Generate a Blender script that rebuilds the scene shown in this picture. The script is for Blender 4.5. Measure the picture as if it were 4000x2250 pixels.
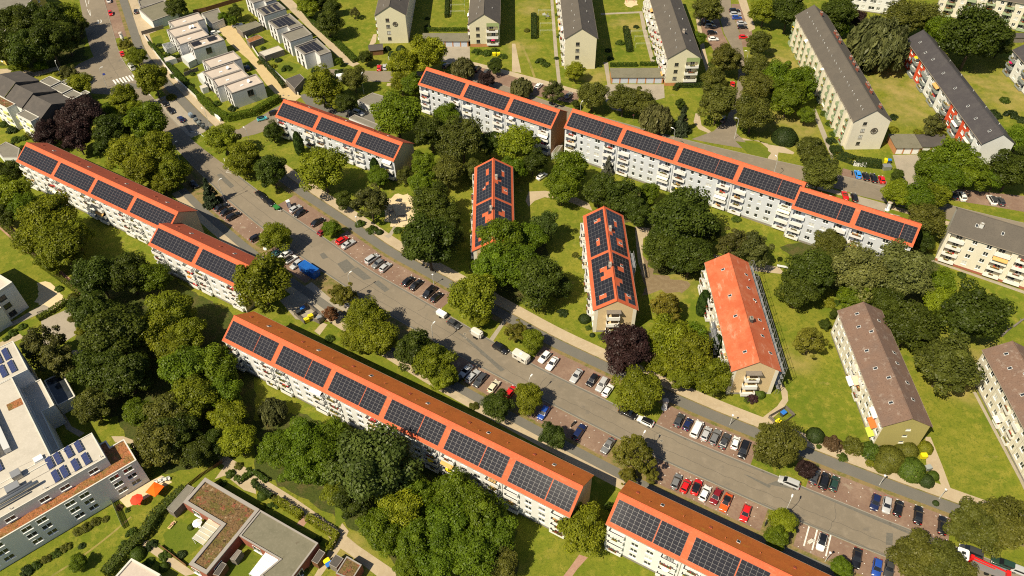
import bpy, bmesh, math, random
import numpy as np
from mathutils import Matrix, Vector, Euler

for o in list(bpy.data.objects):
    bpy.data.objects.remove(o)
sc = bpy.context.scene
COL = sc.collection
RAD = math.radians

# ------------------------------------------------------------------ camera
H = 155.0                       # drone height over the street, metres
FPX = 3043.0                    # focal length in pixels of a 4000 px wide frame
TH, ROLL = RAD(45.6), RAD(-1.07)
_c, _s, _cr, _sr = math.cos(TH), math.sin(TH), math.cos(ROLL), math.sin(ROLL)
_R, _U, _F = Vector((1, 0, 0)), Vector((0, _s, _c)), Vector((0, _c, -_s))
RX, UX = _cr * _R + _sr * _U, _cr * _U - _sr * _R
cam_d = bpy.data.cameras.new('camera')
cam = bpy.data.objects.new('camera', cam_d)
COL.objects.link(cam)
cam_d.sensor_width = 36.0
cam_d.lens = 36.0 * FPX / 4000.0
cam_d.clip_start, cam_d.clip_end = 1.0, 6000.0
mw = Matrix.Identity(4)
for i in range(3):
    mw[i][0], mw[i][1], mw[i][2] = RX[i], UX[i], -_F[i]
mw[2][3] = H
cam.matrix_world = mw
sc.camera = cam

# ------------------------------------------------------------------ daylight
SUN_AZ, SUN_EL = RAD(40.0), RAD(52.0)      # direction the shadows run (from +x), height
sun_d = bpy.data.lights.new('sun', 'SUN')
sun_d.energy, sun_d.angle, sun_d.color = 4.8, RAD(0.53), (1.0, 0.89, 0.67)
sun = bpy.data.objects.new('sun', sun_d)
COL.objects.link(sun)
sd = Vector((math.cos(SUN_AZ) * math.cos(SUN_EL), math.sin(SUN_AZ) * math.cos(SUN_EL), -math.sin(SUN_EL)))
sun.rotation_euler = sd.to_track_quat('-Z', 'Y').to_euler()
sun.location = (0, 0, 300)
world = bpy.data.worlds.new('World')
sc.world = world
world.use_nodes = True
wn = world.node_tree
sky = wn.nodes.new('ShaderNodeTexSky')
sky.sky_type = 'NISHITA'
sky.sun_disc = False
sky.sun_elevation = SUN_EL
sky.sun_rotation = math.atan2(-sd.x, -sd.y)
wn.links.new(sky.outputs[0], wn.nodes['Background'].inputs[0])
wn.nodes['Background'].inputs[1].default_value = 0.06
vs = sc.view_settings
vs.view_transform, vs.look, vs.exposure, vs.gamma = 'Standard', 'None', 0.45, 1.0
vs.use_curve_mapping = False
sc.cycles.use_denoising = False
sc.cycles.filter_width = 1.1
sc.cycles.max_bounces = 6
sc.cycles.diffuse_bounces = 3
sc.cycles.transparent_max_bounces = 6

def g(x, y, z=0.0):
    """ground position (metres) of a point surveyed on the 2576 px plan of the flight image, at height z"""
    k = 4000.0 / 2576.0
    d = RX * ((x * k - 2000) / FPX) - UX * ((y * k - 1125) / FPX) + _F
    t = (H - z) / (-d.z)
    return Vector((d.x * t, d.y * t, z))
def t(c, r, x, y):
    return (644 * c + x / 3.0, 483 * r + y / 3.0)
def gt(c, r, x, y, z=0.0):
    return g(644 * c + x / 3.0, 483 * r + y / 3.0, z)
def mpp(x, y):
    """metres per plan pixel near a plan point"""
    p = g(x, y)
    return (p - Vector((0, 0, H))).dot(_F) / FPX * (4000.0 / 2576.0)

# ------------------------------------------------------------------ materials
MATS = {}
def _n(nt, typ, **kw):
    n = nt.nodes.new(typ)
    for k, v in kw.items():
        setattr(n, k, v)
    return n
def mat(name, col, rough=0.8, spec=0.25, metal=0.0, layers=(), bump=None, world_co=False, objcol=False, brick=None):
    """principled material; layers: (scale, colour2, lo, hi[, stretch]) noise-driven blends to colour2"""
    if name in MATS:
        return MATS[name]
    m = bpy.data.materials.new(name)
    m.use_nodes = True
    nt = m.node_tree
    b = nt.nodes['Principled BSDF']
    b.inputs['Roughness'].default_value = rough
    b.inputs['Specular IOR Level'].default_value = spec
    b.inputs['Metallic'].default_value = metal
    b.inputs['Base Color'].default_value = (*col, 1)
    if world_co:
        src = _n(nt, 'ShaderNodeNewGeometry').outputs['Position']
    else:
        src = _n(nt, 'ShaderNodeTexCoord').outputs['Object']
    cur = None
    if objcol:
        cur = _n(nt, 'ShaderNodeObjectInfo').outputs['Color']
    if brick:
        bt = _n(nt, 'ShaderNodeTexBrick')
        bt.inputs['Color1'].default_value = (*col, 1)
        bt.inputs['Color2'].default_value = (*brick['c2'], 1)
        bt.inputs['Mortar'].default_value = (*brick['mortar'], 1)
        bt.inputs['Scale'].default_value = 1.0
        bt.inputs['Mortar Size'].default_value = brick.get('ms', 0.02)
        bt.inputs['Brick Width'].default_value = brick['w']
        bt.inputs['Row Height'].default_value = brick['h']
        mp = _n(nt, 'ShaderNodeMapping')
        mp.inputs['Rotation'].default_value = brick.get('rot', (0, 0, 0))
        nt.links.new(src, mp.inputs[0])
        nt.links.new(mp.outputs[0], bt.inputs['Vector'])
        cur = bt.outputs['Color']
    for i, L in enumerate(layers):
        no = _n(nt, 'ShaderNodeTexNoise')
        no.inputs['Scale'].default_value = L[0]
        no.inputs['Detail'].default_value = 6
        no.inputs['Roughness'].default_value = 0.62
        if len(L) > 4:
            mp = _n(nt, 'ShaderNodeMapping')
            mp.inputs['Scale'].default_value = L[4]
            mp.inputs['Location'].default_value = (i * 7.3, i * 3.1, 0)
            nt.links.new(src, mp.inputs[0])
            nt.links.new(mp.outputs[0], no.inputs['Vector'])
        else:
            mp = _n(nt, 'ShaderNodeMapping')
            mp.inputs['Location'].default_value = (i * 17.3, i * 5.1, i * 2.0)
            nt.links.new(src, mp.inputs[0])
            nt.links.new(mp.outputs[0], no.inputs['Vector'])
        mr = _n(nt, 'ShaderNodeMapRange')
        mr.inputs['From Min'].default_value = L[2]
        mr.inputs['From Max'].default_value = L[3]
        nt.links.new(no.outputs['Fac'], mr.inputs['Value'])
        mx = _n(nt, 'ShaderNodeMix', data_type='RGBA')
        nt.links.new(mr.outputs[0], mx.inputs['Factor'])
        if cur is None:
            mx.inputs['A'].default_value = (*col, 1)
        else:
            nt.links.new(cur, mx.inputs['A'])
        mx.inputs['B'].default_value = (*L[1], 1)
        cur = mx.outputs['Result']
    if cur is not None:
        nt.links.new(cur, b.inputs['Base Color'])
    if bump:
        no = _n(nt, 'ShaderNodeTexNoise')
        no.inputs['Scale'].default_value = bump[0]
        no.inputs['Detail'].default_value = 4
        nt.links.new(src, no.inputs['Vector'])
        bp = _n(nt, 'ShaderNodeBump')
        bp.inputs['Strength'].default_value = bump[1]
        bp.inputs['Distance'].default_value = bump[2]
        nt.links.new(no.outputs['Fac'], bp.inputs['Height'])
        nt.links.new(bp.outputs[0], b.inputs['Normal'])
    MATS[name] = m
    return m

def sc3(c, k):
    return tuple(min(1.0, v * k) for v in c)
GR = (0.142, 0.168, 0.015)
DRY_SPOTS = [(g(1970, 170), 22), (g(2275, 215), 20), (g(2290, 270), 16), (g(2515, 230), 22), (g(1985, 320), 16), (g(1310, 120), 9), (g(1690, 715), 9), (g(2450, 900), 12), (g(1500, 190), 8), (g(1340, 20), 10), (g(1580, 60), 10), (g(885, 1400), 7), (g(2010, 900), 7), (g(2420, 960), 10), (g(100, 560), 12)]
def grass_mat():
    m = mat('grass', GR, 0.95, 0.1, world_co=True, bump=(3.0, 0.5, 0.15), layers=(
        (0.035, (0.245, 0.222, 0.030), 0.45, 0.70), (0.11, (0.100, 0.145, 0.011), 0.46, 0.72),
        (0.45, (0.245, 0.225, 0.033), 0.48, 0.68), (1.6, (0.095, 0.125, 0.012), 0.50, 0.70), (5.0, (0.075, 0.100, 0.012), 0.5, 0.72), (0.22, (0.30, 0.235, 0.085), 0.64, 0.82)))
    nt = m.node_tree
    bs = nt.nodes['Principled BSDF']
    cur = bs.inputs['Base Color'].links[0].from_socket
    pos = _n(nt, 'ShaderNodeNewGeometry').outputs['Position']
    no = _n(nt, 'ShaderNodeTexNoise')
    no.inputs['Scale'].default_value = 0.16
    no.inputs['Detail'].default_value = 6
    nt.links.new(pos, no.inputs['Vector'])
    no2 = _n(nt, 'ShaderNodeTexNoise')
    no2.inputs['Scale'].default_value = 1.1
    no2.inputs['Detail'].default_value = 5
    nt.links.new(pos, no2.inputs['Vector'])
    tot = None
    for c, r in DRY_SPOTS:
        d = _n(nt, 'ShaderNodeVectorMath', operation='DISTANCE')
        nt.links.new(pos, d.inputs[0])
        d.inputs[1].default_value = (c.x, c.y, 0)
        mr = _n(nt, 'ShaderNodeMapRange', interpolation_type='SMOOTHSTEP')
        mr.inputs['From Min'].default_value = r
        mr.inputs['From Max'].default_value = r * .25
        nt.links.new(d.outputs['Value'], mr.inputs['Value'])
        if tot is None:
            tot = mr.outputs[0]
        else:
            mx = _n(nt, 'ShaderNodeMath', operation='MAXIMUM')
            nt.links.new(tot, mx.inputs[0])
            nt.links.new(mr.outputs[0], mx.inputs[1])
            tot = mx.outputs[0]
    k = _n(nt, 'ShaderNodeMath', operation='MULTIPLY_ADD')
    nt.links.new(no.outputs['Fac'], k.inputs[0])
    k.inputs[1].default_value = 2.6
    k.inputs[2].default_value = -0.85
    f = _n(nt, 'ShaderNodeMath', operation='MULTIPLY', use_clamp=True)
    nt.links.new(tot, f.inputs[0])
    nt.links.new(k.outputs[0], f.inputs[1])
    dry = _n(nt, 'ShaderNodeMix', data_type='RGBA')
    nt.links.new(no2.outputs['Fac'], dry.inputs['Factor'])
    dry.inputs['A'].default_value = (.24, .20, .05, 1)
    dry.inputs['B'].default_value = (.40, .29, .12, 1)
    mm = _n(nt, 'ShaderNodeMix', data_type='RGBA')
    nt.links.new(f.outputs[0], mm.inputs['Factor'])
    nt.links.new(cur, mm.inputs['A'])
    nt.links.new(dry.outputs['Result'], mm.inputs['B'])
    nt.links.new(mm.outputs['Result'], bs.inputs['Base Color'])
grass_mat()
mat('lawn', (0.10, 0.135, 0.012), 0.95, 0.1, world_co=True, bump=(4.0, 0.5, 0.12), layers=(
    (0.12, (0.14, 0.16, 0.02), 0.45, 0.7), (1.3, (0.065, 0.10, 0.01), 0.5, 0.75), (5.0, (0.15, 0.16, 0.03), 0.5, 0.75)))
mat('dry_grass', (0.27, 0.22, 0.065), 0.95, 0.1, world_co=True, bump=(4.0, 0.5, 0.1), layers=(
    (0.12, (0.15, 0.16, 0.03), 0.45, 0.66), (0.8, (0.33, 0.25, 0.11), 0.5, 0.75), (5.0, (0.2, 0.17, 0.05), 0.5, 0.75)))
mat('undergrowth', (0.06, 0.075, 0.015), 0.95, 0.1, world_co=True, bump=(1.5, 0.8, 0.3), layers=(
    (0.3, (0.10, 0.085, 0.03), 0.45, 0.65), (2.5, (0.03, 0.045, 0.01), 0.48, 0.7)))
mat('asphalt', (0.232, 0.192, 0.140), 0.9, 0.2, world_co=True, bump=(9.0, 0.3, 0.02), layers=(
    (0.05, (0.190, 0.158, 0.116), 0.42, 0.66), (0.5, (0.268, 0.222, 0.165), 0.5, 0.8), (7.0, (0.155, 0.14, 0.12), 0.5, 0.8),
    (0.25, (0.14, 0.125, 0.105), 0.62, 0.78)))
mat('asphalt_dark', (0.15, 0.14, 0.118), 0.9, 0.2, world_co=True, layers=(
    (0.3, (0.17, 0.155, 0.13), 0.45, 0.7), (6.0, (0.10, 0.097, 0.087), 0.5, 0.8)))
mat('patch', (0.125, 0.118, 0.10), 0.92, 0.2, world_co=True, layers=((2.0, (0.17, 0.155, 0.13), 0.4, 0.75),))
mat('pavers_red', (0.235, 0.145, 0.100), 0.9, 0.2, world_co=True, layers=(
    (0.15, (0.29, 0.200, 0.145), 0.45, 0.7), (1.8, (0.185, 0.115, 0.082), 0.48, 0.75), (0.4, (0.33, 0.27, 0.20), 0.6, 0.8)),
    brick=dict(c2=(0.21, 0.125, 0.09), mortar=(0.18, 0.135, 0.105), w=0.5, h=0.25, ms=0.03, rot=(0, 0, 0.6)))
mat('beige_path', (0.43, 0.345, 0.23), 0.95, 0.15, world_co=True, layers=(
    (0.25, (0.37, 0.29, 0.19), 0.45, 0.7), (1.2, (0.47, 0.39, 0.28), 0.5, 0.8), (4.0, (0.33, 0.27, 0.18), 0.55, 0.8), (0.12, (0.30, 0.26, 0.18), 0.6, 0.75)))
mat('gravel_lane', (0.50, 0.38, 0.20), 0.95, 0.15, world_co=True, layers=((0.4, (0.44, 0.33, 0.17), 0.45, 0.7), (5.0, (0.56, 0.44, 0.26), 0.5, 0.8)))
mat('concrete', (0.33, 0.285, 0.22), 0.9, 0.2, world_co=True, layers=((0.3, (0.27, 0.235, 0.18), 0.45, 0.7), (2.5, (0.38, 0.33, 0.26), 0.5, 0.8)))
mat('verge', (0.22, 0.16, 0.07), 0.95, 0.1, world_co=True, layers=((0.5, (0.12, 0.125, 0.03), 0.45, 0.6), (2.5, (0.28, 0.2, 0.1), 0.5, 0.75)))
mat('sand', (0.62, 0.49, 0.30), 0.95, 0.1, world_co=True, layers=((0.5, (0.54, 0.42, 0.25), 0.45, 0.7), (3.0, (0.66, 0.53, 0.35), 0.5, 0.8)))
mat('red_path', (0.36, 0.21, 0.15), 0.95, 0.1, world_co=True, layers=((0.6, (0.42, 0.27, 0.19), 0.45, 0.7), (3.0, (0.28, 0.165, 0.12), 0.5, 0.75)))
mat('soil', (0.20, 0.145, 0.085), 0.95, 0.1, world_co=True, layers=((0.8, (0.26, 0.20, 0.12), 0.45, 0.7), (4.0, (0.13, 0.10, 0.06), 0.5, 0.75)))
mat('kerb', (0.27, 0.24, 0.195), 0.9, 0.2, world_co=True, layers=((1.5, (0.28, 0.26, 0.22), 0.4, 0.7),))
mat('road_paint', (0.72, 0.71, 0.66), 0.8, 0.2, world_co=True, layers=((3.0, (0.45, 0.42, 0.36), 0.52, 0.75),))

RT = (1, 0.12, 1)
mat('roof_orange', (0.57, 0.118, 0.046), 0.75, 0.2, layers=(
    (0.25, (0.47, 0.10, 0.042), 0.42, 0.66), (2.5, (0.63, 0.155, 0.07), 0.5, 0.76), (5.0, (0.38, 0.075, 0.032), 0.54, 0.74), (0.9, (0.46, 0.17, 0.09), 0.58, 0.76, (1, .25, 1))), bump=(6.0, 0.3, 0.04))
mat('roof_orange_old', (0.49, 0.135, 0.030), 0.9, 0.15, layers=(
    (0.35, (0.38, 0.11, 0.025), 0.42, 0.68), (2.0, (0.54, 0.175, 0.035), 0.5, 0.78), (4.0, (0.33, 0.085, 0.02), 0.54, 0.78), (0.8, (0.48, 0.22, 0.03), 0.6, 0.75)), bump=(6.0, 0.5, 0.06))
mat('roof_brown_red', (0.36, 0.085, 0.045), 0.9, 0.15, layers=(
    (0.4, (0.30, 0.07, 0.04), 0.45, 0.7), (3.0, (0.42, 0.105, 0.055), 0.5, 0.78), (5.0, (0.22, 0.055, 0.035), 0.55, 0.8)), bump=(6.0, 0.4, 0.05))
mat('roof_terracotta', (0.48, 0.118, 0.050), 0.85, 0.2, layers=(
    (0.35, (0.52, 0.165, 0.08), 0.42, 0.66), (0.8, (0.64, 0.33, 0.22), 0.56, 0.74, (1, .3, 1)), (0.25, (0.44, 0.095, 0.04), 0.5, 0.7), (4.0, (0.44, 0.08, 0.025), 0.54, 0.78)), bump=(6.0, 0.4, 0.05))
mat('roof_grey', (0.108, 0.094, 0.078), 0.9, 0.2, layers=((0.3, (0.125, 0.108, 0.088), 0.45, 0.7), (3.5, (0.08, 0.07, 0.06), 0.5, 0.75)), bump=(7.0, 0.4, 0.05))
mat('roof_dark', (0.062, 0.055, 0.056), 0.6, 0.4, layers=((0.4, (0.08, 0.072, 0.07), 0.45, 0.7), (4.0, (0.045, 0.04, 0.042), 0.5, 0.75)), bump=(7.0, 0.5, 0.06))
mat('roof_moss', (0.195, 0.125, 0.092), 0.95, 0.1, layers=((0.3, (0.165, 0.115, 0.092), 0.45, 0.7), (0.7, (0.31, 0.25, 0.205), 0.56, 0.74),
    (3.5, (0.125, 0.078, 0.058), 0.5, 0.72), (0.9, (0.27, 0.21, 0.15), 0.66, 0.78, (1, 0.3, 1))), bump=(6.0, 0.5, 0.06))
mat('roof_slate', (0.085, 0.075, 0.068), 0.85, 0.25, layers=((0.4, (0.11, 0.095, 0.083), 0.45, 0.7), (4.0, (0.065, 0.058, 0.052), 0.5, 0.75)))
def wallm(name, c):
    return mat(name, c, 0.9, 0.15, layers=((0.35, sc3(c, 0.90), 0.45, 0.75, (1, 1, .5)), (3.0, sc3(c, 1.06), 0.5, 0.8), (1.1, sc3(c, 0.80), 0.64, 0.85, (1.5, 1.5, .25))))
wallm('wall_white', (0.70, 0.70, 0.68))
wallm('wall_bluegrey', (0.56, 0.585, 0.63))
wallm('wall_cream', (0.64, 0.595, 0.42))
wallm('wall_ivory', (0.68, 0.635, 0.52))
wallm('wall_beige', (0.60, 0.46, 0.265))
wallm('wall_olive', (0.42, 0.365, 0.13))
wallm('wall_brown', (0.42, 0.255, 0.14))
wallm('wall_yellow', (0.52, 0.42, 0.10))
wallm('wall_red', (0.62, 0.085, 0.035))
wallm('wall_green', (0.30, 0.37, 0.16))
wallm('wall_modern', (0.70, 0.69, 0.68))
wallm('wall_lime', (0.55, 0.56, 0.20))
mat('brick_red', (0.34, 0.12, 0.08), 0.9, 0.1, layers=((2.0, (0.26, 0.09, 0.06), 0.4, 0.7),))
mat('brick_orange', (0.50, 0.24, 0.11), 0.9, 0.1, layers=((2.0, (0.42, 0.19, 0.09), 0.4, 0.7),))
mat('plinth', (0.27, 0.25, 0.22), 0.9, 0.1, layers=((1.5, (0.2, 0.18, 0.16), 0.4, 0.7),))
mat('balcony_white', (0.76, 0.75, 0.72), 0.7, 0.3, layers=((1.0, (0.66, 0.65, 0.62), 0.5, 0.8),))
mat('balcony_green', (0.33, 0.40, 0.25), 0.6, 0.3, layers=((1.0, (0.28, 0.34, 0.21), 0.5, 0.8),))
mat('balcony_grey', (0.27, 0.30, 0.29), 0.6, 0.3, layers=((1.0, (0.22, 0.25, 0.24), 0.5, 0.8),))
mat('balcony_cream', (0.66, 0.63, 0.50), 0.7, 0.3)
mat('frame_white', (0.80, 0.80, 0.78), 0.5, 0.4)
mat('frame_dark', (0.09, 0.075, 0.06), 0.5, 0.4)
mat('glass_dark', (0.022, 0.026, 0.03), 0.08, 0.6, layers=((0.6, (0.05, 0.055, 0.06), 0.4, 0.7),))
mat('glass_mid', (0.12, 0.125, 0.125), 0.1, 0.6, layers=((0.8, (0.25, 0.25, 0.23), 0.45, 0.6),))
mat('blind', (0.55, 0.55, 0.52), 0.6, 0.4)
mat('gutter', (0.36, 0.30, 0.235), 0.5, 0.4)
mat('zinc', (0.42, 0.42, 0.41), 0.4, 0.5, 0.6)
mat('panel_cell', (0.020, 0.020, 0.026), 0.06, 0.25, layers=((0.7, (0.032, 0.031, 0.037), 0.4, 0.7),))
mat('panel_blue', (0.03, 0.04, 0.11), 0.06, 0.25, layers=((1.5, (0.045, 0.06, 0.15), 0.4, 0.7),))
mat('panel_rim', (0.19, 0.18, 0.18), 0.4, 0.4)
mat('chimney_brick', (0.33, 0.10, 0.065), 0.9, 0.1, layers=((3.0, (0.22, 0.07, 0.05), 0.4, 0.7),))
mat('metal_light', (0.6, 0.6, 0.58), 0.45, 0.4)
mat('roof_flat_light', (0.50, 0.425, 0.36), 0.95, 0.1, layers=((0.3, (0.45, 0.38, 0.32), 0.42, 0.7), (2.5, (0.56, 0.48, 0.41), 0.5, 0.8), (0.8, (0.36, 0.27, 0.20), 0.66, 0.8)))
mat('roof_flat_white', (0.50, 0.455, 0.385), 0.9, 0.1, layers=((0.3, (0.44, 0.40, 0.335), 0.42, 0.7), (2.0, (0.56, 0.51, 0.44), 0.5, 0.8), (0.9, (0.36, 0.30, 0.24), 0.64, 0.8)))
mat('roof_felt', (0.185, 0.17, 0.12), 0.95, 0.1, layers=((0.35, (0.155, 0.145, 0.10), 0.42, 0.7), (2.0, (0.225, 0.205, 0.15), 0.5, 0.8), (0.8, (0.13, 0.11, 0.075), 0.62, 0.75)))
mat('roof_felt_grey', (0.20, 0.185, 0.15), 0.95, 0.1, layers=((0.4, (0.165, 0.15, 0.125), 0.42, 0.7), (3.0, (0.235, 0.215, 0.175), 0.5, 0.8)))
mat('roof_sedum', (0.17, 0.105, 0.05), 0.95, 0.05, bump=(3.0, 1.0, 0.25), layers=((0.35, (0.12, 0.10, 0.03), 0.46, 0.58), (0.9, (0.27, 0.075, 0.05), 0.54, 0.66), (1.8, (0.055, 0.035, 0.02), 0.52, 0.64), (0.7, (0.38, 0.28, 0.17), 0.60, 0.70), (4.0, (0.30, 0.20, 0.11), 0.56, 0.70)))
mat('roof_sedum_red', (0.32, 0.13, 0.055), 0.95, 0.05, bump=(3.0, 1.0, 0.25), layers=((0.35, (0.20, 0.13, 0.04), 0.46, 0.58), (0.9, (0.45, 0.14, 0.07), 0.54, 0.66), (1.8, (0.14, 0.065, 0.03), 0.52, 0.64), (4.0, (0.42, 0.25, 0.14), 0.56, 0.70)))
mat('parapet_grey', (0.31, 0.28, 0.25), 0.7, 0.3)
mat('parapet_white', (0.60, 0.575, 0.51), 0.7, 0.3)
mat('wood_grey', (0.22, 0.19, 0.16), 0.9, 0.1, layers=((2.0, (0.16, 0.14, 0.12), 0.4, 0.7),))
mat('wood_brown', (0.20, 0.10, 0.05), 0.9, 0.1, layers=((2.0, (0.14, 0.07, 0.035), 0.4, 0.7),))
mat('bark', (0.10, 0.078, 0.055), 0.95, 0.1, layers=((1.5, (0.06, 0.048, 0.035), 0.4, 0.7),))
cp = mat('car_paint', (0.5, 0.5, 0.5), 0.3, 0.5, objcol=True)
cp.node_tree.nodes['Principled BSDF'].inputs['Coat Weight'].default_value = 0.8
cp.node_tree.nodes['Principled BSDF'].inputs['Coat Roughness'].default_value = 0.06
mat('car_glass', (0.012, 0.014, 0.017), 0.05, 0.7)
mat('tyre', (0.018, 0.018, 0.018), 0.8, 0.2)
mat('rim_alloy', (0.45, 0.45, 0.46), 0.35, 0.5, 0.7)
mat('lamp_white', (0.85, 0.85, 0.82), 0.3, 0.5)
mat('tail_red', (0.45, 0.015, 0.012), 0.3, 0.5)
mat('plastic', (0.5, 0.5, 0.5), 0.5, 0.4, objcol=True)
mat('fabric', (0.5, 0.5, 0.5), 0.9, 0.1, objcol=True)
mat('lamp_post', (0.55, 0.55, 0.52), 0.5, 0.4)
mat('rust', (0.30, 0.06, 0.03), 0.8, 0.2)

def leaf_mat():
    m = bpy.data.materials.new('leaves')
    m.use_nodes = True
    nt = m.node_tree
    nt.nodes.remove(nt.nodes['Principled BSDF'])
    out = nt.nodes['Material Output']
    oi = _n(nt, 'ShaderNodeObjectInfo')
    at = _n(nt, 'ShaderNodeAttribute', attribute_name='tint')
    hs = _n(nt, 'ShaderNodeHueSaturation')
    mr = _n(nt, 'ShaderNodeMapRange')
    mr.inputs['To Min'].default_value = 0.45
    mr.inputs['To Max'].default_value = 1.62
    nt.links.new(at.outputs['Fac'], mr.inputs['Value'])
    mh = _n(nt, 'ShaderNodeMapRange')
    mh.inputs['To Min'].default_value = 0.512
    mh.inputs['To Max'].default_value = 0.49
    nt.links.new(at.outputs['Fac'], mh.inputs['Value'])
    nt.links.new(oi.outputs['Color'], hs.inputs['Color'])
    nt.links.new(mr.outputs[0], hs.inputs['Value'])
    nt.links.new(mh.outputs[0], hs.inputs['Hue'])
    df = _n(nt, 'ShaderNodeBsdfDiffuse')
    tr = _n(nt, 'ShaderNodeBsdfTranslucent')
    nt.links.new(hs.outputs[0], df.inputs[0])
    nt.links.new(hs.outputs[0], tr.inputs[0])
    mx = _n(nt, 'ShaderNodeMixShader')
    mx.inputs[0].default_value = 0.36
    nt.links.new(df.outputs[0], mx.inputs[1])
    nt.links.new(tr.outputs[0], mx.inputs[2])
    gl = _n(nt, 'ShaderNodeBsdfGlossy')
    gl.inputs['Roughness'].default_value = 0.45
    m2 = _n(nt, 'ShaderNodeMixShader')
    m2.inputs[0].default_value = 0.012
    nt.links.new(mx.outputs[0], m2.inputs[1])
    nt.links.new(gl.outputs[0], m2.inputs[2])
    nt.links.new(m2.outputs[0], out.inputs['Surface'])
    MATS['leaves'] = m
leaf_mat()

# ------------------------------------------------------------------ mesh helpers
class MB:
    def __init__(s):
        s.v, s.f, s.m = [], [], []
    def face(s, pts, mi=0):
        i = len(s.v)
        s.v += [tuple(p) for p in pts]
        s.f.append(tuple(range(i, i + len(pts))))
        s.m.append(mi)
    def box(s, x0, x1, y0, y1, z0, z1, mi=0, top=None):
        i = len(s.v)
        s.v += [(x0, y0, z0), (x1, y0, z0), (x1, y1, z0), (x0, y1, z0), (x0, y0, z1), (x1, y0, z1), (x1, y1, z1), (x0, y1, z1)]
        for q, fm in (((0, 3, 2, 1), mi), ((4, 5, 6, 7), mi if top is None else top), ((0, 1, 5, 4), mi), ((1, 2, 6, 5), mi), ((2, 3, 7, 6), mi), ((3, 0, 4, 7), mi)):
            s.f.append(tuple(i + k for k in q))
            s.m.append(fm)
    def obox(s, c, hx, hy, z0, z1, ang=0.0, mi=0, top=None):
        a, b = math.cos(ang), math.sin(ang)
        i = len(s.v)
        for z in (z0, z1):
            for sx, sy in ((-1, -1), (1, -1), (1, 1), (-1, 1)):
                s.v.append((c[0] + sx * hx * a - sy * hy * b, c[1] + sx * hx * b + sy * hy * a, z))
        for q, fm in (((0, 3, 2, 1), mi), ((4, 5, 6, 7), mi if top is None else top), ((0, 1, 5, 4), mi), ((1, 2, 6, 5), mi), ((2, 3, 7, 6), mi), ((3, 0, 4, 7), mi)):
            s.f.append(tuple(i + k for k in q))
            s.m.append(fm)
    def prism(s, poly, z0, z1, mi=0, top=None, bottom=False):
        n = len(poly)
        for k in range(n):
            a, b = poly[k], poly[(k + 1) % n]
            s.face([(a[0], a[1], z0), (b[0], b[1], z0), (b[0], b[1], z1), (a[0], a[1], z1)], mi)
        s.face([(p[0], p[1], z1) for p in poly], mi if top is None else top)
        if bottom:
            s.face([(p[0], p[1], z0) for p in reversed(poly)], mi)
    def tube(s, p0, p1, r0, r1=None, n=8, mi=0, cap=True):
        r1 = r0 if r1 is None else r1
        p0, p1 = Vector(p0), Vector(p1)
        d = (p1 - p0).normalized()
        u = d.orthogonal().normalized()
        w = d.cross(u)
        i = len(s.v)
        for p, r in ((p0, r0), (p1, r1)):
            for k in range(n):
                a = 2 * math.pi * k / n
                s.v.append(tuple(p + u * (r * math.cos(a)) + w * (r * math.sin(a))))
        for k in range(n):
            s.f.append((i + k, i + (k + 1) % n, i + n + (k + 1) % n, i + n + k))
            s.m.append(mi)
        if cap:
            s.f.append(tuple(i + n + k for k in range(n)))
            s.m.append(mi)
            s.f.append(tuple(i + k for k in reversed(range(n))))
            s.m.append(mi)
    def lathe(s, prof, n=12, mi=0, c=(0, 0)):
        i = len(s.v)
        for r, z in prof:
            for k in range(n):
                a = 2 * math.pi * k / n
                s.v.append((c[0] + r * math.cos(a), c[1] + r * math.sin(a), z))
        for j in range(len(prof) - 1):
            for k in range(n):
                s.f.append((i + j * n + k, i + j * n + (k + 1) % n, i + (j + 1) * n + (k + 1) % n, i + (j + 1) * n + k))
                s.m.append(mi)
    def mesh(s, name, mats, smooth=False):
        me = bpy.data.meshes.new(name)
        me.from_pydata(s.v, [], s.f)
        for x in (mats if isinstance(mats, (list, tuple)) else [mats]):
            me.materials.append(MATS[x] if isinstance(x, str) else x)
        me.polygons.foreach_set('material_index', s.m)
        if smooth:
            me.polygons.foreach_set('use_smooth', [True] * len(s.f))
        me.update()
        return me

MESHES = {}
def cached(key, fn):
    if key not in MESHES:
        MESHES[key] = fn()
    return MESHES[key]
def ob(name, me, parent=None, loc=(0, 0, 0), rot=None, scale=None, color=None):
    o = bpy.data.objects.new(name, me)
    COL.objects.link(o)
    o.location = loc
    if rot is not None:
        o.rotation_euler = rot if not isinstance(rot, (int, float)) else (0, 0, rot)
    if scale is not None:
        o.scale = scale
    if parent is not None:
        o.parent = parent
    if color is not None:
        o.color = (*color, 1)
    return o
def tag(o, label, cat, group=None):
    o['label'], o['category'] = label, cat
    if group:
        o['group'] = group
    return o
def thing(name, label, cat, loc=(0, 0, 0), rot=0.0, group=None):
    return tag(ob(name, None, None, loc, rot), label, cat, group)
def structure(name, me, z=0.0):
    o = ob(name, me, None, (0, 0, z))
    o['kind'] = 'structure'
    return o
ORD = ['first', 'second', 'third', 'fourth', 'fifth', 'sixth', 'seventh', 'eighth', 'ninth', 'tenth', 'eleventh', 'twelfth', 'thirteenth', 'fourteenth',
       'fifteenth', 'sixteenth', 'seventeenth', 'eighteenth', 'nineteenth', 'twentieth', 'twenty-first', 'twenty-second', 'twenty-third', 'twenty-fourth', 'twenty-fifth']
def ordinal(i, n):
    if n == 1:
        return ''
    if i == 0:
        return 'leftmost'
    if i == n - 1:
        return 'rightmost'
    return ORD[i] + ' from left'
def ccw(poly):
    a = sum(p[0] * q[1] - q[0] * p[1] for p, q in zip(poly, poly[1:] + poly[:1]))
    return poly if a > 0 else poly[::-1]
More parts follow.
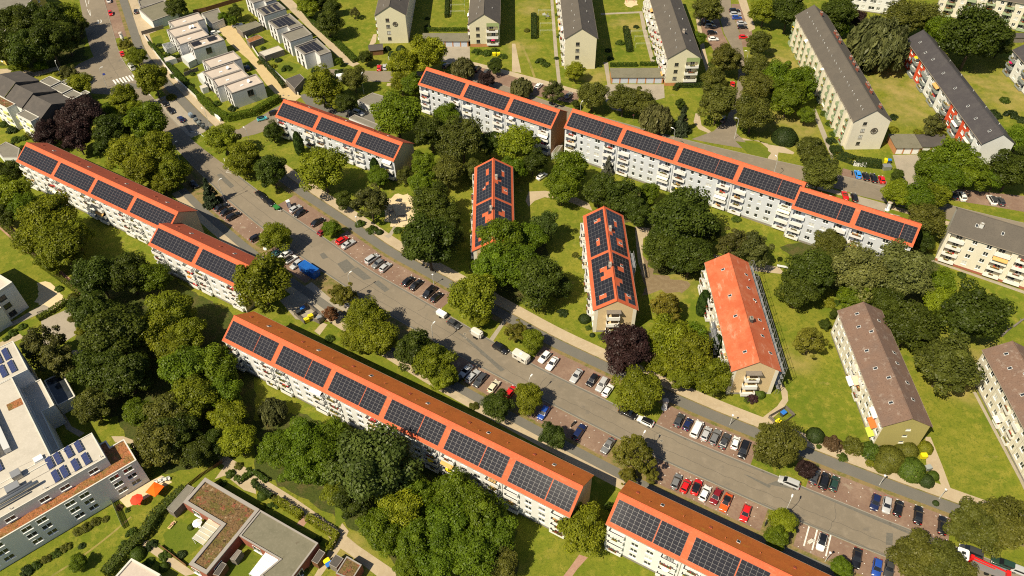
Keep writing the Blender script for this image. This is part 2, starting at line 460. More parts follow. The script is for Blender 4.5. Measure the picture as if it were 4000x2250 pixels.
def inset(poly, d):
    """inner offset of a counter-clockwise polygon"""
    n = len(poly)
    out = []
    for i in range(n):
        p0, p1, p2 = Vector(poly[i - 1]).to_2d(), Vector(poly[i]).to_2d(), Vector(poly[(i + 1) % n]).to_2d()
        e0, e1 = (p1 - p0).normalized(), (p2 - p1).normalized()
        n0, n1 = Vector((-e0.y, e0.x)), Vector((-e1.y, e1.x))
        k = max(0.25, 1 + n0.dot(n1))
        q = p1 + (n0 + n1) * (d / k)
        out.append((q.x, q.y))
    return out
# ------------------------------------------------------------------ ground, streets, paths
ZT = {'undergrowth': .004, 'verge': .0048, 'lawn': .0056, 'bare_soil': .0064, 'footway': .008, 'parking_bay': .0105, 'footpath': .013, 'garden_path': .0155, 'sand_pit': .009, 'terrace': .0165, 'forecourt': .0150, 'ball_court': .0115, 'cycle_path': .0185, 'lane': .0195, 'road': .0215, 'road_repair': .0285}
ZC = {}
def sheet(name, pts, m, z):
    if name in ZT and z < .028:
        ZC[name] = ZC.get(name, -1) + 1
        z = ZT[name] + (ZC[name] % 5) * (.0003 if name not in ('road', 'road_repair') else .0008)
    pts = ccw([(p[0], p[1]) for p in pts])
    b = MB()
    b.face([(x, y, 0) for x, y in pts])
    return structure(name, b.mesh(name, m), z)
def sheetD(name, pts, m, z):
    P = [g(*p) for p in pts]
    return sheet(name, ragged(P, .45) if name in ('undergrowth', 'bare_soil', 'sand_pit', 'worn_track') else P, m, z)
def sheetT(name, c, r, pts, m, z):
    P = [gt(c, r, *p) for p in pts]
    return sheet(name, ragged(P, .4, 1.0) if name in ('sand_pit', 'bare_soil', 'worn_track') else P, m, z)
def smooth(P, n=2):
    P = [Vector(p).to_2d() for p in P]
    for _ in range(n):
        Q = [P[0]]
        for a, b in zip(P[:-1], P[1:]):
            Q += [a * 0.75 + b * 0.25, a * 0.25 + b * 0.75]
        P = Q + [P[-1]]
    return P
def offs(P, d):
    out = []
    for i, p in enumerate(P):
        a, b = P[max(0, i - 1)], P[min(len(P) - 1, i + 1)]
        e = (b - a).normalized()
        out.append(Vector((p.x - e.y * d, p.y + e.x * d)))
    return out
def between(P, d0, d1):
    return offs(P, d0) + offs(P, d1)[::-1]
def length_at(P):
    s = [0.0]
    for a, b in zip(P[:-1], P[1:]):
        s.append(s[-1] + (b - a).length)
    return s
def nearest(P, p):
    best = None
    acc = 0.0
    for a, b in zip(P[:-1], P[1:]):
        d = b - a
        L = d.length
        k = max(0.0, min(1.0, (p - a).dot(d) / (L * L)))
        q = a + d * k
        w = (p - q).length
        if best is None or w < best[0]:
            best = (w, acc + k * L, math.atan2(d.y, d.x))
        acc += L
    return best
def sub(P, s0, s1):
    S = length_at(P)
    out = []
    def pt(s):
        for i in range(len(P) - 1):
            if S[i] <= s <= S[i + 1]:
                k = (s - S[i]) / max(1e-6, S[i + 1] - S[i])
                return P[i] * (1 - k) + P[i + 1] * k
        return P[0] if s < 0 else P[-1]
    out.append(pt(s0))
    out += [p for p, s in zip(P, S) if s0 < s < s1]
    out.append(pt(s1))
    return out

rrng = random.Random(77)
def ragged(pts, amp=.5, step=1.5):
    out = []
    P = [Vector((p[0], p[1])) for p in pts]
    for a, c in zip(P, P[1:] + P[:1]):
        n = max(1, int((c - a).length / step))
        for k in range(n):
            q = a.lerp(c, k / n)
            out.append((q.x + rrng.gauss(0, amp), q.y + rrng.gauss(0, amp)))
    return out
b = MB()
N = 24
ext = 1500.0
b.face([(-ext, -ext, 0), (ext, -ext, 0), (ext, ext, 0), (-ext, ext, 0)])
structure('ground', b.mesh('ground', 'grass'))

U = smooth([(-192, 362), (-178.4, 335.1), (-163.0, 303.1), (-154.1, 284.4), (-142.7, 268.0), (-132.8, 255.4), (-123.8, 243.6), (-109.4, 225.9), (-95.2, 212.0), (-81.3, 198.1), (-70.9, 187.9),
    (-58.8, 177.0), (-51.0, 169.8), (-41.7, 160.8), (-31.2, 152.8), (-21.1, 145.0), (-6.9, 133.7), (4.7, 124.6), (15.3, 117.6), (26.0, 110.6), (41.0, 100.9), (56.7, 92.3), (69.7, 85.1), (83.9, 77.6), (103.3, 68.0), (140, 49)])
LO = smooth([(-202, 362), (-189.4, 335.6), (-173.5, 301.0), (-164.3, 283.5), (-149.9, 264.0), (-118.9, 227.6), (-94.7, 198.8), (-77.7, 181.2), (-63.0, 167.4), (-50.7, 157.0), (-39.8, 147.5),
    (-21.5, 133.4), (-13.0, 127.1), (-0.4, 118.3), (7.9, 112.7), (17.1, 106.5), (33.4, 95.9), (43.5, 90.0), (54.7, 83.4), (66.3, 77.0), (78.0, 71.0), (125, 46)])
sheet('road', U + LO[::-1], 'asphalt', 0.016)
def nu(x, y): return nearest(U, g(x, y).to_2d())[1]
def nl(x, y): return nearest(LO, g(x, y).to_2d())[1]
# right-hand side of the street: paver bays, verge, cycle path, gravel footway
sU0, sU1 = 0.0, length_at(U)[-1]
sheet('cycle_path', between(sub(U, 20, nu(530, 318)), 7.6 * .8, 10.5 * .9), 'asphalt_dark', 0.012)
sheet('cycle_path', between(sub(U, nu(600, 400), sU1), 7.6, 10.6), 'asphalt_dark', 0.012)
sheet('footway', between(sub(U, 20, nu(535, 322)), 9.7, 13.2), 'beige_path', 0.008)
sheet('footway', between(sub(U, nu(640, 420), sU1), 10.9, 14.2), 'beige_path', 0.008)
sheet('verge', between(sub(U, nu(640, 420), sU1), 6.0, 11.2), 'verge', 0.004)
sheet('verge', between(sub(U, 20, nu(530, 318)), 4.5, 10.0), 'verge', 0.004)
sheet('parking_bay', between(sub(U, 20, nu(300, 95)), 0.15, 4.6), 'pavers_red', 0.008)
sheet('parking_bay', between(sub(U, nu(405, 245), nu(520, 330)), 0.15, 6.0), 'concrete', 0.008)
for a, c in (((712, 508), (822, 578)), ((856, 592), (1128, 760)), ((1355, 885), (1535, 985)), ((1665, 1040), (1895, 1150)), ((2035, 1200), (2390, 1320))):
    sheet('parking_bay', between(sub(U, nu(*a), nu(*c)), 0.15, 6.6), 'pavers_red', 0.008)
# left-hand side
sheet('verge', between(sub(LO, nl(455, 420), length_at(LO)[-1]), -7.2, -0.1), 'verge', 0.004)
sheet('cycle_path', between(sub(LO, nl(470, 470), length_at(LO)[-1]), -9.4, -7.0), 'asphalt_dark', 0.012)
sheet('footway', between(sub(LO, nl(470, 470), length_at(LO)[-1]), -11.6, -9.2), 'beige_path', 0.008)
for a, c in (((530, 505), (655, 605)), ((690, 622), (800, 690)), ((870, 735), (935, 790)), ((1150, 905), (1280, 980)), ((1340, 1015), (1545, 1120)), ((1640, 1170), (1925, 1300)), ((2005, 1340), (2290, 1449))):
    sheet('parking_bay', between(sub(LO, nl(*a), nl(*c)), -6.1, -0.15), 'pavers_red', 0.008)
# kerbs: real steps along both sides of the carriageway
def kerb(P, d):
    bb = MB()
    A, B = offs(P, d - 0.09), offs(P, d + 0.09)
    for i in range(len(P) - 1):
        a0, a1, b0, b1 = A[i], A[i + 1], B[i], B[i + 1]
        bb.face([(a0.x, a0.y, .1), (a1.x, a1.y, .1), (b1.x, b1.y, .1), (b0.x, b0.y, .1)])
        bb.face([(a0.x, a0.y, 0), (a1.x, a1.y, 0), (a1.x, a1.y, .1), (a0.x, a0.y, .1)])
        bb.face([(b1.x, b1.y, 0), (b0.x, b0.y, 0), (b0.x, b0.y, .1), (b1.x, b1.y, .1)])
    structure('kerb', bb.mesh('kerb', 'kerb'))
kerb(sub(U, 0, nu(520, 325)), 0.0)
kerb(sub(U, nu(575, 400), sU1), 0.0)
kerb(sub(LO, nl(300, 235), length_at(LO)[-1]), 0.0)

# side streets
sheetT('road', 0, 0, [(705, 430), (600, 480), (535, 525), (580, 600), (680, 640), (690, 705), (900, 720), (900, 560)], 'asphalt', 0.020)
sheetD('road', [(535, 345), (556, 352), (592, 349), (642, 338), (690, 322), (735, 300), (770, 275), (745, 262), (716, 258), (690, 272), (645, 299), (600, 326), (553, 322), (520, 328)], 'asphalt', 0.020)
sheetD('lane', [(540, 62), (588, 66), (644, 143), (700, 195), (758, 243), (735, 260), (704, 248), (668, 210), (625, 150), (575, 108)], 'gravel_lane', 0.012)
sheetD('footpath', [(704, 0), (735, 0), (790, 55), (880, 147), (905, 160), (888, 168), (866, 158), (780, 75)], 'beige_path', 0.008)
# the street behind the long solar blocks
Ncl = smooth([(-75, 268.5), (-52, 265.5), (-25, 264), (-8, 257.5), (6, 246.8), (22, 236.8), (40, 227), (58, 217.2), (80, 207), (100, 198.5), (122, 186.5), (140, 176.5), (165, 165.5), (195, 152)])
sheet('road', between(Ncl, -3.4, 4.0), 'asphalt', 0.016)
kerb(Ncl, 4.0)
sheet('footway', between(sub(Ncl, 30, length_at(Ncl)[-1]), -6.2, -4.2), 'beige_path', 0.008)
sheetD('footway', [(1290, 181), (1380, 205), (1450, 225), (1478, 234), (1440, 240), (1350, 212), (1288, 194), (1180, 166), (1120, 150), (1120, 143), (1200, 158)], 'beige_path', 0.008)
sheetD('parking_bay', [(1170, 160), (1250, 180), (1330, 205), (1460, 236), (1450, 262), (1330, 238), (1240, 215), (1165, 182)], 'pavers_red', 0.012)
# access road between the ivory blocks with bays on both sides
sheetD('road', [(1808, 0), (1808, 33), (1821, 83), (1848, 133), (1858, 183), (1851, 233), (1828, 300), (1795, 330), (1740, 350), (1790, 360), (1880, 375), (1935, 385), (1880, 362), (1853, 335), (1851, 300), (1868, 233), (1875, 183), (1871, 133), (1861, 83), (1841, 33), (1838, 0)], 'asphalt', 0.020)
sheetD('parking_bay', [(1762, 45), (1806, 40), (1819, 85), (1845, 133), (1800, 135), (1766, 80)], 'pavers_red', 0.012)
sheetD('parking_bay', [(1840, 10), (1873, 10), (1895, 95), (1900, 118), (1868, 118), (1862, 83), (1842, 33)], 'pavers_red', 0.012)
sheetD('footpath', [(1857, 0), (1878, 0), (1900, 72), (1885, 80)], 'beige_path', 0.008)
sheetD('footpath', [(1748, 30), (1757, 30), (1775, 130), (1790, 190), (1782, 200), (1765, 140)], 'beige_path', 0.008)
sheetT('footpath', 2, 0, [(1385, 855), (1415, 860), (1430, 945), (1500, 990), (1495, 1010), (1410, 975), (1370, 920)], 'beige_path', 0.008)
sheetT('footpath', 3, 0, [(0, 1090), (120, 1110), (200, 1150), (190, 1165), (80, 1150), (60, 1230), (0, 1240)], 'beige_path', 0.012)
sheetT('footpath', 2, 0, [(1690, 1030), (1800, 1055), (1932, 1085), (1932, 1120), (1860, 1060), (1700, 1060)], 'beige_path', 0.012)
sheetT('parking_bay', 3, 0, [(545, 1290), (570, 1270), (900, 1370), (890, 1410), (560, 1330)], 'pavers_red', 0.012)
sheetT('road', 3, 0, [(520, 1320), (560, 1325), (890, 1405), (870, 1520), (640, 1465), (540, 1400)], 'asphalt', 0.020)
sheetT('forecourt', 3, 1, [(650, 30), (900, 90), (880, 150), (1000, 180), (960, 200), (640, 80)], 'concrete', 0.012)
sheetT('forecourt', 3, 0, [(940, 1170), (1150, 1165), (1180, 1290), (1130, 1420), (1000, 1400), (970, 1270)], 'concrete', 0.012)
sheetT('parking_bay', 3, 1, [(1370, -30), (1932, 30), (1932, 150), (1700, 110), (1380, 60)], 'pavers_red', 0.012)
sheetT('footpath', 3, 0, [(330, 830), (360, 820), (440, 1010), (500, 1190), (480, 1200), (400, 1010)], 'concrete', 0.008)
# garage forecourts and paths of the cream blocks
sheetD('forecourt', [(1100, 117), (1182, 117), (1182, 152), (1140, 160), (1085, 150)], 'concrete', 0.012)
sheetD('forecourt', [(1534, 212), (1670, 212), (1672, 246), (1610, 262), (1560, 280), (1540, 275), (1520, 250), (1522, 215)], 'concrete', 0.012)
sheetT('footpath', 2, 0, [(690, 470), (725, 470), (745, 640), (720, 640)], 'concrete', 0.008)
sheetT('footpath', 2, 0, [(290, 0), (312, 0), (345, 400), (372, 650), (345, 645), (318, 400)], 'concrete', 0.008)
sheetT('footpath', 2, 0, [(0, 330), (25, 330), (70, 550), (0, 540)], 'beige_path', 0.008)
sheetT('footpath', 2, 0, [(960, 90), (985, 90), (1010, 200), (1080, 470), (1050, 475), (985, 230)], 'concrete', 0.008)
sheetT('footpath', 2, 0, [(670, 100), (985, 85), (985, 98), (670, 112)], 'concrete', 0.010)
sheetT('footpath', 1, 0, [(885, 260), (912, 255), (905, 320), (850, 365), (850, 350)], 'beige_path', 0.008)
# courtyard paths round the three short blocks
sheetD('footpath', [(1330, 482), (1372, 480), (1440, 492), (1482, 512), (1490, 530), (1462, 520), (1425, 505), (1370, 496), (1345, 505), (1330, 520), (1322, 505)], 'beige_path', 0.008)
sheetD('footpath', [(1597, 570), (1634, 574), (1630, 592), (1618, 600), (1616, 640), (1626, 690), (1620, 700), (1605, 660), (1600, 610)], 'beige_path', 0.008)
sheetD('bare_soil', [(1612, 640), (1650, 690), (1740, 715), (1720, 740), (1660, 730), (1622, 745)], 'soil', 0.004)
sheetD('footpath', [(1795, 640), (1840, 650), (1960, 672), (1975, 690), (1900, 682), (1800, 660)], 'beige_path', 0.008)
sheetD('footpath', [(1945, 958), (1966, 962), (1981, 985), (1983, 1008), (1968, 1030), (1935, 1060), (1905, 1062), (1925, 1045), (1955, 1022), (1968, 1003), (1965, 985)], 'beige_path', 0.008)
sheetD('footpath', [(2328, 1099), (2341, 1099), (2371, 1173), (2402, 1258), (2382, 1254), (2352, 1183), (2335, 1190), (2330, 1165)], 'beige_path', 0.008)
sheetD('footpath', [(2170, 860), (2177, 860), (2204, 960), (2240, 1075), (2232, 1078), (2196, 962)], 'concrete', 0.008)
sheetT('footpath', 3, 2, [(1545, 60), (1570, 60), (1932, 745), (1932, 800), (1900, 730)], 'concrete', 0.008)
sheetT('footpath', 3, 1, [(1225, 520), (1245, 512), (1932, 745), (1932, 768)], 'concrete', 0.008)
sheetD('footpath', [(1457, 1395), (1479, 1402), (1452, 1432), (1438, 1452), (1415, 1452), (1432, 1430)], 'red_path', 0.008)
sheetT('footpath', 1, 1, [(965, 330), (1000, 320), (1040, 255), (1060, 265), (1025, 330), (1000, 350)], 'concrete', 0.008)
sheetT('sand_pit', 1, 1, [(985, 60), (1050, 15), (1150, 10), (1210, 60), (1230, 150), (1200, 230), (1120, 270), (1040, 260), (985, 230), (965, 150)], 'sand', 0.008)
sheetT('sand_pit', 2, 0, [(850, 0), (935, 0), (945, 35), (900, 52), (855, 40)], 'sand', 0.008)
sheetT('footpath', 1, 1, [(440, 1050), (500, 985), (540, 1000), (480, 1080)], 'beige_path', 0.008)
sheetT('footpath', 1, 1, [(1760, 1110), (1870, 960), (1932, 900), (1932, 930), (1880, 990), (1790, 1125)], 'concrete', 0.008)
sheetT('forecourt', 1, 1, [(180, 820), (420, 680), (560, 800), (720, 890), (700, 920), (560, 850), (470, 980), (300, 960)], 'concrete', 0.010)
# far left: red path, playground of the white house, ball court
sheetD('footpath', [(0, 556), (28, 572), (130, 660), (220, 738), (200, 742), (120, 680), (10, 585), (0, 576)], 'red_path', 0.008)
sheetT('sand_pit', 0, 1, [(290, 690), (340, 672), (385, 680), (430, 730), (490, 780), (498, 815), (470, 855), (410, 885), (350, 880), (300, 850), (285, 760)], 'sand', 0.008)
sheetT('footpath', 0, 1, [(0, 1010), (120, 965), (280, 870), (330, 850), (410, 890), (360, 900), (260, 935), (120, 1000), (0, 1045)], 'concrete', 0.012)
sheetT('ball_court', 0, 1, [(310, 970), (520, 880), (600, 1060), (490, 1130), (330, 1160)], 'concrete', 0.012)
sheetT('footpath', 0, 1, [(0, 1135), (150, 1070), (180, 1100), (0, 1180)], 'beige_path', 0.008)
sheetT('terrace', 0, 1, [(520, 1205), (610, 1180), (640, 1200), (540, 1235)], 'beige_path', 0.008)
sheetT('terrace', 0, 2, [(890, 860), (1220, 690), (1300, 740), (1090, 870), (960, 935)], 'sand', 0.012)
sheetT('footpath', 0, 2, [(840, 395), (930, 395), (1010, 425), (1070, 520), (1110, 640), (1060, 600), (990, 450), (870, 440)], 'beige_path', 0.008)
sheetT('footpath', 0, 2, [(410, 0), (470, 0), (520, 130), (490, 230), (540, 320), (640, 370), (600, 400), (500, 340), (460, 250), (480, 150)], 'concrete', 0.008)
sheetD('footpath', [(545, 1140), (572, 1148), (640, 1190), (740, 1252), (835, 1318), (900, 1372), (1000, 1440), (1030, 1470), (975, 1470), (880, 1395), (845, 1372), (810, 1330), (720, 1270), (620, 1205), (555, 1165)], 'beige_path', 0.008)
sheetT('footpath', 1, 2, [(650, 1050), (700, 1110), (640, 1240), (490, 1449), (440, 1449), (560, 1240)], 'beige_path', 0.010)
sheetT('garden_path', 1, 2, [(305, 1060), (355, 995), (405, 1010), (360, 1075)], 'red_path', 0.010)
sheetT('garden_path', 0, 2, [(1070, 1190), (1120, 1180), (1380, 1360), (1480, 1430), (1400, 1449), (1320, 1400), (1080, 1230)], 'beige_path', 0.010)
sheetT('garden_path', 0, 2, [(1620, 720), (1700, 610), (1760, 640), (1932, 740), (1932, 830), (1840, 800), (1700, 690)], 'beige_path', 0.010)
sheetT('footpath', 0, 0, [(0, 520), (120, 515), (260, 545), (440, 500), (460, 520), (280, 575), (150, 570), (0, 575)], 'beige_path', 0.008)
sheetT('forecourt', 0, 0, [(960, 130), (1060, 100), (1180, 235), (1090, 270), (1000, 250)], 'beige_path', 0.014)
sheetT('forecourt', 1, 0, [(330, 720), (420, 690), (760, 820), (890, 850), (900, 960), (720, 900), (480, 830), (380, 790)], 'asphalt_dark', 0.010)
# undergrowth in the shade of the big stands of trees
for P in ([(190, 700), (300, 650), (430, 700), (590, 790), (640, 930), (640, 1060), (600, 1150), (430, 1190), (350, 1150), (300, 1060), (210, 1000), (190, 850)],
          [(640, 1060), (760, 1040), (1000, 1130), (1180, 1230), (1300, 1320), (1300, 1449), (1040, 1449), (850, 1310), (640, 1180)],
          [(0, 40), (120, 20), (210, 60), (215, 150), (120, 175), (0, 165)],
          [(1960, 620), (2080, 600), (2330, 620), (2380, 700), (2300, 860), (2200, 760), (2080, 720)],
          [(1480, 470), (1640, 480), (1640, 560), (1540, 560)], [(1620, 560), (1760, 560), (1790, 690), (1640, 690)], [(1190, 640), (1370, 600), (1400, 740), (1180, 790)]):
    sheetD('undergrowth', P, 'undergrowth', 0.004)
for P in ([(382, 95), (405, 88), (412, 108), (388, 118)], [(430, 168), (462, 158), (478, 190), (450, 198)], [(460, 200), (495, 195), (505, 215), (480, 225)], [(840, 1245), (900, 1280), (845, 1330)],
          [(690, 1290), (760, 1330), (745, 1350), (690, 1310)], [(766, 1335), (838, 1375), (830, 1385), (765, 1352)], [(570, 1449), (620, 1385), (650, 1400), (620, 1449)], [(410, 1345), (450, 1310), (500, 1330), (515, 1365), (470, 1400), (420, 1380)],
          [(690, 165), (730, 155), (760, 165), (740, 185), (710, 180)]):
    sheetD('lawn', P, 'lawn', 0.004)
sheetD('lawn', [(1850, 355), (1905, 362), (1940, 385), (1930, 398), (1880, 385)], 'lawn', 0.030)

# asphalt repairs, manholes, painted marks
for P in ([(848, 664), (872, 652), (893, 672), (868, 688)], [(882, 680), (900, 672), (935, 700), (915, 705)], [(940, 712), (952, 705), (980, 728), (968, 735)], [(804, 640), (815, 635), (826, 648), (812, 652)],
          [(1871, 1193), (1880, 1195), (1940, 1222), (1935, 1228)], [(2060, 1247), (2072, 1250), (2330, 1355), (2320, 1358)], [(2230, 1340), (2246, 1342), (2245, 1372), (2228, 1371)], [(1150, 835), (1170, 845), (1270, 930), (1260, 935)],
          [(690, 615), (705, 612), (730, 640), (722, 642)], [(305, 205), (345, 212), (352, 224), (318, 222)], [(545, 440), (556, 436), (590, 468), (580, 474)], [(1400, 395), (1760, 385), (1755, 392), (1640, 380)], [(452, 300), (462, 296), (486, 330), (478, 335)], [(1966, 1205), (1990, 1230), (1930, 1218)]):
    sheetD('road_repair', P, 'patch', 0.0205)
def disc(name, p, r, m, z, n=18, r2=0.0):
    bb = MB()
    pts = [(r * math.cos(2 * math.pi * k / n), r * math.sin(2 * math.pi * k / n), 0) for k in range(n)]
    bb.face(pts)
    o = structure(name, bb.mesh(name, m), z)
    o.location.x, o.location.y = p[0], p[1]
    return o
for p in ((1659, 1095), (1664, 1109), (779, 600), (777, 607), (1169, 840), (1170, 850), (1846, 126), (1848, 230), (713, 240), (726, 241), (609, 75)):
    disc('manhole_cover', g(*p), 0.42, 'concrete', 0.033)
    disc('manhole_lid', g(*p), 0.3, 'patch', 0.037)
def stroke(name, pts, w, m='road_paint', z=0.033):
    P = [Vector(p).to_2d() for p in pts]
    return sheet(name, between(P, -w / 2, w / 2), m, z)
za, zb = gt(0, 0, 868, 622), gt(0, 0, 1013, 583)           # zebra crossing: seven bars
zc = gt(0, 0, 893, 645) - gt(0, 0, 865, 608)
for k in range(7):
    p = za.lerp(zb, k / 6.0)
    stroke('crossing_bar', [p - zc * 0.52, p + zc * 0.52], 0.62)
for a, c in (((643, 0), (657, 52)), ((672, 0), (668, 30)), ((660, 70), (684, 124)), ((678, 74), (684, 124)), ((1045, 615), (1135, 722)), ((1160, 755), (1180, 775)), ((1192, 783), (1210, 805)), ((1222, 815), (1240, 838))):
    stroke('lane_line', [gt(0, 0, *a), gt(0, 0, *c)], 0.16)
stroke('lane_mark', [gt(0, 0, 650, 178), gt(0, 0, 660, 172), gt(0, 0, 672, 166)], 0.2)
stroke('painted_three', [gt(0, 0, *q) for q in ((730, 152), (741, 153), (742, 162), (735, 164), (744, 168), (745, 178), (734, 180))], 0.3)
stroke('painted_zero', [gt(0, 0, *q) for q in ((756, 150), (763, 153), (764, 165), (760, 174), (752, 172))], 0.3)
for P in ([(905, 437), (960, 440), (920, 455), (965, 452), (930, 465)], [(1435, 990), (1500, 1003), (1535, 1030), (1560, 1016), (1575, 1036), (1600, 1022)], [(1690, 1195), (1695, 1222), (1725, 1232), (1690, 1262), (1735, 1275), (1705, 1300), (1745, 1308)]):
    stroke('zigzag_line', [gt(0, 0, *q) for q in P], 0.16)
for a, c in (((310, 1075), (270, 1222)), ((371, 1100), (333, 1253)), ((474, 1140), (436, 1300))):
    stroke('bay_line', [gt(3, 2, *a), gt(3, 2, *c)], 0.3, z=0.016)
stroke('road_sign_mark', [gt(0, 0, 780, 555), gt(0, 0, 788, 568)], 1.0, 'panel_blue')
for i, (s0, s1, P, d) in enumerate(((nu(2035, 1200), nu(2390, 1320), U, 3.4), (nu(1665, 1040), nu(1895, 1150), U, 3.4), (nu(856, 592), nu(1128, 760), U, 3.4), (nl(1640, 1170), nl(1925, 1300), LO, -3.2), (nl(1340, 1015), nl(1545, 1120), LO, -3.2), (nl(2005, 1340), nl(2290, 1449), LO, -3.2), (nl(530, 505), nl(655, 605), LO, -3.2))):
    bb = MB()
    s = s0 + 1.0
    while s < s1:
        q = sub(P, s, s + 0.3)
        for dd in (-2.4, 0.0, 2.4):
            A = offs(q, d + dd - .14)[0]
            bb.obox((A.x, A.y), 0.085, 0.085, 0, 0.004, 0.6)
        s += 2.55
    structure('bay_stud_marking', bb.mesh('bay_stud_marking', 'road_paint'), 0.0130)

# sealed cracks and joints in the carriageway
mat('tar', (0.12, 0.105, 0.085), .8, .2)
def seam(P, w=.07):
    Q = []
    for a, c in zip(P[:-1], P[1:]):
        n = max(1, int((c - a).length / 1.2))
        for k in range(n):
            q = a.lerp(c, k / n)
            Q.append(Vector((q.x + rrng.gauss(0, .12), q.y + rrng.gauss(0, .12))))
    Q.append(P[-1])
    sheet('crack_seal', between(Q, -w / 2, w / 2), 'tar', .0315)
S_ = length_at(U)[-1]
for s0, s1, d in ((150, 235, -5.0), (240, 300, -4.6), (300, 420, -5.3), (60, 140, -4.8), (180, 205, -2.4), (262, 290, -7.2), (330, 372, -2.0), (375, 415, -8.0), (210, 232, -8.0)):
    if s1 < S_:
        seam(offs(sub(U, s0, s1), d), .09)
for s0 in (165, 196, 228, 251, 277, 318, 349, 389, 120, 95):
    q = sub(U, s0, s0 + .5)[0]
    e = (sub(U, s0 + 1, s0 + 2)[0] - q).normalized()
    n_ = Vector((e.y, -e.x))
    k = rrng.uniform(3, 9)
    o_ = rrng.uniform(.3, 2)
    seam([q + n_ * o_, q + n_ * (o_ + k * .5) + e * rrng.uniform(-1, 1), q + n_ * (o_ + k)], .09)
sheet('gutter_strip', between(sub(U, nu(640, 420), sU1), -.5, -.1), 'asphalt_dark', .0300)
sheet('gutter_strip', between(sub(LO, nl(470, 470), length_at(LO)[-1]), .1, .5), 'asphalt_dark', .0300)
for p_ in ((905, 742 - 62), (1046, 752), (1505, 1003), (1920, 1183), (1340, 1190 - 190), (1733, 1085), (2245, 1282), (2300, 1301)):
    q = nearest(U, g(*p_).to_2d())
    c_ = offs(sub(U, q[1], q[1] + .6), -.35)[0]
    bb = MB(); bb.obox((0, 0), .28, .2, 0, .006, q[2])
    o_ = structure('drain_grate', bb.mesh('drain_grate', 'tar'), .034)
    o_.location.x, o_.location.y = c_.x, c_.y
# trodden tracks and mowing arcs on the lawns
def track(pts, w=.5):
    P = smooth([g(*p).to_2d() for p in pts], 2)
    sheet('worn_track', between(P, -w / 2, w / 2), 'dry_grass', .0060)
for pts, w in (([(130, 1449), (200, 1405), (270, 1352), (330, 1300)], .45), ([(1310, 110), (1330, 150), (1345, 195)], .9)):
    track(pts, w)
# ------------------------------------------------------------------ building parts shared by many
def window_mesh(w, h, fm='frame_white', mull=True):
    def f():
        b = MB()
        k = 0.09
        b.box(-w / 2, w / 2, 0.07, 0.13, h / 2 - k, h / 2)
        b.box(-w / 2, w / 2, 0.07, 0.13, -h / 2, -h / 2 + k)
        b.box(-w / 2, -w / 2 + k, 0.071, 0.129, -h / 2 + k, h / 2 - k)
        b.box(w / 2 - k, w / 2, 0.071, 0.129, -h / 2 + k, h / 2 - k)
        if mull and w > 1.1:
            b.box(-0.05, 0.05, 0.072, 0.128, -h / 2 + k, h / 2 - k)
        b.box(-w / 2 - 0.08, w / 2 + 0.08, -0.10, 0.066, -h / 2 - 0.07, -h / 2 - 0.004)
        return b.mesh('window', fm)
    return cached(('win', round(w, 2), round(h, 2), fm, mull), f)
def pane_mesh(w, h, gm):
    def f():
        b = MB()
        b.face([(-w / 2 + .02, .115, -h / 2 + .02), (w / 2 - .02, .115, -h / 2 + .02), (w / 2 - .02, .115, h / 2 - .02), (-w / 2 + .02, .115, h / 2 - .02)])
        return b.mesh('pane', gm)
    return cached(('pane', round(w, 2), round(h, 2), gm), f)
def parapet_mesh(w, d, h, m, low=0.16):
    def f():
        b = MB()
        tk = 0.09
        b.box(-w / 2, w / 2, -d, -0.003, -low, 0.0)
        b.box(-w / 2, w / 2, -d, -d + tk, 0.0, h)
        b.box(-w / 2, -w / 2 + tk, -d + tk, -0.003, 0.0, h)
        b.box(w / 2 - tk, w / 2, -d + tk, -0.003, 0.0, h)
        return b.mesh('balcony', m)
    return cached(('par', round(w, 2), d, h, m), f)
def tuft_mesh(seed, w):
    def f():
        r = random.Random(seed)
        b = MB()
        b.box(-w / 2, w / 2, -0.1, 0.1, -0.12, 0.08, 0)
        for k in range(int(46 * w)):
            c = Vector((r.uniform(-w / 2, w / 2), r.gauss(0, .10), 0.08 + abs(r.gauss(0, .14))))
            u = Vector((r.gauss(0, 1), r.gauss(0, 1), r.gauss(0, 1))).normalized() * r.uniform(.06, .12)
            v = Vector((r.gauss(0, 1), r.gauss(0, 1), r.gauss(0, 1))).normalized() * r.uniform(.06, .12)
            b.face([c - u, c - v, c + u, c + v], 1 if r.random() < .68 else 2)
        return b.mesh('flower_box', ['wood_brown', 'box_leaf', 'flower_red' if seed % 2 else 'flower_yellow'])
    return cached(('tuft', seed, round(w, 1)), f)
mat('box_leaf', (0.07, 0.13, 0.03), 0.9, 0.1)
mat('flower_red', (0.55, 0.03, 0.05), 0.9, 0.1)
mat('flower_yellow', (0.55, 0.42, 0.05), 0.9, 0.1)
def chair_mesh():
    def f():
        b = MB()
        for x in (-.75, .5):
            b.box(x - .25, x + .25, -.25, .25, .36, .44)
            b.box(x - .25, x + .25, .2, .27, .44, .9)
            for sx in (-.22, .22):
                for sy in (-.2, .2):
                    b.box(x + sx - .02, x + sx + .02, sy - .02, sy + .02, 0, .36)
        b.box(-.35, .2, -.3, .3, .68, .72)
        b.box(-.1, -.04, -.03, .03, 0, .68)
        return b.mesh('balcony_seating', 'plastic')
    return cached('chairs', f)
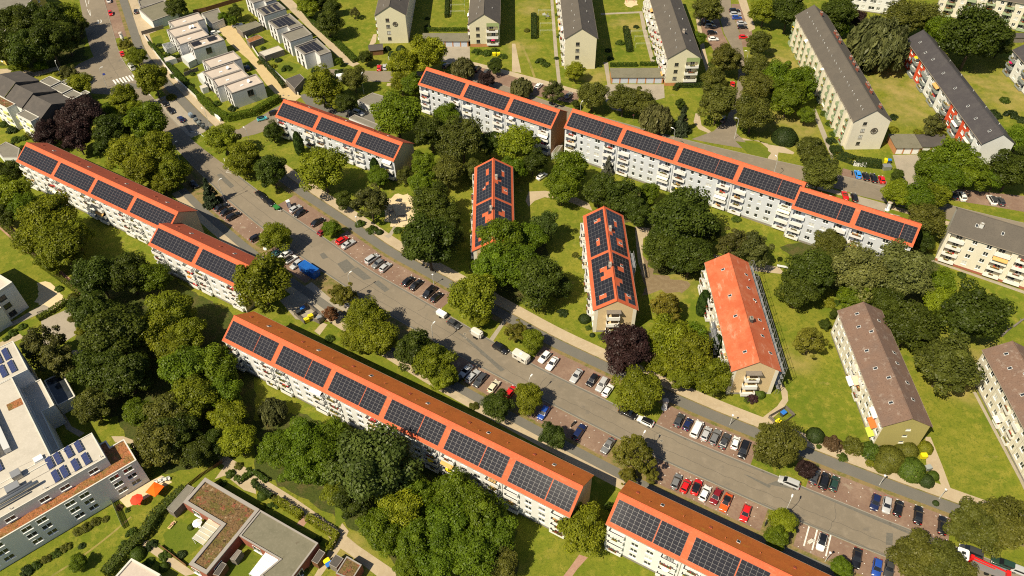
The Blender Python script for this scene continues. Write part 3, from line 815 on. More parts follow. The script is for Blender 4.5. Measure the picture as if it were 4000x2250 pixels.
def awning_mesh(w):
    def f():
        b = MB()
        b.face([(-w / 2, 0, 0), (-w / 2, -1.15, -.55), (w / 2, -1.15, -.55), (w / 2, 0, 0)])
        b.face([(-w / 2, -1.15, -.55), (-w / 2, -1.16, -.75), (w / 2, -1.16, -.75), (w / 2, -1.15, -.55)])
        b.tube((-w / 2, 0, .04), (w / 2, 0, .04), .07, n=6)
        return b.mesh('awning', 'fabric')
    return cached(('awn', round(w, 1)), f)
def parasol_mesh(n=8, r=1.25):
    def f():
        b = MB()
        for k in range(n):
            a0, a1 = 2 * math.pi * k / n, 2 * math.pi * (k + 1) / n
            p0, p1 = (r * math.cos(a0), r * math.sin(a0), 2.05), (r * math.cos(a1), r * math.sin(a1), 2.05)
            b.face([p0, p1, (0, 0, 2.55)])
            b.face([(p0[0], p0[1], 1.92), (p1[0], p1[1], 1.92), p1, p0])
        b.tube((0, 0, 0), (0, 0, 2.5), .03, n=6)
        b.lathe([(.28, 0), (.28, .08), (0.01, .1)], 10)
        return b.mesh('parasol', 'fabric')
    return cached(('parasol', n, r), f)
def panel_mesh(cell='panel_cell'):
    def f():
        b = MB()
        e = 0.016
        t = 0.045
        b.face([(e, e, t), (1 - e, e, t), (1 - e, 1 - e, t), (e, 1 - e, t)], 0)
        for q in (((0, 0), (1, 0), (1 - e, e), (e, e)), ((1, 0), (1, 1), (1 - e, 1 - e), (1 - e, e)), ((1, 1), (0, 1), (e, 1 - e), (1 - e, 1 - e)), ((0, 1), (0, 0), (e, e), (e, 1 - e))):
            b.face([(x, y, t) for x, y in q], 1)
        for p, q in (((0, 0), (1, 0)), ((1, 0), (1, 1)), ((1, 1), (0, 1)), ((0, 1), (0, 0))):
            b.face([(*p, 0), (*q, 0), (*q, t), (*p, t)], 1)
        return b.mesh('solar_panel', [cell, 'panel_rim'])
    return cached(('panel', cell), f)
def vent_mesh():
    def f():
        b = MB()
        b.tube((0, 0, -.2), (0, 0, .45), .08, n=8)
        b.lathe([(.001, .56), (.15, .5), (.15, .42), (.08, .42)], 8)
        return b.mesh('vent_pipe', 'metal_light')
    return cached('vent', f)
def skylight_mesh():
    def f():
        b = MB()
        b.box(-.36, .36, -.5, .5, -.05, .09, 0)
        b.face([(-.28, -.41, .094), (.28, -.41, .094), (.28, .41, .094), (-.28, .41, .094)], 1)
        return b.mesh('skylight', ['metal_light', 'glass_dark'])
    return cached('sky', f)
def chimney_mesh(m='chimney_brick'):
    def f():
        b = MB()
        b.box(-.35, .35, -.5, .5, -.9, 1.15, 0)
        b.box(-.42, .42, -.57, .57, 1.15, 1.27, 1)
        b.box(-.15, .15, -.3, .3, 1.27, 1.42, 0)
        return b.mesh('chimney', [m, 'kerb'])
    return cached(('chim', m), f)
def dish_mesh():
    def f():
        b = MB()
        pr = [(0.001, 0), (.2, .02), (.38, .085), (.45, .13)]
        i = len(b.v)
        b.lathe(pr, 14)
        b.tube((0, 0, 0), (0, 0, .45), .015, n=5)
        b.tube((0, -.05, -.02), (0, -.45, -.5), .03, n=6)
        return b.mesh('satellite_dish', 'frame_white')
    return cached('dish', f)

SUNB = [(.75, .55, .02), (.62, .02, .12), (.85, .83, .78), (.8, .78, .6), (.2, .4, .62), (.75, .22, .05)]
class Block:
    """gabled apartment block; local x across (front = -x), local y along (near end = -y)"""
    def __init__(s, name, label, geom, wall='wall_white', gable=None, roof=('roof_orange', 'roof_orange'), storeys=4, plinth=0.7, plinth_m='plinth',
                 pattern=None, gholes=(), bal='balcony_white', bald=0.75, frame='frame_white', cellmat=None, cellmats=(), seed=1, winh=1.3, dress=0.5, ove=0.45, gable_extra=None):
        s.cx, s.cy, yaw, s.L, s.W, s.he, s.hr = geom
        s.rng = random.Random(seed)
        s.root = thing(name, label, 'building', (s.cx, s.cy, 0), RAD(yaw))
        s.w, s.l = s.W - 2 * ove, s.L - 0.5
        s.al = math.atan2(s.hr, s.W / 2)
        s.sl = math.hypot(s.hr, s.W / 2)
        s.fh = (s.he - 0.25 - plinth) / storeys
        s.storeys, s.plinth, s.bal, s.bald, s.frame, s.winh, s.dress = storeys, plinth, bal, bald, frame, winh, dress
        s.holes = {'W': [], 'S': []}
        s.ztop = s.he + s.hr * ove / (s.W / 2) - 0.16
        if pattern:
            s.layout(pattern)
        for h in gholes:
            s.holes['S'].append(h)
        s.make_walls(wall, gable or wall, plinth_m, cellmat, cellmats)
        s.make_roof(roof)
        s.fill()
    def layout(s, pattern):
        """pattern: list of (u0,u1,kind) repeated at each storey, metres from the far end"""
        for k in range(s.storeys):
            zf = s.plinth + k * s.fh
            for u0, u1, kind in pattern:
                if kind == 'b':
                    s.holes['W'].append((u0, u1, zf + .06, zf + s.fh - .28, 'b'))
                else:
                    s.holes['W'].append((u0, u1, zf + 0.88, zf + .88 + s.winh, 'w'))
    def P(s, side, u, v, n=0.0):
        if side == 'W':
            return (-s.w / 2 - n, s.l / 2 - u, v)
        return (-s.w / 2 + u, -s.l / 2 - n, v)
    def make_walls(s, wall, gable, plinth_m, cellmat, cellmats):
        b = MB()
        mats = [wall, gable, plinth_m] + list(cellmats)
        for side, Lw in (('W', s.l), ('S', s.w)):
            H_ = s.holes[side]
            us = sorted(set([0, Lw] + [h[0] for h in H_] + [h[1] for h in H_]))
            vs_ = sorted(set([0, s.plinth, s.ztop] + [h[2] for h in H_] + [h[3] for h in H_]))
            for i in range(len(us) - 1):
                if us[i + 1] - us[i] < 1e-4:
                    continue
                for j in range(len(vs_) - 1):
                    uc, vc = (us[i] + us[i + 1]) / 2, (vs_[j] + vs_[j + 1]) / 2
                    if any(h[0] < uc < h[1] and h[2] < vc < h[3] for h in H_):
                        continue
                    mi = (0 if side == 'W' else 1)
                    if vc < s.plinth:
                        mi = 2
                    elif cellmat:
                        q = cellmat(side, uc, vc)
                        mi = mi if q is None else q
                    b.face([s.P(side, us[i], vs_[j]), s.P(side, us[i + 1], vs_[j]), s.P(side, us[i + 1], vs_[j + 1]), s.P(side, us[i], vs_[j + 1])], mi)
            for h in H_:
                d = 1.15 if h[4] == 'b' else 0.16
                u0, u1, v0, v1 = h[:4]
                mi = 0 if side == 'W' else 1
                for a, c in (((u0, v0), (u1, v0)), ((u1, v0), (u1, v1)), ((u1, v1), (u0, v1)), ((u0, v1), (u0, v0))):
                    b.face([s.P(side, *a), s.P(side, *a, -d), s.P(side, *c, -d), s.P(side, *c)], mi)
                if h[4] == 'b':
                    b.face([s.P(side, u0, v0, -d), s.P(side, u1, v0, -d), s.P(side, u1, v1, -d), s.P(side, u0, v1, -d)], mi)
        w2, l2 = s.w / 2, s.l / 2
        zr = s.he + s.hr - 0.2
        b.face([(-w2, -l2, s.ztop), (w2, -l2, s.ztop), (0, -l2, zr)], 1)
        b.face([(w2, l2, 0), (-w2, l2, 0), (-w2, l2, s.ztop), (0, l2, zr), (w2, l2, s.ztop)], 1)
        b.face([(w2, -l2, 0), (w2, l2, 0), (w2, l2, s.ztop), (w2, -l2, s.ztop)], 0)
        ob('wall', b.mesh('wall', mats), s.root)
    def make_roof(s, roof):
        tk = 0.16
        W2, L2 = s.W / 2, s.L / 2
        for sx, m, nm in ((-1, roof[0], 'roof_slope'), (1, roof[1], 'roof_slope')):
            b = MB()
            x0, z0, x1, z1 = sx * W2, s.he, 0.0, s.he + s.hr
            for zz, fl in ((0, False), (-tk, True)):
                q = [(x0, -L2, z0 + zz), (x1, -L2, z1 + zz), (x1, L2, z1 + zz), (x0, L2, z0 + zz)]
                if (sx > 0) == (not fl):
                    q = q[::-1]
                b.face(q, 0)
            b.face([(x0, -L2, z0 - tk), (x0, L2, z0 - tk), (x0, L2, z0), (x0, -L2, z0)], 1)
            for y in (-L2, L2):
                b.face([(x0, y, z0 - tk), (x1, y, z1 - tk), (x1, y, z1), (x0, y, z0)], 1)
            ob(nm, b.mesh(nm, [m, roof[2] if len(roof) > 2 else m]), s.root)
            gb = MB()
            gb.box(sx * W2 - .07, sx * W2 + .07, -L2, L2, s.he - .2, s.he - .05)
            ob('gutter', gb.mesh('gutter', 'gutter'), s.root)
        rb = MB()
        rb.tube((0, -L2, s.he + s.hr - .02), (0, L2, s.he + s.hr - .02), .13, n=8)
        ob('ridge_cap', rb.mesh('ridge_cap', roof[0]), s.root)
    def on_roof(s, side, u, q, lift=0.0):
        """point and rotation on a slope: u metres from far end, q 0 eave..1 ridge"""
        if side == 'W':
            x = -s.W / 2 * (1 - q)
            X, Y = Vector((0, -1, 0)), Vector((math.cos(s.al), 0, math.sin(s.al)))
        else:
            x = s.W / 2 * (1 - q)
            X, Y = Vector((0, 1, 0)), Vector((-math.cos(s.al), 0, math.sin(s.al)))
        Z = X.cross(Y)
        M = Matrix((X, Y, Z)).transposed()
        p = Vector((x, s.L / 2 - u, s.he + s.hr * q)) + Z * lift
        return p, M.to_euler()
    def panels(s, side, u0, u1, q0, q1, cols, rows, split=None, gap=0.5, skip=(), cell='panel_cell', count=None):
        me = panel_mesh(cell)
        pw = (u1 - u0 - (gap if split else 0)) / cols
        ph = (q1 - q0) * s.sl / rows
        for i in range(cols):
            uu = u0 + i * pw + (gap if split and i >= split else 0)
            for j in range(rows):
                if (i, j) in skip:
                    continue
                if side == 'W':
                    p, e = s.on_roof('W', uu + .006, q0 + (q1 - q0) * j / rows, 0.10)
                else:
                    p, e = s.on_roof('E', uu + pw - .006, q0 + (q1 - q0) * j / rows, 0.10)
                s.pan.append((p, e, (pw - .012, ph - .012, 1.0)))
    pan = None
    def begin_panels(s):
        s.pan = []
    def end_panels(s, cell='panel_cell', limit=300):
        camv = Vector((0, 0, H))
        mw_ = Matrix.Translation((s.cx, s.cy, 0)) @ Matrix.Rotation(s.root.rotation_euler.z, 4, 'Z')
        s.pan.sort(key=lambda a: (mw_ @ a[0] - camv).length)
        for p, e, k in s.pan[:limit]:
            ob('solar_panel', panel_mesh(cell), s.root, p, e, k)
        rest = s.pan[limit:]
        if rest:
            src = panel_mesh(cell)
            vv = [v.co.copy() for v in src.vertices]
            ff = [(tuple(f.vertices), f.material_index) for f in src.polygons]
            b = MB()
            for p, e, k in rest:
                M = Matrix.Translation(p) @ e.to_matrix().to_4x4() @ Matrix.Diagonal((*k, 1))
                i = len(b.v)
                b.v += [tuple(M @ c) for c in vv]
                for f, mi in ff:
                    b.f.append(tuple(i + q for q in f))
                    b.m.append(mi)
            o = ob('solar_panel_field', b.mesh('solar_panel_field', [cell, 'panel_rim']), s.root)
            o['kind'] = 'stuff'
    def add(s, kind, side, u, q, rot=None, m=None):
        p, e = s.on_roof(side, u, q)
        if kind == 'skylight':
            ob('skylight', skylight_mesh(), s.root, p, e)
        elif kind == 'hatch':
            ob('roof_hatch', cached('hatch', lambda: (lambda z: (z.box(-.3, .3, -.4, .4, -.05, .12), z.mesh('roof_hatch', 'roof_brown_red'))[1])(MB())), s.root, p, e)
        elif kind == 'tile_vent':
            ob('tile_vent', cached('tvent', lambda: (lambda z: (z.tube((0, 0, -.2), (0, 0, .35), .09, n=8), z.mesh('tile_vent', 'roof_terracotta'))[1])(MB())), s.root, p)
        elif kind == 'vent':
            ob('vent_pipe', vent_mesh(), s.root, p)
        else:
            ob('chimney', chimney_mesh(m or 'chimney_brick'), s.root, p)
    def fill(s):
        r = s.rng
        for side in ('W', 'S'):
            rz = -math.pi / 2 if side == 'W' else 0.0
            for u0, u1, v0, v1, kind in s.holes[side]:
                w, h = u1 - u0, v1 - v0
                uc, vc = (u0 + u1) / 2, (v0 + v1) / 2
                if kind == 'w':
                    o = ob('window', window_mesh(w, h, s.frame), s.root, s.P(side, uc, vc), rz)
                    gm = r.choices(['glass_dark', 'glass_mid', 'blind'], [.55, .3, .15])[0]
                    ob('pane', pane_mesh(w, h, gm), o)
                else:
                    ph = 0.95
                    o = ob('balcony', parapet_mesh(w + .24, s.bald, ph, s.bal), s.root, s.P(side, uc, v0), rz)
                    dw = min(1.7, w * .55)
                    ob('balcony_door', cached(('bdoor', round(dw, 2)), lambda: s.door_mesh(dw)), o, (r.choice([-.4, .4]), 1.13, 0.02))
                    if r.random() < s.dress:
                        ob('flower_box', tuft_mesh(r.randrange(6), min(w - .3, r.choice([1.2, 1.8, 2.4]))), o, (r.uniform(-.3, .3), -s.bald - .02, ph - .02))
                    if r.random() < s.dress * .9:
                        ob('balcony_seating', chair_mesh(), o, (r.uniform(-.4, .4), -.1, .01), r.uniform(-.4, .4), None, r.choice([(.12, .09, .06), (.6, .6, .58), (.3, .3, .3), (.45, .3, .12), (.5, .05, .05)]))
                    x = r.random()
                    if x < s.dress * .13:
                        ob('awning', awning_mesh(w - .1), o, (0, -.06, h - .1), None, None, r.choice(SUNB[2:4] + SUNB[2:4] + [(.6, .35, .12)]))
                    elif x < s.dress * .17:
                        ob('parasol', parasol_mesh(8, 1.0), o, (r.uniform(-.4, .4), -.35, .02), None, None, r.choice(SUNB))
    @staticmethod
    def door_mesh(dw):
        b = MB()
        b.box(-dw / 2, dw / 2, -.04, 0, 0, 2.1, 0)
        b.face([(-dw / 2 + .1, -.043, .12), (-.04, -.043, .12), (-.04, -.043, 2.0), (-dw / 2 + .1, -.043, 2.0)], 1)
        b.face([(.04, -.043, .12), (dw / 2 - .1, -.043, .12), (dw / 2 - .1, -.043, 2.0), (.04, -.043, 2.0)], 1)
        return b.mesh('balcony_door', ['frame_white', 'glass_dark'])
    def downpipe(s, u):
        b = MB()
        x, y, _ = s.P('W', u, 0, .08)
        b.tube((x, y, .2), (x, y, s.he - .1), .06, n=6)
        ob('downpipe', b.mesh('downpipe', 'zinc'), s.root)
    def emblem(s, u, v, R=1.15):
        b = MB()
        n = 24
        for ra, rb_, d in ((R, R * .78, .16), (R * .5, .02, .1)):
            for k in range(n):
                a0, a1 = 2 * math.pi * k / n, 2 * math.pi * (k + 1) / n
                q = lambda rr, a, dd: s.P('S', u + rr * math.cos(a), v + rr * math.sin(a), dd)
                b.face([q(rb_, a0, d), q(ra, a0, d), q(ra, a1, d), q(rb_, a1, d)], 0)
                b.face([q(ra, a0, .002), q(ra, a1, .002), q(ra, a1, d), q(ra, a0, d)], 0)
        for k in range(8):
            a = math.pi / 4 * k
            q = lambda rr, aa, dd: s.P('S', u + rr * math.cos(aa), v + rr * math.sin(aa), dd)
            b.face([q(R * .48, a - .16, .12), q(R * (1.45 if k in (0, 4) else .80), a, .12), q(R * .48, a + .16, .12)], 0)
        ob('compass_emblem', b.mesh('compass_emblem', 'frame_dark'), s.root)

def sections(l, n, kinds):
    """front layout of n stair sections; returns (pattern, boundaries)"""
    pat, cuts = [], []
    L = l / n
    for i in range(n):
        k = kinds[i] if isinstance(kinds, (list, tuple)) else kinds
        u = i * L
        bw = L * .205
        if k == 'bWWb':
            pat += [(u + .04 * L, u + .04 * L + bw, 'b'), (u + .345 * L, u + .345 * L + 1.55, 'w'), (u + .55 * L, u + .55 * L + 1.55, 'w'), (u + .745 * L, u + .745 * L + bw, 'b')]
        elif k == 'bwwWb':
            pat += [(u + .03 * L, u + .03 * L + bw * .95, 'b'), (u + .30 * L, u + .30 * L + 1.05, 'w'), (u + .435 * L, u + .435 * L + 1.05, 'w'), (u + .58 * L, u + .58 * L + 1.75, 'w'), (u + .76 * L, u + .76 * L + bw * .95, 'b')]
        if i:
            cuts.append(u)
    return [(a, b, c) for a, b, c in pat], cuts

def solar_row(name, label, geom, n, kinds, cols, split, wall, storeys, seed, roof, gable=None, skip=None, q=(.13, .82), dress=.5):
    pat, cuts = sections(geom[3] - .5, n, kinds)
    B = Block(name, label, geom, wall=wall, gable=gable, roof=roof, storeys=storeys, pattern=pat, seed=seed, dress=dress)
    for c in cuts:
        B.downpipe(c)
    B.begin_panels()
    Ls = geom[3] / n
    for i in range(n):
        u0 = .35 + i * Ls + (.55 if i else .25)
        u1 = (i + 1) * Ls - (.55 if i < n - 1 else .6)
        c = cols[i] if isinstance(cols, (list, tuple)) else cols
        B.panels('W', u0, u1, q[0], q[1], c, 6, split=split, gap=.10 if wall == 'wall_bluegrey' else .22, skip=(skip or {}).get(i, ()))
    B.end_panels()
    r = random.Random(seed + 50)
    for i in range(n):
        for f, qq, kd in ((.18, .5, 'hatch'), (.36, .72, 'tile_vent'), (.52, .55, 'skylight'), (.80, .62, 'tile_vent')):
            B.add(kd, 'E', (i + f) * Ls + r.uniform(-.4, .4), qq)
    return B

# ------------------------------------------------------------------ orange roofed solar blocks
ROLD = ('roof_orange', 'roof_orange_old')
RBR = ('roof_orange', 'roof_brown_red')
solar_row('apartment_block', 'white block with four solar arrays in front of the purple beeches', (-122.83, 188.43, 58.5, 68.08, 11.44, 10.30, 3.71), 4, 'bWWb', 12, None, 'wall_white', 4, 11, RBR, 'wall_beige', {3: ((11, 0), (10, 0), (11, 1))})
solar_row('apartment_block', 'white block with two solar arrays, right end behind a street tree', (-83.51, 157.37, 58.6, 34.0, 11.3, 10.0, 3.65), 2, 'bWWb', 12, None, 'wall_white', 4, 12, RBR, 'wall_beige')
solar_row('apartment_block', 'low three-storey solar block with yellow awning and three arrays', (-54.90, 218.4, 58.12, 50.3, 11.25, 8.2, 3.81), 3, 'bWWb', 12, None, 'wall_bluegrey', 3, 13, RBR, 'wall_beige', dress=.6)
solar_row('apartment_block', 'pale blue solar block with three arrays and two blue parasols', (-5.89, 231.41, 57.7, 53.31, 11.51, 11.17, 3.97), 3, ['bwwWb', 'bWWb', 'bWWb'], [14, 12, 12], None, 'wall_bluegrey', 4, 14, ('roof_orange', 'roof_orange'), 'wall_brown')
solar_row('apartment_block', 'longest pale blue solar block with four arrays above the courtyard', (52.93, 197.41, 57.77, 76.13, 11.51, 11.20, 4.0), 4, 'bwwWb', 15, 10, 'wall_bluegrey', 4, 15, ('roof_orange', 'roof_orange'), 'wall_brown')
solar_row('apartment_block', 'pale blue solar block with two arrays behind the silver lime trees', (97.2, 167.1, 58.6, 33.2, 11.42, 11.01, 3.84), 2, 'bWWb', 13, 10, 'wall_bluegrey', 4, 16, ('roof_orange', 'roof_orange'), 'wall_brown')
solar_row('apartment_block', 'long white solar block with six arrays behind the foreground trees', (-27.48, 105.95, 59.25, 95.80, 11.21, 10.19, 3.81), 6, 'bWWb', 13, 8, 'wall_white', 4, 17, ROLD, 'wall_beige', dress=.6)
solar_row('apartment_block', 'white solar block cut off at the lower edge beside parked red cars', (48.26, 63.68, 59.28, 64.0, 11.5, 10.28, 3.7), 4, 'bWWb', 13, 8, 'wall_white', 4, 18, ROLD, 'wall_beige', dress=.6)

def gable_bal(w, z0, fh, n, u0, u1):
    return [(u0, u1, z0 + k * fh + .06, z0 + k * fh + fh - .3, 'b') for k in range(n)]
def canopy(B, u, v, w):
    b = MB()
    p = B.P('S', u, v)
    b.box(p[0] - w / 2, p[0] + w / 2, p[1] - 1.4, p[1] - .003, p[2], p[2] + .14)
    ob('canopy', b.mesh('canopy', 'wood_grey'), B.root)
# ------------------------------------------------------------------ three short blocks of the courtyard
for i, (label, geom) in enumerate((
        ('short solar block half hidden behind the big courtyard tree', (-4.98, 176.95, 0.0, 38.35, 11.87, 8.56, 3.52)),
        ('short solar block with beige gable behind the purple tree', (26.54, 153.33, -0.43, 37.31, 11.63, 8.55, 3.60)),
        ('short block with plain orange tiles and scaffolding along its side', (57.57, 132.35, -0.94, 37.22, 11.79, 9.12, 3.59)))):
    l = geom[3] - .5
    pat = []
    for k in range(4):
        u = l * k / 4
        pat += [(u + .9, u + 4.1, 'b'), (u + 5.2, u + 6.5, 'w'), (u + 7.3, u + 8.6, 'w')]
    pl, fh = .7, (geom[5] - .95) / 3
    B = Block('courtyard_block', label, geom, wall='wall_ivory', gable='wall_beige', roof=('roof_orange', 'roof_orange_old' if i == 2 else 'roof_orange') if i < 2 else ('roof_terracotta', 'roof_terracotta'),
              storeys=3, pattern=pat, gholes=gable_bal(0, pl, fh, 3, 3.3, 6.4), seed=30 + i, bald=1.15, dress=.55)
    canopy(B, 4.85, geom[5] - .15, 3.7)
    cs = MB()
    for u0 in (0.0, B.w - .9):
        cs.box(-B.w / 2 + u0, -B.w / 2 + u0 + .9, -B.l / 2 - .03, -B.l / 2 - .002, 0, B.ztop)
    ob('corner_strip', cs.mesh('corner_strip', 'wall_ivory'), B.root)
    if i < 2:
        B.begin_panels()
        L = geom[3]
        sk1 = {(2, 3), (3, 3), (7, 2), (6, 3)} if i == 0 else {(2, 3), (2, 2), (8, 2), (7, 2)}
        sk2 = {(3, 3), (3, 2), (4, 4), (4, 3), (5, 4), (5, 3), (9, 1), (9, 2)} if i == 0 else {(3, 2), (3, 3), (4, 3), (4, 4), (5, 3), (5, 2), (9, 1), (9, 2), (5, 4)}
        B.panels('W', 1.1, L / 2 - .5, .16, .93, 11, 5, skip=sk1)
        B.panels('W', L / 2 + .5, L - 1.0, .16, .93, 11, 5, skip=sk2)
        B.panels('E', 1.1, L / 2 - .5, .14, .93, 11, 5, skip={(2, 2), (3, 2), (5, 4), (5, 3), (6, 4), (7, 2), (7, 1), (8, 2), (8, 1)})
        B.panels('E', L / 2 + .5, L - 1.0, .14, .93, 11, 5, skip={(2, 2), (3, 2), (3, 3), (6, 4), (6, 3), (7, 4), (9, 2), (9, 1), (10, 2)})
        B.end_panels()
        for u, q in ((4.6, .55), (12.5, .5), (23.5, .6), (33, .45)):
            B.add('skylight', 'W', u, q)
        for u, q in ((4.5, .5), (13.5, .4), (23, .5), (33.5, .4)):
            B.add('skylight', 'E', u, q)
        B.add('chimney', 'E', 9.8, .85, m='roof_flat_light')
        B.add('chimney', 'W', 24.5, .9, m='roof_flat_light')
    else:
        for u, q in ((5, .62), (14.5, .62), (21.5, .62), (33, .62)):
            B.add('skylight', 'W', u, q)
        for u, q in ((6, .35), (11.2, .45), (15, .3), (22, .35), (27.5, .45), (32.5, .3)):
            B.add('skylight', 'E', u, q)
        B.add('chimney', 'E', 24.0, .86, m='roof_slate')
        for u in (8, 16, 25):
            B.add('vent', 'E', u, .3)
        # scaffold along the far eave and the front
        sb = MB()
        X = B.W / 2 + .5
        for k in range(13):
            y = B.l / 2 - k * B.l / 12
            for x in (X, X + .75):
                sb.tube((x, y, 0), (x, y, geom[5] + 1.1), .05, n=5)
            for z in (2.0, 4.0, 6.0, 8.0, geom[5] + .9):
                sb.tube((X, y, z), (X + .75, y, z), .04, n=4)
        for z in (2.0, 4.0, 6.0, 8.0):
            sb.box(X + .06, X + .7, -B.l / 2, B.l / 2, z, z + .05)
            sb.tube((X + .75, -B.l / 2, z + 1), (X + .75, B.l / 2, z + 1), .035, n=4)
        sb.tube((X + .75, -B.l / 2, geom[5] + .9), (X + .75, B.l / 2, geom[5] + .9), .035, n=4)
        so = tag(ob('scaffold', sb.mesh('scaffold', 'zinc'), None, B.root.location, RAD(geom[2])), 'grey tube scaffold standing along the plain orange roof', 'scaffold')
        sb = MB()
        X = -B.W / 2 - .9
        for k in range(4):
            y = -2.0 - k * 2.4
            for x in (X, X - .75):
                sb.tube((x, y, 0), (x, y, geom[5] + .6), .05, n=5)
            for z in (2, 4, 6, 8):
                sb.tube((X, y, z), (X - .75, y, z), .04, n=4)
        for z in (2.0, 4.0, 6.0, 8.0):
            sb.box(X - .7, X - .06, -9.2, -2, z, z + .05)
            sb.tube((X - .75, -9.2, z + 1), (X - .75, -2, z + 1), .035, n=4)
        tag(ob('scaffold', sb.mesh('scaffold', 'zinc'), None, B.root.location, RAD(geom[2])), 'short scaffold before the balconies of the plain orange roof', 'scaffold')
    if i == 1:
        sb = MB()
        X = B.W / 2 + .4
        for k in range(4):
            y = 3.2 - k * 1.9
            for x in (X, X + .8):
                sb.tube((x, y, 0), (x, y, geom[5] + .3), .05, n=5)
        for z in (2, 4, 6, 8):
            sb.box(X + .05, X + .75, -2.5, 3.2, z, z + .05)
            sb.tube((X + .8, -2.5, z + .9), (X + .8, 3.2, z + .9), .035, n=4)
        tag(ob('scaffold', sb.mesh('scaffold', 'zinc'), None, B.root.location, RAD(geom[2])), 'small scaffold tower beside the middle short solar block', 'scaffold')

# ------------------------------------------------------------------ brown tiled blocks at the right
def plain_block(name, label, geom, seed, gable, gw, roof='roof_moss', wall='wall_ivory'):
    l = geom[3] - .5
    pat = []
    n = int(l / 2.35)
    for k in range(n):
        u = (k + .5) * l / n
        if k in (n // 2 - 1, n // 2 + 1):
            pat.append((u - 1.05, u + 1.05, 'b'))
        else:
            ww = 1.35 if k % 3 else .8
            pat.append((u - ww / 2, u + ww / 2, 'w'))
    B = Block(name, label, geom, wall=wall, gable=gable, roof=(roof, roof), storeys=3, pattern=pat, gholes=gw, seed=seed, bald=.5, dress=.5, plinth=.5, winh=1.35)
    jm = MB()
    for k in range(1, 3):
        z = .5 + k * B.fh - .02
        jm.box(-B.w / 2 - .012, -B.w / 2 - .002, -B.l / 2, B.l / 2, z, z + .07)
    for k in range(0, n, 2):
        u = k * l / n
        y = B.l / 2 - u
        jm.box(-B.w / 2 - .016, -B.w / 2 - .0025, y - .035, y + .035, 0.5, B.he)
    ob('panel_joint', jm.mesh('panel_joint', 'concrete'), B.root)
    for u, q in ((3, .62), (7, .5), (9.5, .85), (14.5, .45), (20, .5), (23.5, .8), (30, .55)):
        B.add('skylight', 'W', u, q)
    for u, q in ((5, .5), (15, .4), (18.5, .5), (24, .4), (29, .5)):
        B.add('skylight', 'E', u, q)
    return B
B = plain_block('apartment_block', 'brown tiled block with olive gable and orange awning', (87.86, 115.70, -1.29, 35.31, 11.19, 8.33, 3.20), 41, 'wall_olive',
            [(5.4, 6.5, 1.6, 2.35, 'w'), (5.4, 6.5, 4.1, 4.85, 'w'), (5.4, 6.5, 6.5, 7.25, 'w')])
for u, v, w, c in ((31.6, 5.3, 3.0, (.75, .16, .04)), (32.4, 2.8, 2.6, (.45, .55, .08)), (19.5, 5.2, 2.6, (.8, .5, .35)), (17.5, 2.6, 3.0, (.8, .8, .78)), (30.6, 7.9, 3.0, (.82, .82, .78))):
    ob('awning', awning_mesh(w), B.root, B.P('W', u, v, .03), -math.pi / 2, None, c)
B2 = plain_block('apartment_block', 'brown tiled block cut off by the right edge of the picture', (118.26, 101.05, -1.5, 36.0, 11.51, 9.0, 3.33), 42, 'wall_cream', [])

# ------------------------------------------------------------------ white block at the right edge
geom = (145.6, 150.95, 58.0, 52.0, 12.1, 11.1, 4.05)
pat = []
for k in range(3):
    u = .7 + k * 17
    pat += [(u + .1, u + 3.9, 'b'), (u + 5.7, u + 7.0, 'w'), (u + 9.3, u + 10.6, 'w'), (u + 11.8, u + 15.6, 'b')]
B = Block('apartment_block', 'white block with grey roof and brick base at the right edge', geom, wall='wall_ivory', roof=('roof_grey', 'roof_grey'), storeys=4, pattern=pat, seed=45, plinth=.8, plinth_m='brick_red', bald=.6, dress=.6)
for u in (6, 12.5, 20):
    B.add('skylight', 'W', u, .55)
B.add('chimney', 'W', 7, .55, m='metal_light')

# ------------------------------------------------------------------ ivory block with sawtooth balconies and its neighbours
geom = (118.16, 249.97, -.56, 73.35, 12.47, 11.0, 4.32)
l = geom[3] - .5
pat = []
for k in range(14):
    u = .5 + k * (l - .8) / 14
    pat.append((u + .9, u + 3.5, 'b'))
B = Block('apartment_block', 'ivory block with green balconies, brick chimneys and compass emblem', geom, wall='wall_ivory', roof=('roof_grey', 'roof_grey'), storeys=4, plinth=.3, plinth_m='wall_ivory', pattern=pat,
          gholes=[(3.0, 4.3, 1.7 + k * 2.55, 3.0 + k * 2.55, 'w') for k in range(4)], seed=51, bal='balcony_green', bald=1.2, frame='frame_dark', dress=.6)
B.emblem(7.4, 7.3)
wing = MB()
for k in range(14):
    u = .5 + k * (l - .8) / 14
    x0 = -B.w / 2
    y = B.l / 2 - u - 3.5
    wing.face([(x0 - .003, y, .3), (x0 - 1.2, y - .02, .3), (x0 - 1.2, y - .02, B.he - .4), (x0 - .003, y, B.he - .2)])
    wing.face([(x0 - .003, y - .16, .3), (x0 - 1.2, y - .12, .3), (x0 - 1.2, y - .12, B.he - .4), (x0 - .003, y - .16, B.he - .2)])
    wing.face([(x0 - 1.2, y - .02, .3), (x0 - 1.2, y - .12, .3), (x0 - 1.2, y - .12, B.he - .4), (x0 - 1.2, y - .02, B.he - .4)])
ob('privacy_fin', wing.mesh('privacy_fin', 'wall_ivory'), B.root)
for u, q in ((8, .93), (20, .6), (23, .62), (27, .66), (38, .55), (42, .58), (46, .6), (55, .5), (56.5, .5), (60, .55), (69, .55)):
    B.add('chimney', 'E', u, q)
for k in range(24):
    B.add('vent', 'W', 3 + k * 2.9 + (k * 7 % 5) * .3, .52 + .05 * ((k * 3) % 3))
geom = (155.6, 237.4, -.6, 68.0, 10.8, 8.4, 3.7)
l = geom[3] - .5
pat, red = [], []
n = 14
cw = l / n
seq = 'brbrbwbwbrbrbw'
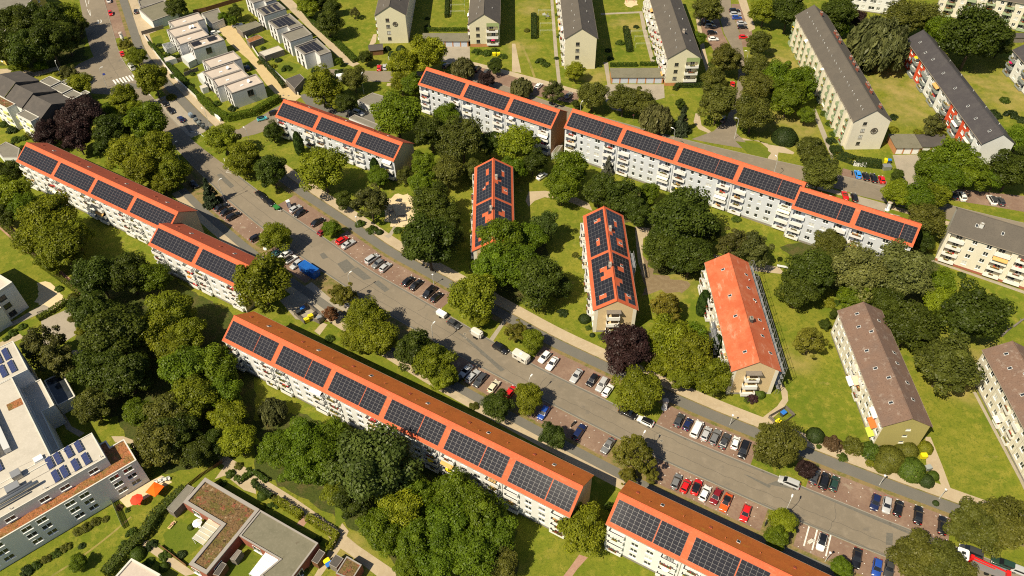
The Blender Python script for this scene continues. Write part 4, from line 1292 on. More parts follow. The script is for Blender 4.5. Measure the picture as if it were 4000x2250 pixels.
for k, ch in enumerate(seq):
    u = k * cw
    if ch == 'b':
        pat.append((u + .4, u + cw - .4, 'b'))
    else:
        pat.append((u + cw / 2 - .85, u + cw / 2 + .85, 'w'))
def cm(side, u, v):
    if side != 'W':
        return None
    ch = seq[min(n - 1, int(u / cw))]
    return 3 if ch == 'r' else (4 if ch == 'b' else None)
B = Block('apartment_block', 'red and white panelled block under a black roof', geom, wall='wall_white', roof=('roof_dark', 'roof_dark'), storeys=3, plinth=.3, pattern=pat, seed=52, bal='balcony_grey', bald=.9, cellmat=cm, cellmats=('wall_red', 'balcony_grey'), dress=.7)
for u, q in ((6, .5), (13, .4), (18.5, .5), (28, .5), (38, .52), (49, .5), (56, .45), (64, .6)):
    B.add('skylight', 'W', u, q)
for u in (10, 20, 30, 40, 50, 60):
    B.add('vent', 'E', u, .5)
geom = (192.03, 231.44, -.5, 60.0, 12.0, 8.7, 3.8)
l = geom[3] - .5
pat = []
for k in range(6):
    u = k * l / 6
    pat += [(u + .5, u + 4.2, 'b'), (u + 6.2, u + 7.9, 'w')]
Block('apartment_block', 'white block under black roof cut off beyond the great dark tree', geom, wall='wall_white', roof=('roof_dark', 'roof_dark'), storeys=3, plinth=.3, pattern=pat, seed=53, bal='balcony_grey', bald=.9, dress=.8)

def front_geom(p0, p1, W, he, hr):
    p0, p1 = Vector(p0).to_2d(), Vector(p1).to_2d()
    d = (p1 - p0)
    L = d.length
    d.normalize()
    yaw = math.atan2(d.x, -d.y)
    n = Vector((math.cos(yaw), math.sin(yaw)))
    c = (p0 + p1) / 2 + n * (W / 2 - .45)
    return (c.x, c.y, math.degrees(yaw), L + .5, W, he, hr)
geom = front_geom(g(2350, 36), g(2640, 92), 12, 11.0, 3.8)
pat = []
for k in range(int(geom[3] / 7)):
    u = k * 7.0
    pat += [(u + .6, u + 1.9, 'w'), (u + 2.9, u + 5.9, 'b')]
Block('apartment_block', 'ivory block with rows of green balconies at the upper right corner', geom, wall='wall_ivory', roof=('roof_grey', 'roof_grey'), storeys=4, plinth=.4, pattern=pat, seed=54, bal='balcony_green', bald=1.0, dress=.7)
geom = front_geom(g(2138, 24), g(2252, 40), 12, 9.0, 3.4)
pat = []
for k in range(int(geom[3] / 6)):
    u = k * 6.0
    pat += [(u + .8, u + 3.2, 'w'), (u + 4.0, u + 5.4, 'w')]
Block('apartment_block', 'white block glimpsed behind the weeping willow at the top', geom, wall='wall_white', roof=('roof_grey', 'roof_grey'), storeys=3, plinth=.4, pattern=pat, seed=55, dress=.4)

# ------------------------------------------------------------------ cream blocks along the top edge
def cream(label, geom, seed, windows, logg, emblem=False, brick=False, storeys=4):
    l = geom[3] - .5
    pat = []
    for k in range(10):
        u = k * l / 10
        pat += [(u + .6, u + 3.6, 'b'), (u + 4.3, u + 5.4, 'w')]
    gh = [(a, a + 1.45, z, z + 1.45, 'w') for a, z in windows]
    gh += [(a, b_, z, z + 2.0, 'b') for a, b_, z in logg]
    def cmf(side, u, v):
        if side == 'S' and logg and u > logg[0][0] - .05:
            return 3
        return None
    B = Block('apartment_block', label, geom, wall='wall_ivory', gable='wall_cream', roof=('roof_grey', 'roof_slate'), storeys=storeys, plinth=1.3 if brick else .35, plinth_m='brick_orange' if brick else 'wall_cream',
              pattern=pat, gholes=gh, seed=seed, frame='frame_dark', dress=.6, bal='balcony_white' if not logg else 'balcony_white', bald=.9, cellmat=cmf, cellmats=('wall_green',))
    for k in range(8):
        B.add('vent', 'W', l - 3 - k * 4.6, .55 + .08 * (k % 3))
        if k % 2:
            B.add('vent', 'E', l - 4 - k * 4.2, .5)
    return B
B = cream('cream block with compass emblem on its gable beside the hedge lawn', (-45.63, 321.12, -.23, 60, 12.51, 12.0, 3.87), 61, [(3.6, z) for z in (1.2, 3.8, 6.4, 9.1)], [], storeys=4)
B.emblem(7.2, 8.2, 1.0)
cream('cream block with green recessed balconies behind the left garage row', (-8.60, 316.81, -.74, 60, 12.49, 9.9, 4.04), 62, [(2.5, z) for z in (1.6, 4.2, 6.9)], [(6.7, 11.1, 1.2), (6.7, 11.1, 3.9), (6.7, 11.1, 6.6)], brick=True, storeys=3)
cream('cream block with four gable windows and no balconies, third along the top', (27.78, 298.34, -.58, 60, 12.49, 12.6, 4.12), 63, [(3.9, z) for z in (1.5, 4.2, 6.9, 9.6)], [], storeys=4)
B = cream('cream block with green balconies behind the six-door garage row', (63.95, 285.10, -.21, 60, 12.46, 11.2, 4.07), 64, [(2.6, z) for z in (2.3, 5.1, 7.9)], [(6.7, 11.1, 2.1), (6.7, 11.1, 4.9), (6.7, 11.1, 7.7)], brick=True, storeys=4)
B.add('chimney', 'E', 47, .8, m='roof_flat_light')

# ------------------------------------------------------------------ flat roofed buildings
def flat(name, label, pts, h, wall='wall_modern', roof='roof_flat_light', rim='parapet_grey', rimw=.35, rimh=.35, wins=(), z0=0.0, frame='frame_dark', cat='house', parent=None, glass='glass_dark', group=None):
    pts = ccw([(p[0], p[1]) for p in pts])
    c = Vector((sum(p[0] for p in pts) / len(pts), sum(p[1] for p in pts) / len(pts)))
    loc = [(p[0] - c.x, p[1] - c.y) for p in pts]
    root = thing(name, label, cat, (c.x, c.y, z0), 0, group) if parent is None else parent
    off = Vector((0, 0, 0)) if parent is None else Vector((c.x, c.y, z0)) - parent.location
    b = MB()
    n = len(loc)
    for k in range(n):
        a, d = loc[k], loc[(k + 1) % n]
        b.face([(*a, 0), (*d, 0), (*d, h), (*a, h)])
    ob('wall', b.mesh('wall', wall), root, off)
    inn = inset(loc, rimw)
    b = MB()
    b.face([(p[0], p[1], h - .02) for p in inn])
    ob('roof_deck', b.mesh('roof_deck', roof), root, off)
    b = MB()
    for k in range(n):
        a, d, a2, d2 = loc[k], loc[(k + 1) % n], inn[k], inn[(k + 1) % n]
        b.face([(*a, h), (*d, h), (*d, h + rimh), (*a, h + rimh)])
        b.face([(*a, h + rimh), (*d, h + rimh), (*d2, h + rimh), (*a2, h + rimh)])
        b.face([(*d2, h - .02), (*a2, h - .02), (*a2, h + rimh), (*d2, h + rimh)])
    ob('parapet', b.mesh('parapet', rim), root, off)
    for e, u, w, v, wh in wins:
        a, d = Vector(loc[e % n]), Vector(loc[(e + 1) % n])
        ed = d - a
        L = ed.length
        ed.normalize()
        p = a + ed * (u * L if u <= 1 else u)
        rz = math.atan2(ed.y, ed.x)
        nn = Vector((ed.y, -ed.x))
        p = p + nn * .135
        o = ob('window', window_mesh(w, wh, frame), root, (p.x + off.x, p.y + off.y, v + wh / 2 + off.z), rz)
        ob('pane', pane_mesh(w, wh, glass), o)
    return root
def edges_facing(pts, d):
    """indices of polygon edges whose outward side faces direction d"""
    pts = ccw([(p[0], p[1]) for p in pts])
    out = []
    for k in range(len(pts)):
        a, b_ = Vector(pts[k]), Vector(pts[(k + 1) % len(pts)])
        e = (b_ - a).normalized()
        if Vector((e.y, -e.x)).dot(Vector(d).normalized()) > .85:
            out.append(k)
    return out
# white cube houses: two terraces of stepped units
W1 = [[(-137.9, 300.9), (-127.7, 308.6), (-123.4, 302.6), (-133.9, 295.4)], [(-136.4, 293.8), (-125.8, 300.6), (-121.9, 293.97), (-131.5, 287.2)], [(-131.44, 287.1), (-121.84, 293.87), (-118.0, 288.8), (-127.7, 281.2)],
      [(-124.9, 282.7), (-114.8, 289.8), (-111.0, 284.8), (-121.1, 277.4)], [(-115.5, 268.7), (-105.4, 276.0), (-101.0, 270.1), (-111.0, 263.0)], [(-113.3, 260.7), (-103.2, 267.7), (-98.9, 262.1), (-108.5, 255.45)],
      [(-108.46, 255.35), (-98.86, 262.0), (-95.0, 257.0), (-105.0, 249.6)], [(-102.9, 250.9), (-92.9, 258.5), (-88.8, 252.4), (-98.8, 245.2)]]
for i, P in enumerate(W1):
    P = ccw(P)
    sw = edges_facing(P, (-.58, -.81)) or []
    w = []
    for e in edges_facing(P, (-.82, -.57)):
        for u in (.28, .7):
            w += [(e, u, 1.5, .3, 2.2), (e, u, 1.3, 3.5, 2.1)]
    if i in (3, 7):
        for e in edges_facing(P, (.58, -.81)):
            w += [(e, .45 if i == 3 else .55, 2.2, 2.9, 2.4)]
    R = flat('terrace_house', 'white cube house with two dark solar thermal panels, fourth of its terrace' if i == 3 else 'white flat-roofed cube house, %s along the terrace by the main street' % ORD[i], P, 6.3 - .4, wins=w, group='white terrace by the main street', rimh=.5)
    c = R.location
    q0 = Vector(P[0]).lerp(Vector(P[2]), .5) - c.to_2d()
    b = MB()
    b.obox((q0.x - .6, q0.y - .6), .55, .4, 5.88, 6.12, RAD(36))
    ob('roof_light', b.mesh('roof_light', 'frame_white'), R)
    if i in (1, 5, 7):
        for k in range(2 if i == 1 else 1):
            ob('satellite_dish', dish_mesh(), R, (q0.x + 1.5 + k * .9, q0.y + 1.4 + k * .6, 6.6), (RAD(55), 0, RAD(-30)), (1.5, 1.5, 1.5))
    if i == 3:
        for k in (-1, 1):
            ob('solar_panel', panel_mesh(), R, (q0.x + k * 2.6 - 1.5, q0.y + k * 1.9 - 1.6, 6.15), (RAD(14), 0, RAD(36)), (3.4, 2.2, 1))
W2 = [[(-111.5, 322.5), (-103.5, 328.5), (-97.5, 319.5), (-101.2, 316.4), (-102.8, 318.8), (-106.5, 316.0)], [(-104.2, 310.6), (-96.2, 316.6), (-91.7, 310.4), (-99.6, 304.3)], [(-97.0, 299.6), (-89.3, 305.9), (-82.0, 295.6), (-86.5, 292.4), (-88.4, 295.3), (-92.0, 292.6)],
      [(-89.4, 288.8), (-81.7, 295.0), (-77.1, 288.0), (-84.7, 282.2)], [(-82.4, 278.3), (-74.7, 284.5), (-67.5, 273.9), (-71.4, 271.1), (-73.9, 274.7), (-77.4, 271.9)]]
for i, P in enumerate(W2):
    P = ccw(P)
    w = []
    for e in edges_facing(P, (-.82, -.57)):
        Le = (Vector(P[e]) - Vector(P[(e + 1) % len(P)])).length
        if Le > 5:
            for u in (.28, .7):
                w += [(e, u, 1.4, .3, 2.2), (e, u, 1.2, 3.5, 2.1)]
    R = flat('terrace_house', 'white cube house, %s along the terrace by the straight gravel path' % ORD[i], P, 5.9, wins=w, roof='roof_felt_grey', group='white terrace by the gravel path', rimh=.5)
    if i in (1, 2, 4):
        e0 = Vector(P[0])
        A, B_ = Vector(W2[i][0]), Vector(W2[i][1])
        dx = (B_ - A).normalized()
        dy = Vector((dx.y, -dx.x))
        rz = math.atan2(dx.y, dx.x)
        if i == 1:
            for k in range(3):
                for j in range(4):
                    p = A + dx * (1.6 + k * 2.5) + dy * (1.2 + (j + 1) * 1.35) - R.location.to_2d()
                    ob('solar_panel', panel_mesh(), R, (p.x, p.y, 6.05), (0, RAD(-12), rz), (1.6, 1.3, 1))
        else:
            for k in range(4):
                for j in range(5):
                    if j == 4 and k < 2:
                        continue
                    p = A + dx * (1.1 + k * 1.75) + dy * (1.2 + (j + 1) * 1.5) - R.location.to_2d()
                    ob('solar_panel', panel_mesh(), R, (p.x, p.y, 6.1), (RAD(5), 0, rz), (1.66, 1.42, 1))
flat('garage_building', 'grey felt flat-roofed hall at the street above the white terrace', [(-156.2, 317.8), (-147.8, 325.8), (-138.3, 314.7), (-146.8, 306.5)], 3.5, 'wall_white', 'roof_felt', cat='building')
flat('garage_building', 'small flat garage behind the felt-roofed hall at the top', [gt(0, 0, *q, 3) for q in ((1040, 10), (1110, -20), (1230, -10), (1260, 10), (1060, 60))], 3.0, 'wall_white', 'roof_felt_grey', cat='garage')
flat('garage', 'grey flat garage at the upper end of the gravel lane', [gt(0, 0, *q, 2.8) for q in ((1520, 105), (1650, 65), (1690, 150), (1600, 185), (1555, 145))], 2.8, 'wall_white', 'roof_felt_grey', cat='garage')
for lab, q, h, rf, wl in (('long green carport roof beside the gravel lane', ((1780, 205), (1930, 160), (1980, 190), (1830, 245)), 2.5, 'roof_felt', 'wood_grey'),):
    flat('carport', lab, [gt(0, 0, *p, h) for p in q], h, wl, rf, cat='carport', rimh=.1, rimw=.12)
for lab, q, h, rf, wl in (('white flat carport roof in the terrace gardens', ((20, 395), (170, 345), (210, 375), (65, 425)), 2.4, 'roof_flat_white', 'wood_grey'),
                          ('dark carport roof at the lower end of the gravel lane', ((222, 600), (330, 558), (365, 590), (292, 672)), 2.5, 'roof_slate', 'wood_grey'),
                          ('carport with rusty brown planted roof in the terrace gardens', ((-75, 298), (15, 262), (55, 285), (-50, 325)), 2.4, 'roof_sedum_red', 'wood_grey')):
    flat('carport', lab, [gt(1, 0, *p, h) for p in q], h, wl, rf, cat='carport', rimh=.1, rimw=.12)
for lab, q, h, rf in (('white garden shed behind the street wall of the terrace', ((1235, 440), (1290, 422), (1330, 440), (1250, 465)), 2.0, 'roof_flat_white'),
                      ('grey glass terrace canopy beside the second terrace house', ((1222, 335), (1290, 315), (1320, 345), (1255, 375)), 2.5, 'glass_mid'),
                      ('pale slatted terrace canopy before the fourth terrace house', ((1365, 425), (1440, 398), (1478, 445), (1420, 475)), 2.5, 'metal_light'),
                      ('pale green terrace canopy beside the sixth terrace house', ((1488, 565), (1525, 545), (1560, 600), (1540, 625)), 2.5, 'metal_light'),
                      ('white awning hut beside the seventh terrace house', ((1505, 650), (1550, 635), (1568, 655), (1525, 670)), 2.2, 'roof_flat_white')):
    flat('garden_canopy', lab, [gt(0, 0, *p, h) for p in q], h, 'metal_light', rf, 'metal_light', cat='canopy', rimh=.08, rimw=.1)

# garages with coloured doors
def garage_row(label, p0, p1, n, depth, h, door, pil='brick_orange', roof='roof_felt', frontw='brick_orange'):
    p0, p1 = Vector(p0), Vector(p1)
    d = (p1 - p0).to_2d()
    L = d.length
    rz = math.atan2(d.y, d.x)
    root = thing('garage_row', label, 'garage', p0, rz)
    b = MB()
    b.box(0, L, .12, depth, 0, h - .2)
    ob('wall', b.mesh('wall', frontw), root)
    b = MB()
    b.box(-.2, L + .2, -.35, depth + .2, h - .2, h)
    ob('roof_deck', b.mesh('roof_deck', roof), root)
    s = L / n
    for k in range(n + 1):
        b = MB()
        x = min(max(k * s, .2), L - .2)
        b.box(x - .22, x + .22, 0, .118, 0, h - .202)
        ob('pillar', b.mesh('pillar', pil), root)
    dm = MB()
    dm.box(-s / 2 + .24, s / 2 - .24, .04, .117, .02, h - .35)
    for k in range(1, 5):
        z = k * (h - .4) / 5
        dm.box(-s / 2 + .24, s / 2 - .24, .028, .0385, z - .02, z + .02)
    me = dm.mesh('garage_door', door)
    for k in range(n):
        ob('garage_door', me, root, ((k + .5) * s, 0, 0))
    return root
mat('door_blue', (0.52, 0.56, 0.64), 0.6, 0.3, layers=((1.0, (0.44, 0.48, 0.56), 0.4, 0.7),))
garage_row('row of pale blue garage doors beside the second cream block', gt(1, 0, 1255, 352), gt(1, 0, 1603, 352), 6, 6.0, 2.6, 'door_blue')
garage_row('row of six pale garage doors before the fourth cream block', gt(2, 0, 748, 630), gt(2, 0, 1135, 630), 6, 6.4, 2.7, 'door_blue')
garage_row('row of three white garage doors below the compass emblem block', gt(3, 0, 948, 1163), gt(3, 0, 1138, 1163), 3, 7.5, 2.7, 'balcony_white')
garage_row('dark roofed garage row extending behind the three white doors', gt(3, 0, 1146, 1150), gt(3, 0, 1360, 1150), 3, 6.5, 2.5, 'balcony_white', roof='roof_slate')
flat('garage_row', 'shaded grey garage roof behind the low solar block, upper one', [gt(1, 0, *p, 2.7) for p in ((765, 760), (880, 700), (1010, 740), (880, 810))], 2.7, 'wall_white', 'roof_felt_grey', cat='garage', rimh=.1)
flat('garage_row', 'grey garage roof behind the low solar block, lower one', [gt(1, 0, *p, 2.7) for p in ((700, 890), (745, 865), (940, 945), (930, 985), (880, 970))], 2.7, 'wall_white', 'roof_felt_grey', cat='garage', rimh=.1)
flat('bin_house', 'small grey bin house between the two pale blue solar blocks', [gt(2, 0, *p, 2.6) for p in ((297, 1155), (345, 1150), (385, 1095), (340, 1100))], 2.6, 'balcony_white', 'roof_felt', cat='shed', rimh=.1)
flat('garage', 'grey felt garages at the left end of the four-array block', [gt(0, 0, *p, 2.6) for p in ((-40, 1120), (45, 1070), (150, 1120), (135, 1190), (20, 1190))], 2.6, 'wall_white', 'roof_felt_grey', cat='garage', rimh=.1)
def gable_hut(label, p0, p1, dep, h, wallm_, roofm):
    p0, p1 = Vector(p0), Vector(p1)
    d = (p1 - p0).to_2d()
    L = d.length
    root = thing('garden_hut', label, 'hut', p0, math.atan2(d.y, d.x))
    b = MB()
    b.box(0, L, 0, dep, 0, h)
    ob('wall', b.mesh('wall', wallm_), root)
    b = MB()
    b.face([(-.25, -.3, h), (L + .25, -.3, h), (L + .25, dep / 2, h + .9), (-.25, dep / 2, h + .9)])
    b.face([(L + .25, dep + .3, h), (-.25, dep + .3, h), (-.25, dep / 2, h + .9), (L + .25, dep / 2, h + .9)])
    b.face([(-.002, 0, h), (-.002, dep, h), (-.002, dep / 2, h + .88)])
    ob('roof', b.mesh('roof', roofm), root)
gable_hut('brown wooden hut with slate roof beside the first cream block', gt(1, 0, 862, 422), gt(1, 0, 962, 412), 4.5, 2.2, 'wood_brown', 'roof_slate')
gable_hut('dark roofed hut at the right edge below the upper corner block', gt(3, 0, 1850, 322), gt(3, 0, 1925, 322), 3.5, 2.2, 'wood_grey', 'roof_slate')

# ------------------------------------------------------------------ brown roofed stepped block at the left
def stepped_block():
    root = thing('apartment_block', 'stepped apartment house with brown roofs and lime balconies at the left', 'building', gt(0, 0, 300, 760), 0)
    o = root.location
    def loc(c, r, x, y, z):
        p = gt(c, r, x, y, z)
        return (p.x - o.x, p.y - o.y)
    e = (gt(0, 0, 480, 860, 10) - gt(0, 0, 0, 620, 10)).to_2d().normalized()       # along the house
    nrm = Vector((e.y, -e.x))                                                     # towards the garden
    A = gt(0, 0, 130, 690, 10).to_2d() - o.to_2d()
    rz = math.atan2(e.y, e.x)
    # three roof bays, each a gabled prism stepping down the street
    for k, (s0, s1, z) in enumerate(((-14, -2.0, 12.2), (-1.9, 8.6, 11.6), (8.7, 19.5, 11.0))):
        D0 = -9.5 + k * .4
        D1 = 4.2 + k * .4
        R = (D0 + D1) / 2 + .8
        q = lambda s, d, zz: (A.x + e.x * s + nrm.x * d, A.y + e.y * s + nrm.y * d, zz)
        b = MB()
        b.face([q(s0, D1, z - 3.1), q(s1, D1, z - 3.1), q(s1, R, z), q(s0, R, z)], 0)
        b.face([q(s1, D0, z - 3.1), q(s0, D0, z - 3.1), q(s0, R + .9, z - .5), q(s1, R + .9, z - .5)], 0)
        b.face([q(s0, R, z), q(s1, R, z), q(s1, R + .9, z - .5), q(s0, R + .9, z - .5)], 0)
        ob('roof_slope', b.mesh('roof_slope', 'roof_slate'), root)
        b = MB()
        i1, i0 = s1 - .15, s0 + .15
        b.face([q(i1, D1 - .2, 0), q(i1, D0 + .2, 0), q(i1, D0 + .2, z - 3.2), q(i1, R, z - .15), q(i1, D1 - .2, z - 3.2)], 1)
        b.face([q(i0, D1 - .2, 0), q(i1, D1 - .2, 0), q(i1, D1 - .2, z - 3.2), q(i0, D1 - .2, z - 3.2)], 0)
        b.face([q(i1, D0 + .2, 0), q(i0, D0 + .2, 0), q(i0, D0 + .2, z - 3.2), q(i1, D0 + .2, z - 3.2)], 0)
        ob('wall', b.mesh('wall', ['wall_white', 'roof_slate']), root)
    # garden-side projecting bays with flat roofs
    for k, (s0, s1, d1, h, rf) in enumerate(((-4.5, 5.0, 7.6, 8.8, 'roof_sedum'), (10.2, 18.6, 7.6, 8.3, 'roof_felt_grey'))):
        q = lambda s, d: (A.x + e.x * s + nrm.x * d + o.x, A.y + e.y * s + nrm.y * d + o.y)
        P = [q(s0, 4.3), q(s0, d1), q(s1, d1), q(s1, 4.3)]
        P = ccw(P)
        ed = edges_facing(P, nrm)[0]
        wins = [(ed, u, 1.4, .9 + 2.7 * f, 1.35) for u in (.2, .5) for f in range(3)]
        flat('x', '', P, h, 'wall_white', rf, 'parapet_white', .2, .2, wins, parent=root, frame='frame_white')
        for f in range(3):
            b = MB()
            cpt = q(s0 + (s1 - s0) * .8, d1)
            b.obox((0, 0), 1.3, .5, 0, 1.0, rz)
            ob('balcony', b.mesh('balcony', 'wall_lime'), root, (cpt[0] - o.x, cpt[1] - o.y, .6 + 2.7 * f))
            cpt = q(s0 - .8, d1 - 1.4)
            b = MB()
            b.obox((0, 0), .8, 1.3, 0, 1.0, rz)
            ob('balcony', b.mesh('balcony', 'wall_lime'), root, (cpt[0] - o.x, cpt[1] - o.y, .6 + 2.7 * f))
    # street-side flat boxes
    for s0, s1, d0, d1, h in ((-2.0, 4.6, -13.5, -9.3, 8.6), (5.0, 11.6, -13.3, -9.1, 8.2), (12.0, 17.5, -13.1, -8.9, 7.8), (3.0, 5.6, -16.4, -13.6, 7.5), (14.5, 17.2, -16.0, -13.2, 6.9)):
        q = lambda s, d: (A.x + e.x * s + nrm.x * d + o.x, A.y + e.y * s + nrm.y * d + o.y)
        flat('x', '', [q(s0, d0), q(s1, d0), q(s1, d1), q(s0, d1)], h, 'roof_slate', 'roof_felt_grey', 'parapet_white', .2, .2, parent=root)
stepped_block()
flat('apartment_block', 'yellow house mostly hidden by trees in the upper left corner', [g(18, 165), g(128, 28), g(60, -10), g(-60, 120)], 9.5, 'wall_yellow', 'roof_felt_grey', wins=[(k, u, 1.5, .9 + 2.9 * f, 1.4) for k in range(4) for u in (.12, .3, .5, .7, .88) for f in range(3)], cat='building', frame='frame_white')

# ------------------------------------------------------------------ white house at the left edge
P = [(-115.0 + 0, 0)]
c0 = gt(0, 1, 220, 870).to_2d()
ex = (gt(0, 1, 120, 940).to_2d() - c0).normalized()
ey = Vector((ex.y, -ex.x)) if Vector((ex.y, -ex.x)).y > 0 else Vector((-ex.y, ex.x))
q = lambda a, d: tuple(c0 + ex * a + ey * d)
P = [q(0, 0), q(6.0, 0), q(6.0, 20), q(0, 20)]
Pc = ccw(P)
fe = edges_facing(Pc, -ey)[0]
R = flat('white_house', 'white three-storey house beside the sand playground at the left edge', P, 9.0, 'wall_modern', 'roof_flat_white', 'parapet_white', .5, .9, [(fe, .3, 1.9, .8 + 2.9 * f, 1.5) for f in range(3)], cat='building')
flat('x', '', [q(6.05, 1.0 - 2.6), q(16, -1.6), q(16, 20), q(6.05, 20)], 5.8, 'wall_modern', 'roof_flat_white', 'parapet_white', .4, .7, [(k, .25, 2.4, .5, 2.4) for k in range(4)] + [(k, .25, 2.4, 3.4, 1.4) for k in range(4)], parent=R)
flat('x', '', [q(6.05, 3), q(16, 3), q(16, 20), q(6.05, 20)], 9.0, 'wall_modern', 'roof_flat_white', 'parapet_white', .5, .9, parent=R)
# ------------------------------------------------------------------ care home with stepped flat roofs, lower left
Z7 = lambda x, y, z: g(x / 2.634 * .644, (1700 + y / 2.634) * .644, z)
Z6 = lambda x, y, z: g(x / 3.864 * .644, (1350 + y / 3.864) * .644, z)
hw = 8.6
fa, fb = Z7(1405, 255, hw).to_2d(), Z7(0, 1075, hw).to_2d()
ex = (fb - fa).normalized()                     # along the front, to the lower left
ey = Vector((ex.y, -ex.x))                      # into the house
if ey.y < 0:
    ey = -ey
q = lambda a, d: tuple(fa + ex * a + ey * d)
P = ccw([q(0, 0), q(60, 0), q(60, 3.2), q(6.3, 3.2), q(6.3, 9.5), q(3.2, 9.5), q(3.2, 7.2), q(0, 7.2)])
fe = edges_facing(P, -ey)[0]
L_ = 60.0
wl = []
for base in (1.6, 11.0, 19.8, 28.5, 37.5):
    for du in (0.0, 3.0):
        for f in range(3):
            wl.append((fe, base + du + .8 if base + du > 1 else base, 2.0, 1.6 + 2.5 * f, 1.35))
ccwP = P
a0 = Vector(P[fe])
if (a0 - Vector(q(0, 0))).length > 1:
    wl = [(e_, L_ - u, w_, v_, h_) for e_, u, w_, v_, h_ in wl]
R = flat('care_home', 'large white flat-roofed care home with planted ledge and roof plant', P, hw - .25, 'wall_modern', 'roof_sedum_red', 'parapet_white', .28, .25, wl, cat='building', frame='frame_white')
zu = 11.4
P2 = ccw([q(4.7, 2.6), q(60, 2.6), q(60, 24), q(40, 24), q(40, 11.0), q(4.7, 11.0)])
fe2 = edges_facing(P2, -ey)[0]
flat('x', '', [q(4.7, 2.6), q(60, 2.6), q(60, 11.0), q(4.7, 11.0)], zu - .15, 'wall_modern', 'roof_flat_white', 'parapet_white', .2, .15,
     [(edges_facing(ccw([q(4.7, 2.6), q(60, 2.6), q(60, 11.0), q(4.7, 11.0)]), -ey)[0], u, 2.0, 9.0, 1.2) for u in ((3, 9, 13.5, 20, 25.5, 31, 37) if (Vector(ccw([q(4.7, 2.6), q(60, 2.6), q(60, 11.0), q(4.7, 11.0)])[edges_facing(ccw([q(4.7, 2.6), q(60, 2.6), q(60, 11.0), q(4.7, 11.0)]), -ey)[0]]) - Vector(q(4.7, 2.6))).length < 1 else (52, 46, 41.8, 35, 29.8, 24, 18))], parent=R, frame='frame_white')
wa, wb = Z6(660, 1449, zu).to_2d(), Z6(180, 480, zu).to_2d()
wx = (wb - wa).normalized()
wy = Vector((-wx.y, wx.x))
if wy.x > 0:
    wy = -wy
qq = lambda a, d: tuple(wa + wx * a + wy * d)
flat('x', '', [qq(-6, 0), qq(23.2, 0), qq(23.2, 18), qq(-6, 18)], zu - .1, 'wall_modern', 'roof_flat_white', 'parapet_white', .2, .15, parent=R)
flat('x', '', [qq(23.25, -3.6), qq(35, -3.6), qq(35, 18), qq(23.25, 18)], zu - .08, 'wall_modern', 'roof_flat_white', 'parapet_white', .2, .15, [(k, .2, 1.4, 8.6, 1.3) for k in range(4)], parent=R)
flat('x', '', [qq(0, -.05), qq(0, -1.6), qq(13, -1.8), qq(13, -4.6), qq(23.2, -4.6), qq(23.2, -.05)], 6.8, 'wall_modern', 'roof_flat_white', 'parapet_white', .25, .3, parent=R)
flat('x', '', [qq(16, -4.7), qq(26, -4.7), qq(26, -9.0), qq(16, -9.0)], 3.4, 'wall_modern', 'glass_dark', 'parapet_white', .3, .12, parent=R)
rz = math.atan2(ex.y, ex.x)
def roofbox(name, a, d, hx, hy, h, m, z=zu):
    p = Vector(q(a, d)) - R.location.to_2d()
    b = MB()
    b.obox((0, 0), hx, hy, 0, h, rz)
    ob(name, b.mesh(name, m), R, (p.x, p.y, z))
def tilt_array(c, along, n, pw, ph, tilt):
    """row of n panels, long axis along the unit vector, tilted about it"""
    rz_ = math.atan2(along.y, along.x)
    for k in range(n):
        p = c.to_2d() + along * ((k - n / 2) * pw) - R.location.to_2d()
        ob('solar_panel', panel_mesh('panel_blue'), R, (p.x, p.y, zu + .25), (RAD(tilt), 0, rz_), (pw - .03, ph, 1))
for x_, y_ in ((555, 250), (640, 203), (752, 138), (855, 82), (620, 385), (706, 340), (822, 270), (930, 208)):
    tilt_array(Z7(x_ - 25, y_ + 8, zu + .4), ey, 4, .82, 1.25, -16)
for x_, y_ in ((160, 85), (250, 270), (40, 150), (112, 340)):
    tilt_array(Z6(x_ - 40, y_ + 10, zu + .4), wx, 5, .85, 1.3, -16)
for x_, y_ in ((25, 290),):
    tilt_array(Z7(x_ - 20, y_, zu + .4), ey, 4, .82, 1.25, -16)
# felt strip, seams and roof drains on the pale decks
for (x0_, y0_), (x1_, y1_) in (((700, 430), (430, 560)), ((560, 330), (300, 470)), ((480, 190), (180, 330)), ((1000, 250), (560, 470))):
    p0_, p1_ = Z7(x0_, y0_, zu).to_2d() - R.location.to_2d(), Z7(x1_, y1_, zu).to_2d() - R.location.to_2d()
    b = MB()
    e_ = p1_ - p0_
    b.obox(((p0_.x + p1_.x) / 2, (p0_.y + p1_.y) / 2), e_.length / 2, .05, zu - .12, zu - .10, math.atan2(e_.y, e_.x))
    ob('roof_seam', b.mesh('roof_seam', 'parapet_grey'), R)
b = MB()
b.face([tuple((Z6(*p_, zu) - R.location)[:2]) + (zu - .10,) for p_ in ((90, 890), (310, 780), (350, 880), (130, 985))])
ob('felt_patch', b.mesh('felt_patch', 'roof_sedum_red'), R)
b = MB()
for k, (a0_, a1_, d, z, r_) in enumerate(((17.5, 40, 5.4, .9, .38), (18.5, 40, 6.3, .7, .3), (20, 40, 4.7, .5, .22))):
    p0, p1 = Vector(q(a0_, d)) - R.location.to_2d(), Vector(q(a1_, d)) - R.location.to_2d()
    b.tube((p0.x, p0.y, zu + z), (p1.x, p1.y, zu + z), r_, n=10)
ob('ventilation_duct', b.mesh('ventilation_duct', 'zinc', True), R)
b = MB()
for a, d0, d1, r_ in ((10, 9.0, 10.2, .6), (10, 6.6, 7.6, .5)):
    for z in (.3,):
        p0, p1 = Vector(qq(2, d0)) - R.location.to_2d(), Vector(qq(20, d0)) - R.location.to_2d()
        b.tube((p0.x, p0.y, zu + .8), (p1.x, p1.y, zu + .8), .9, n=4)
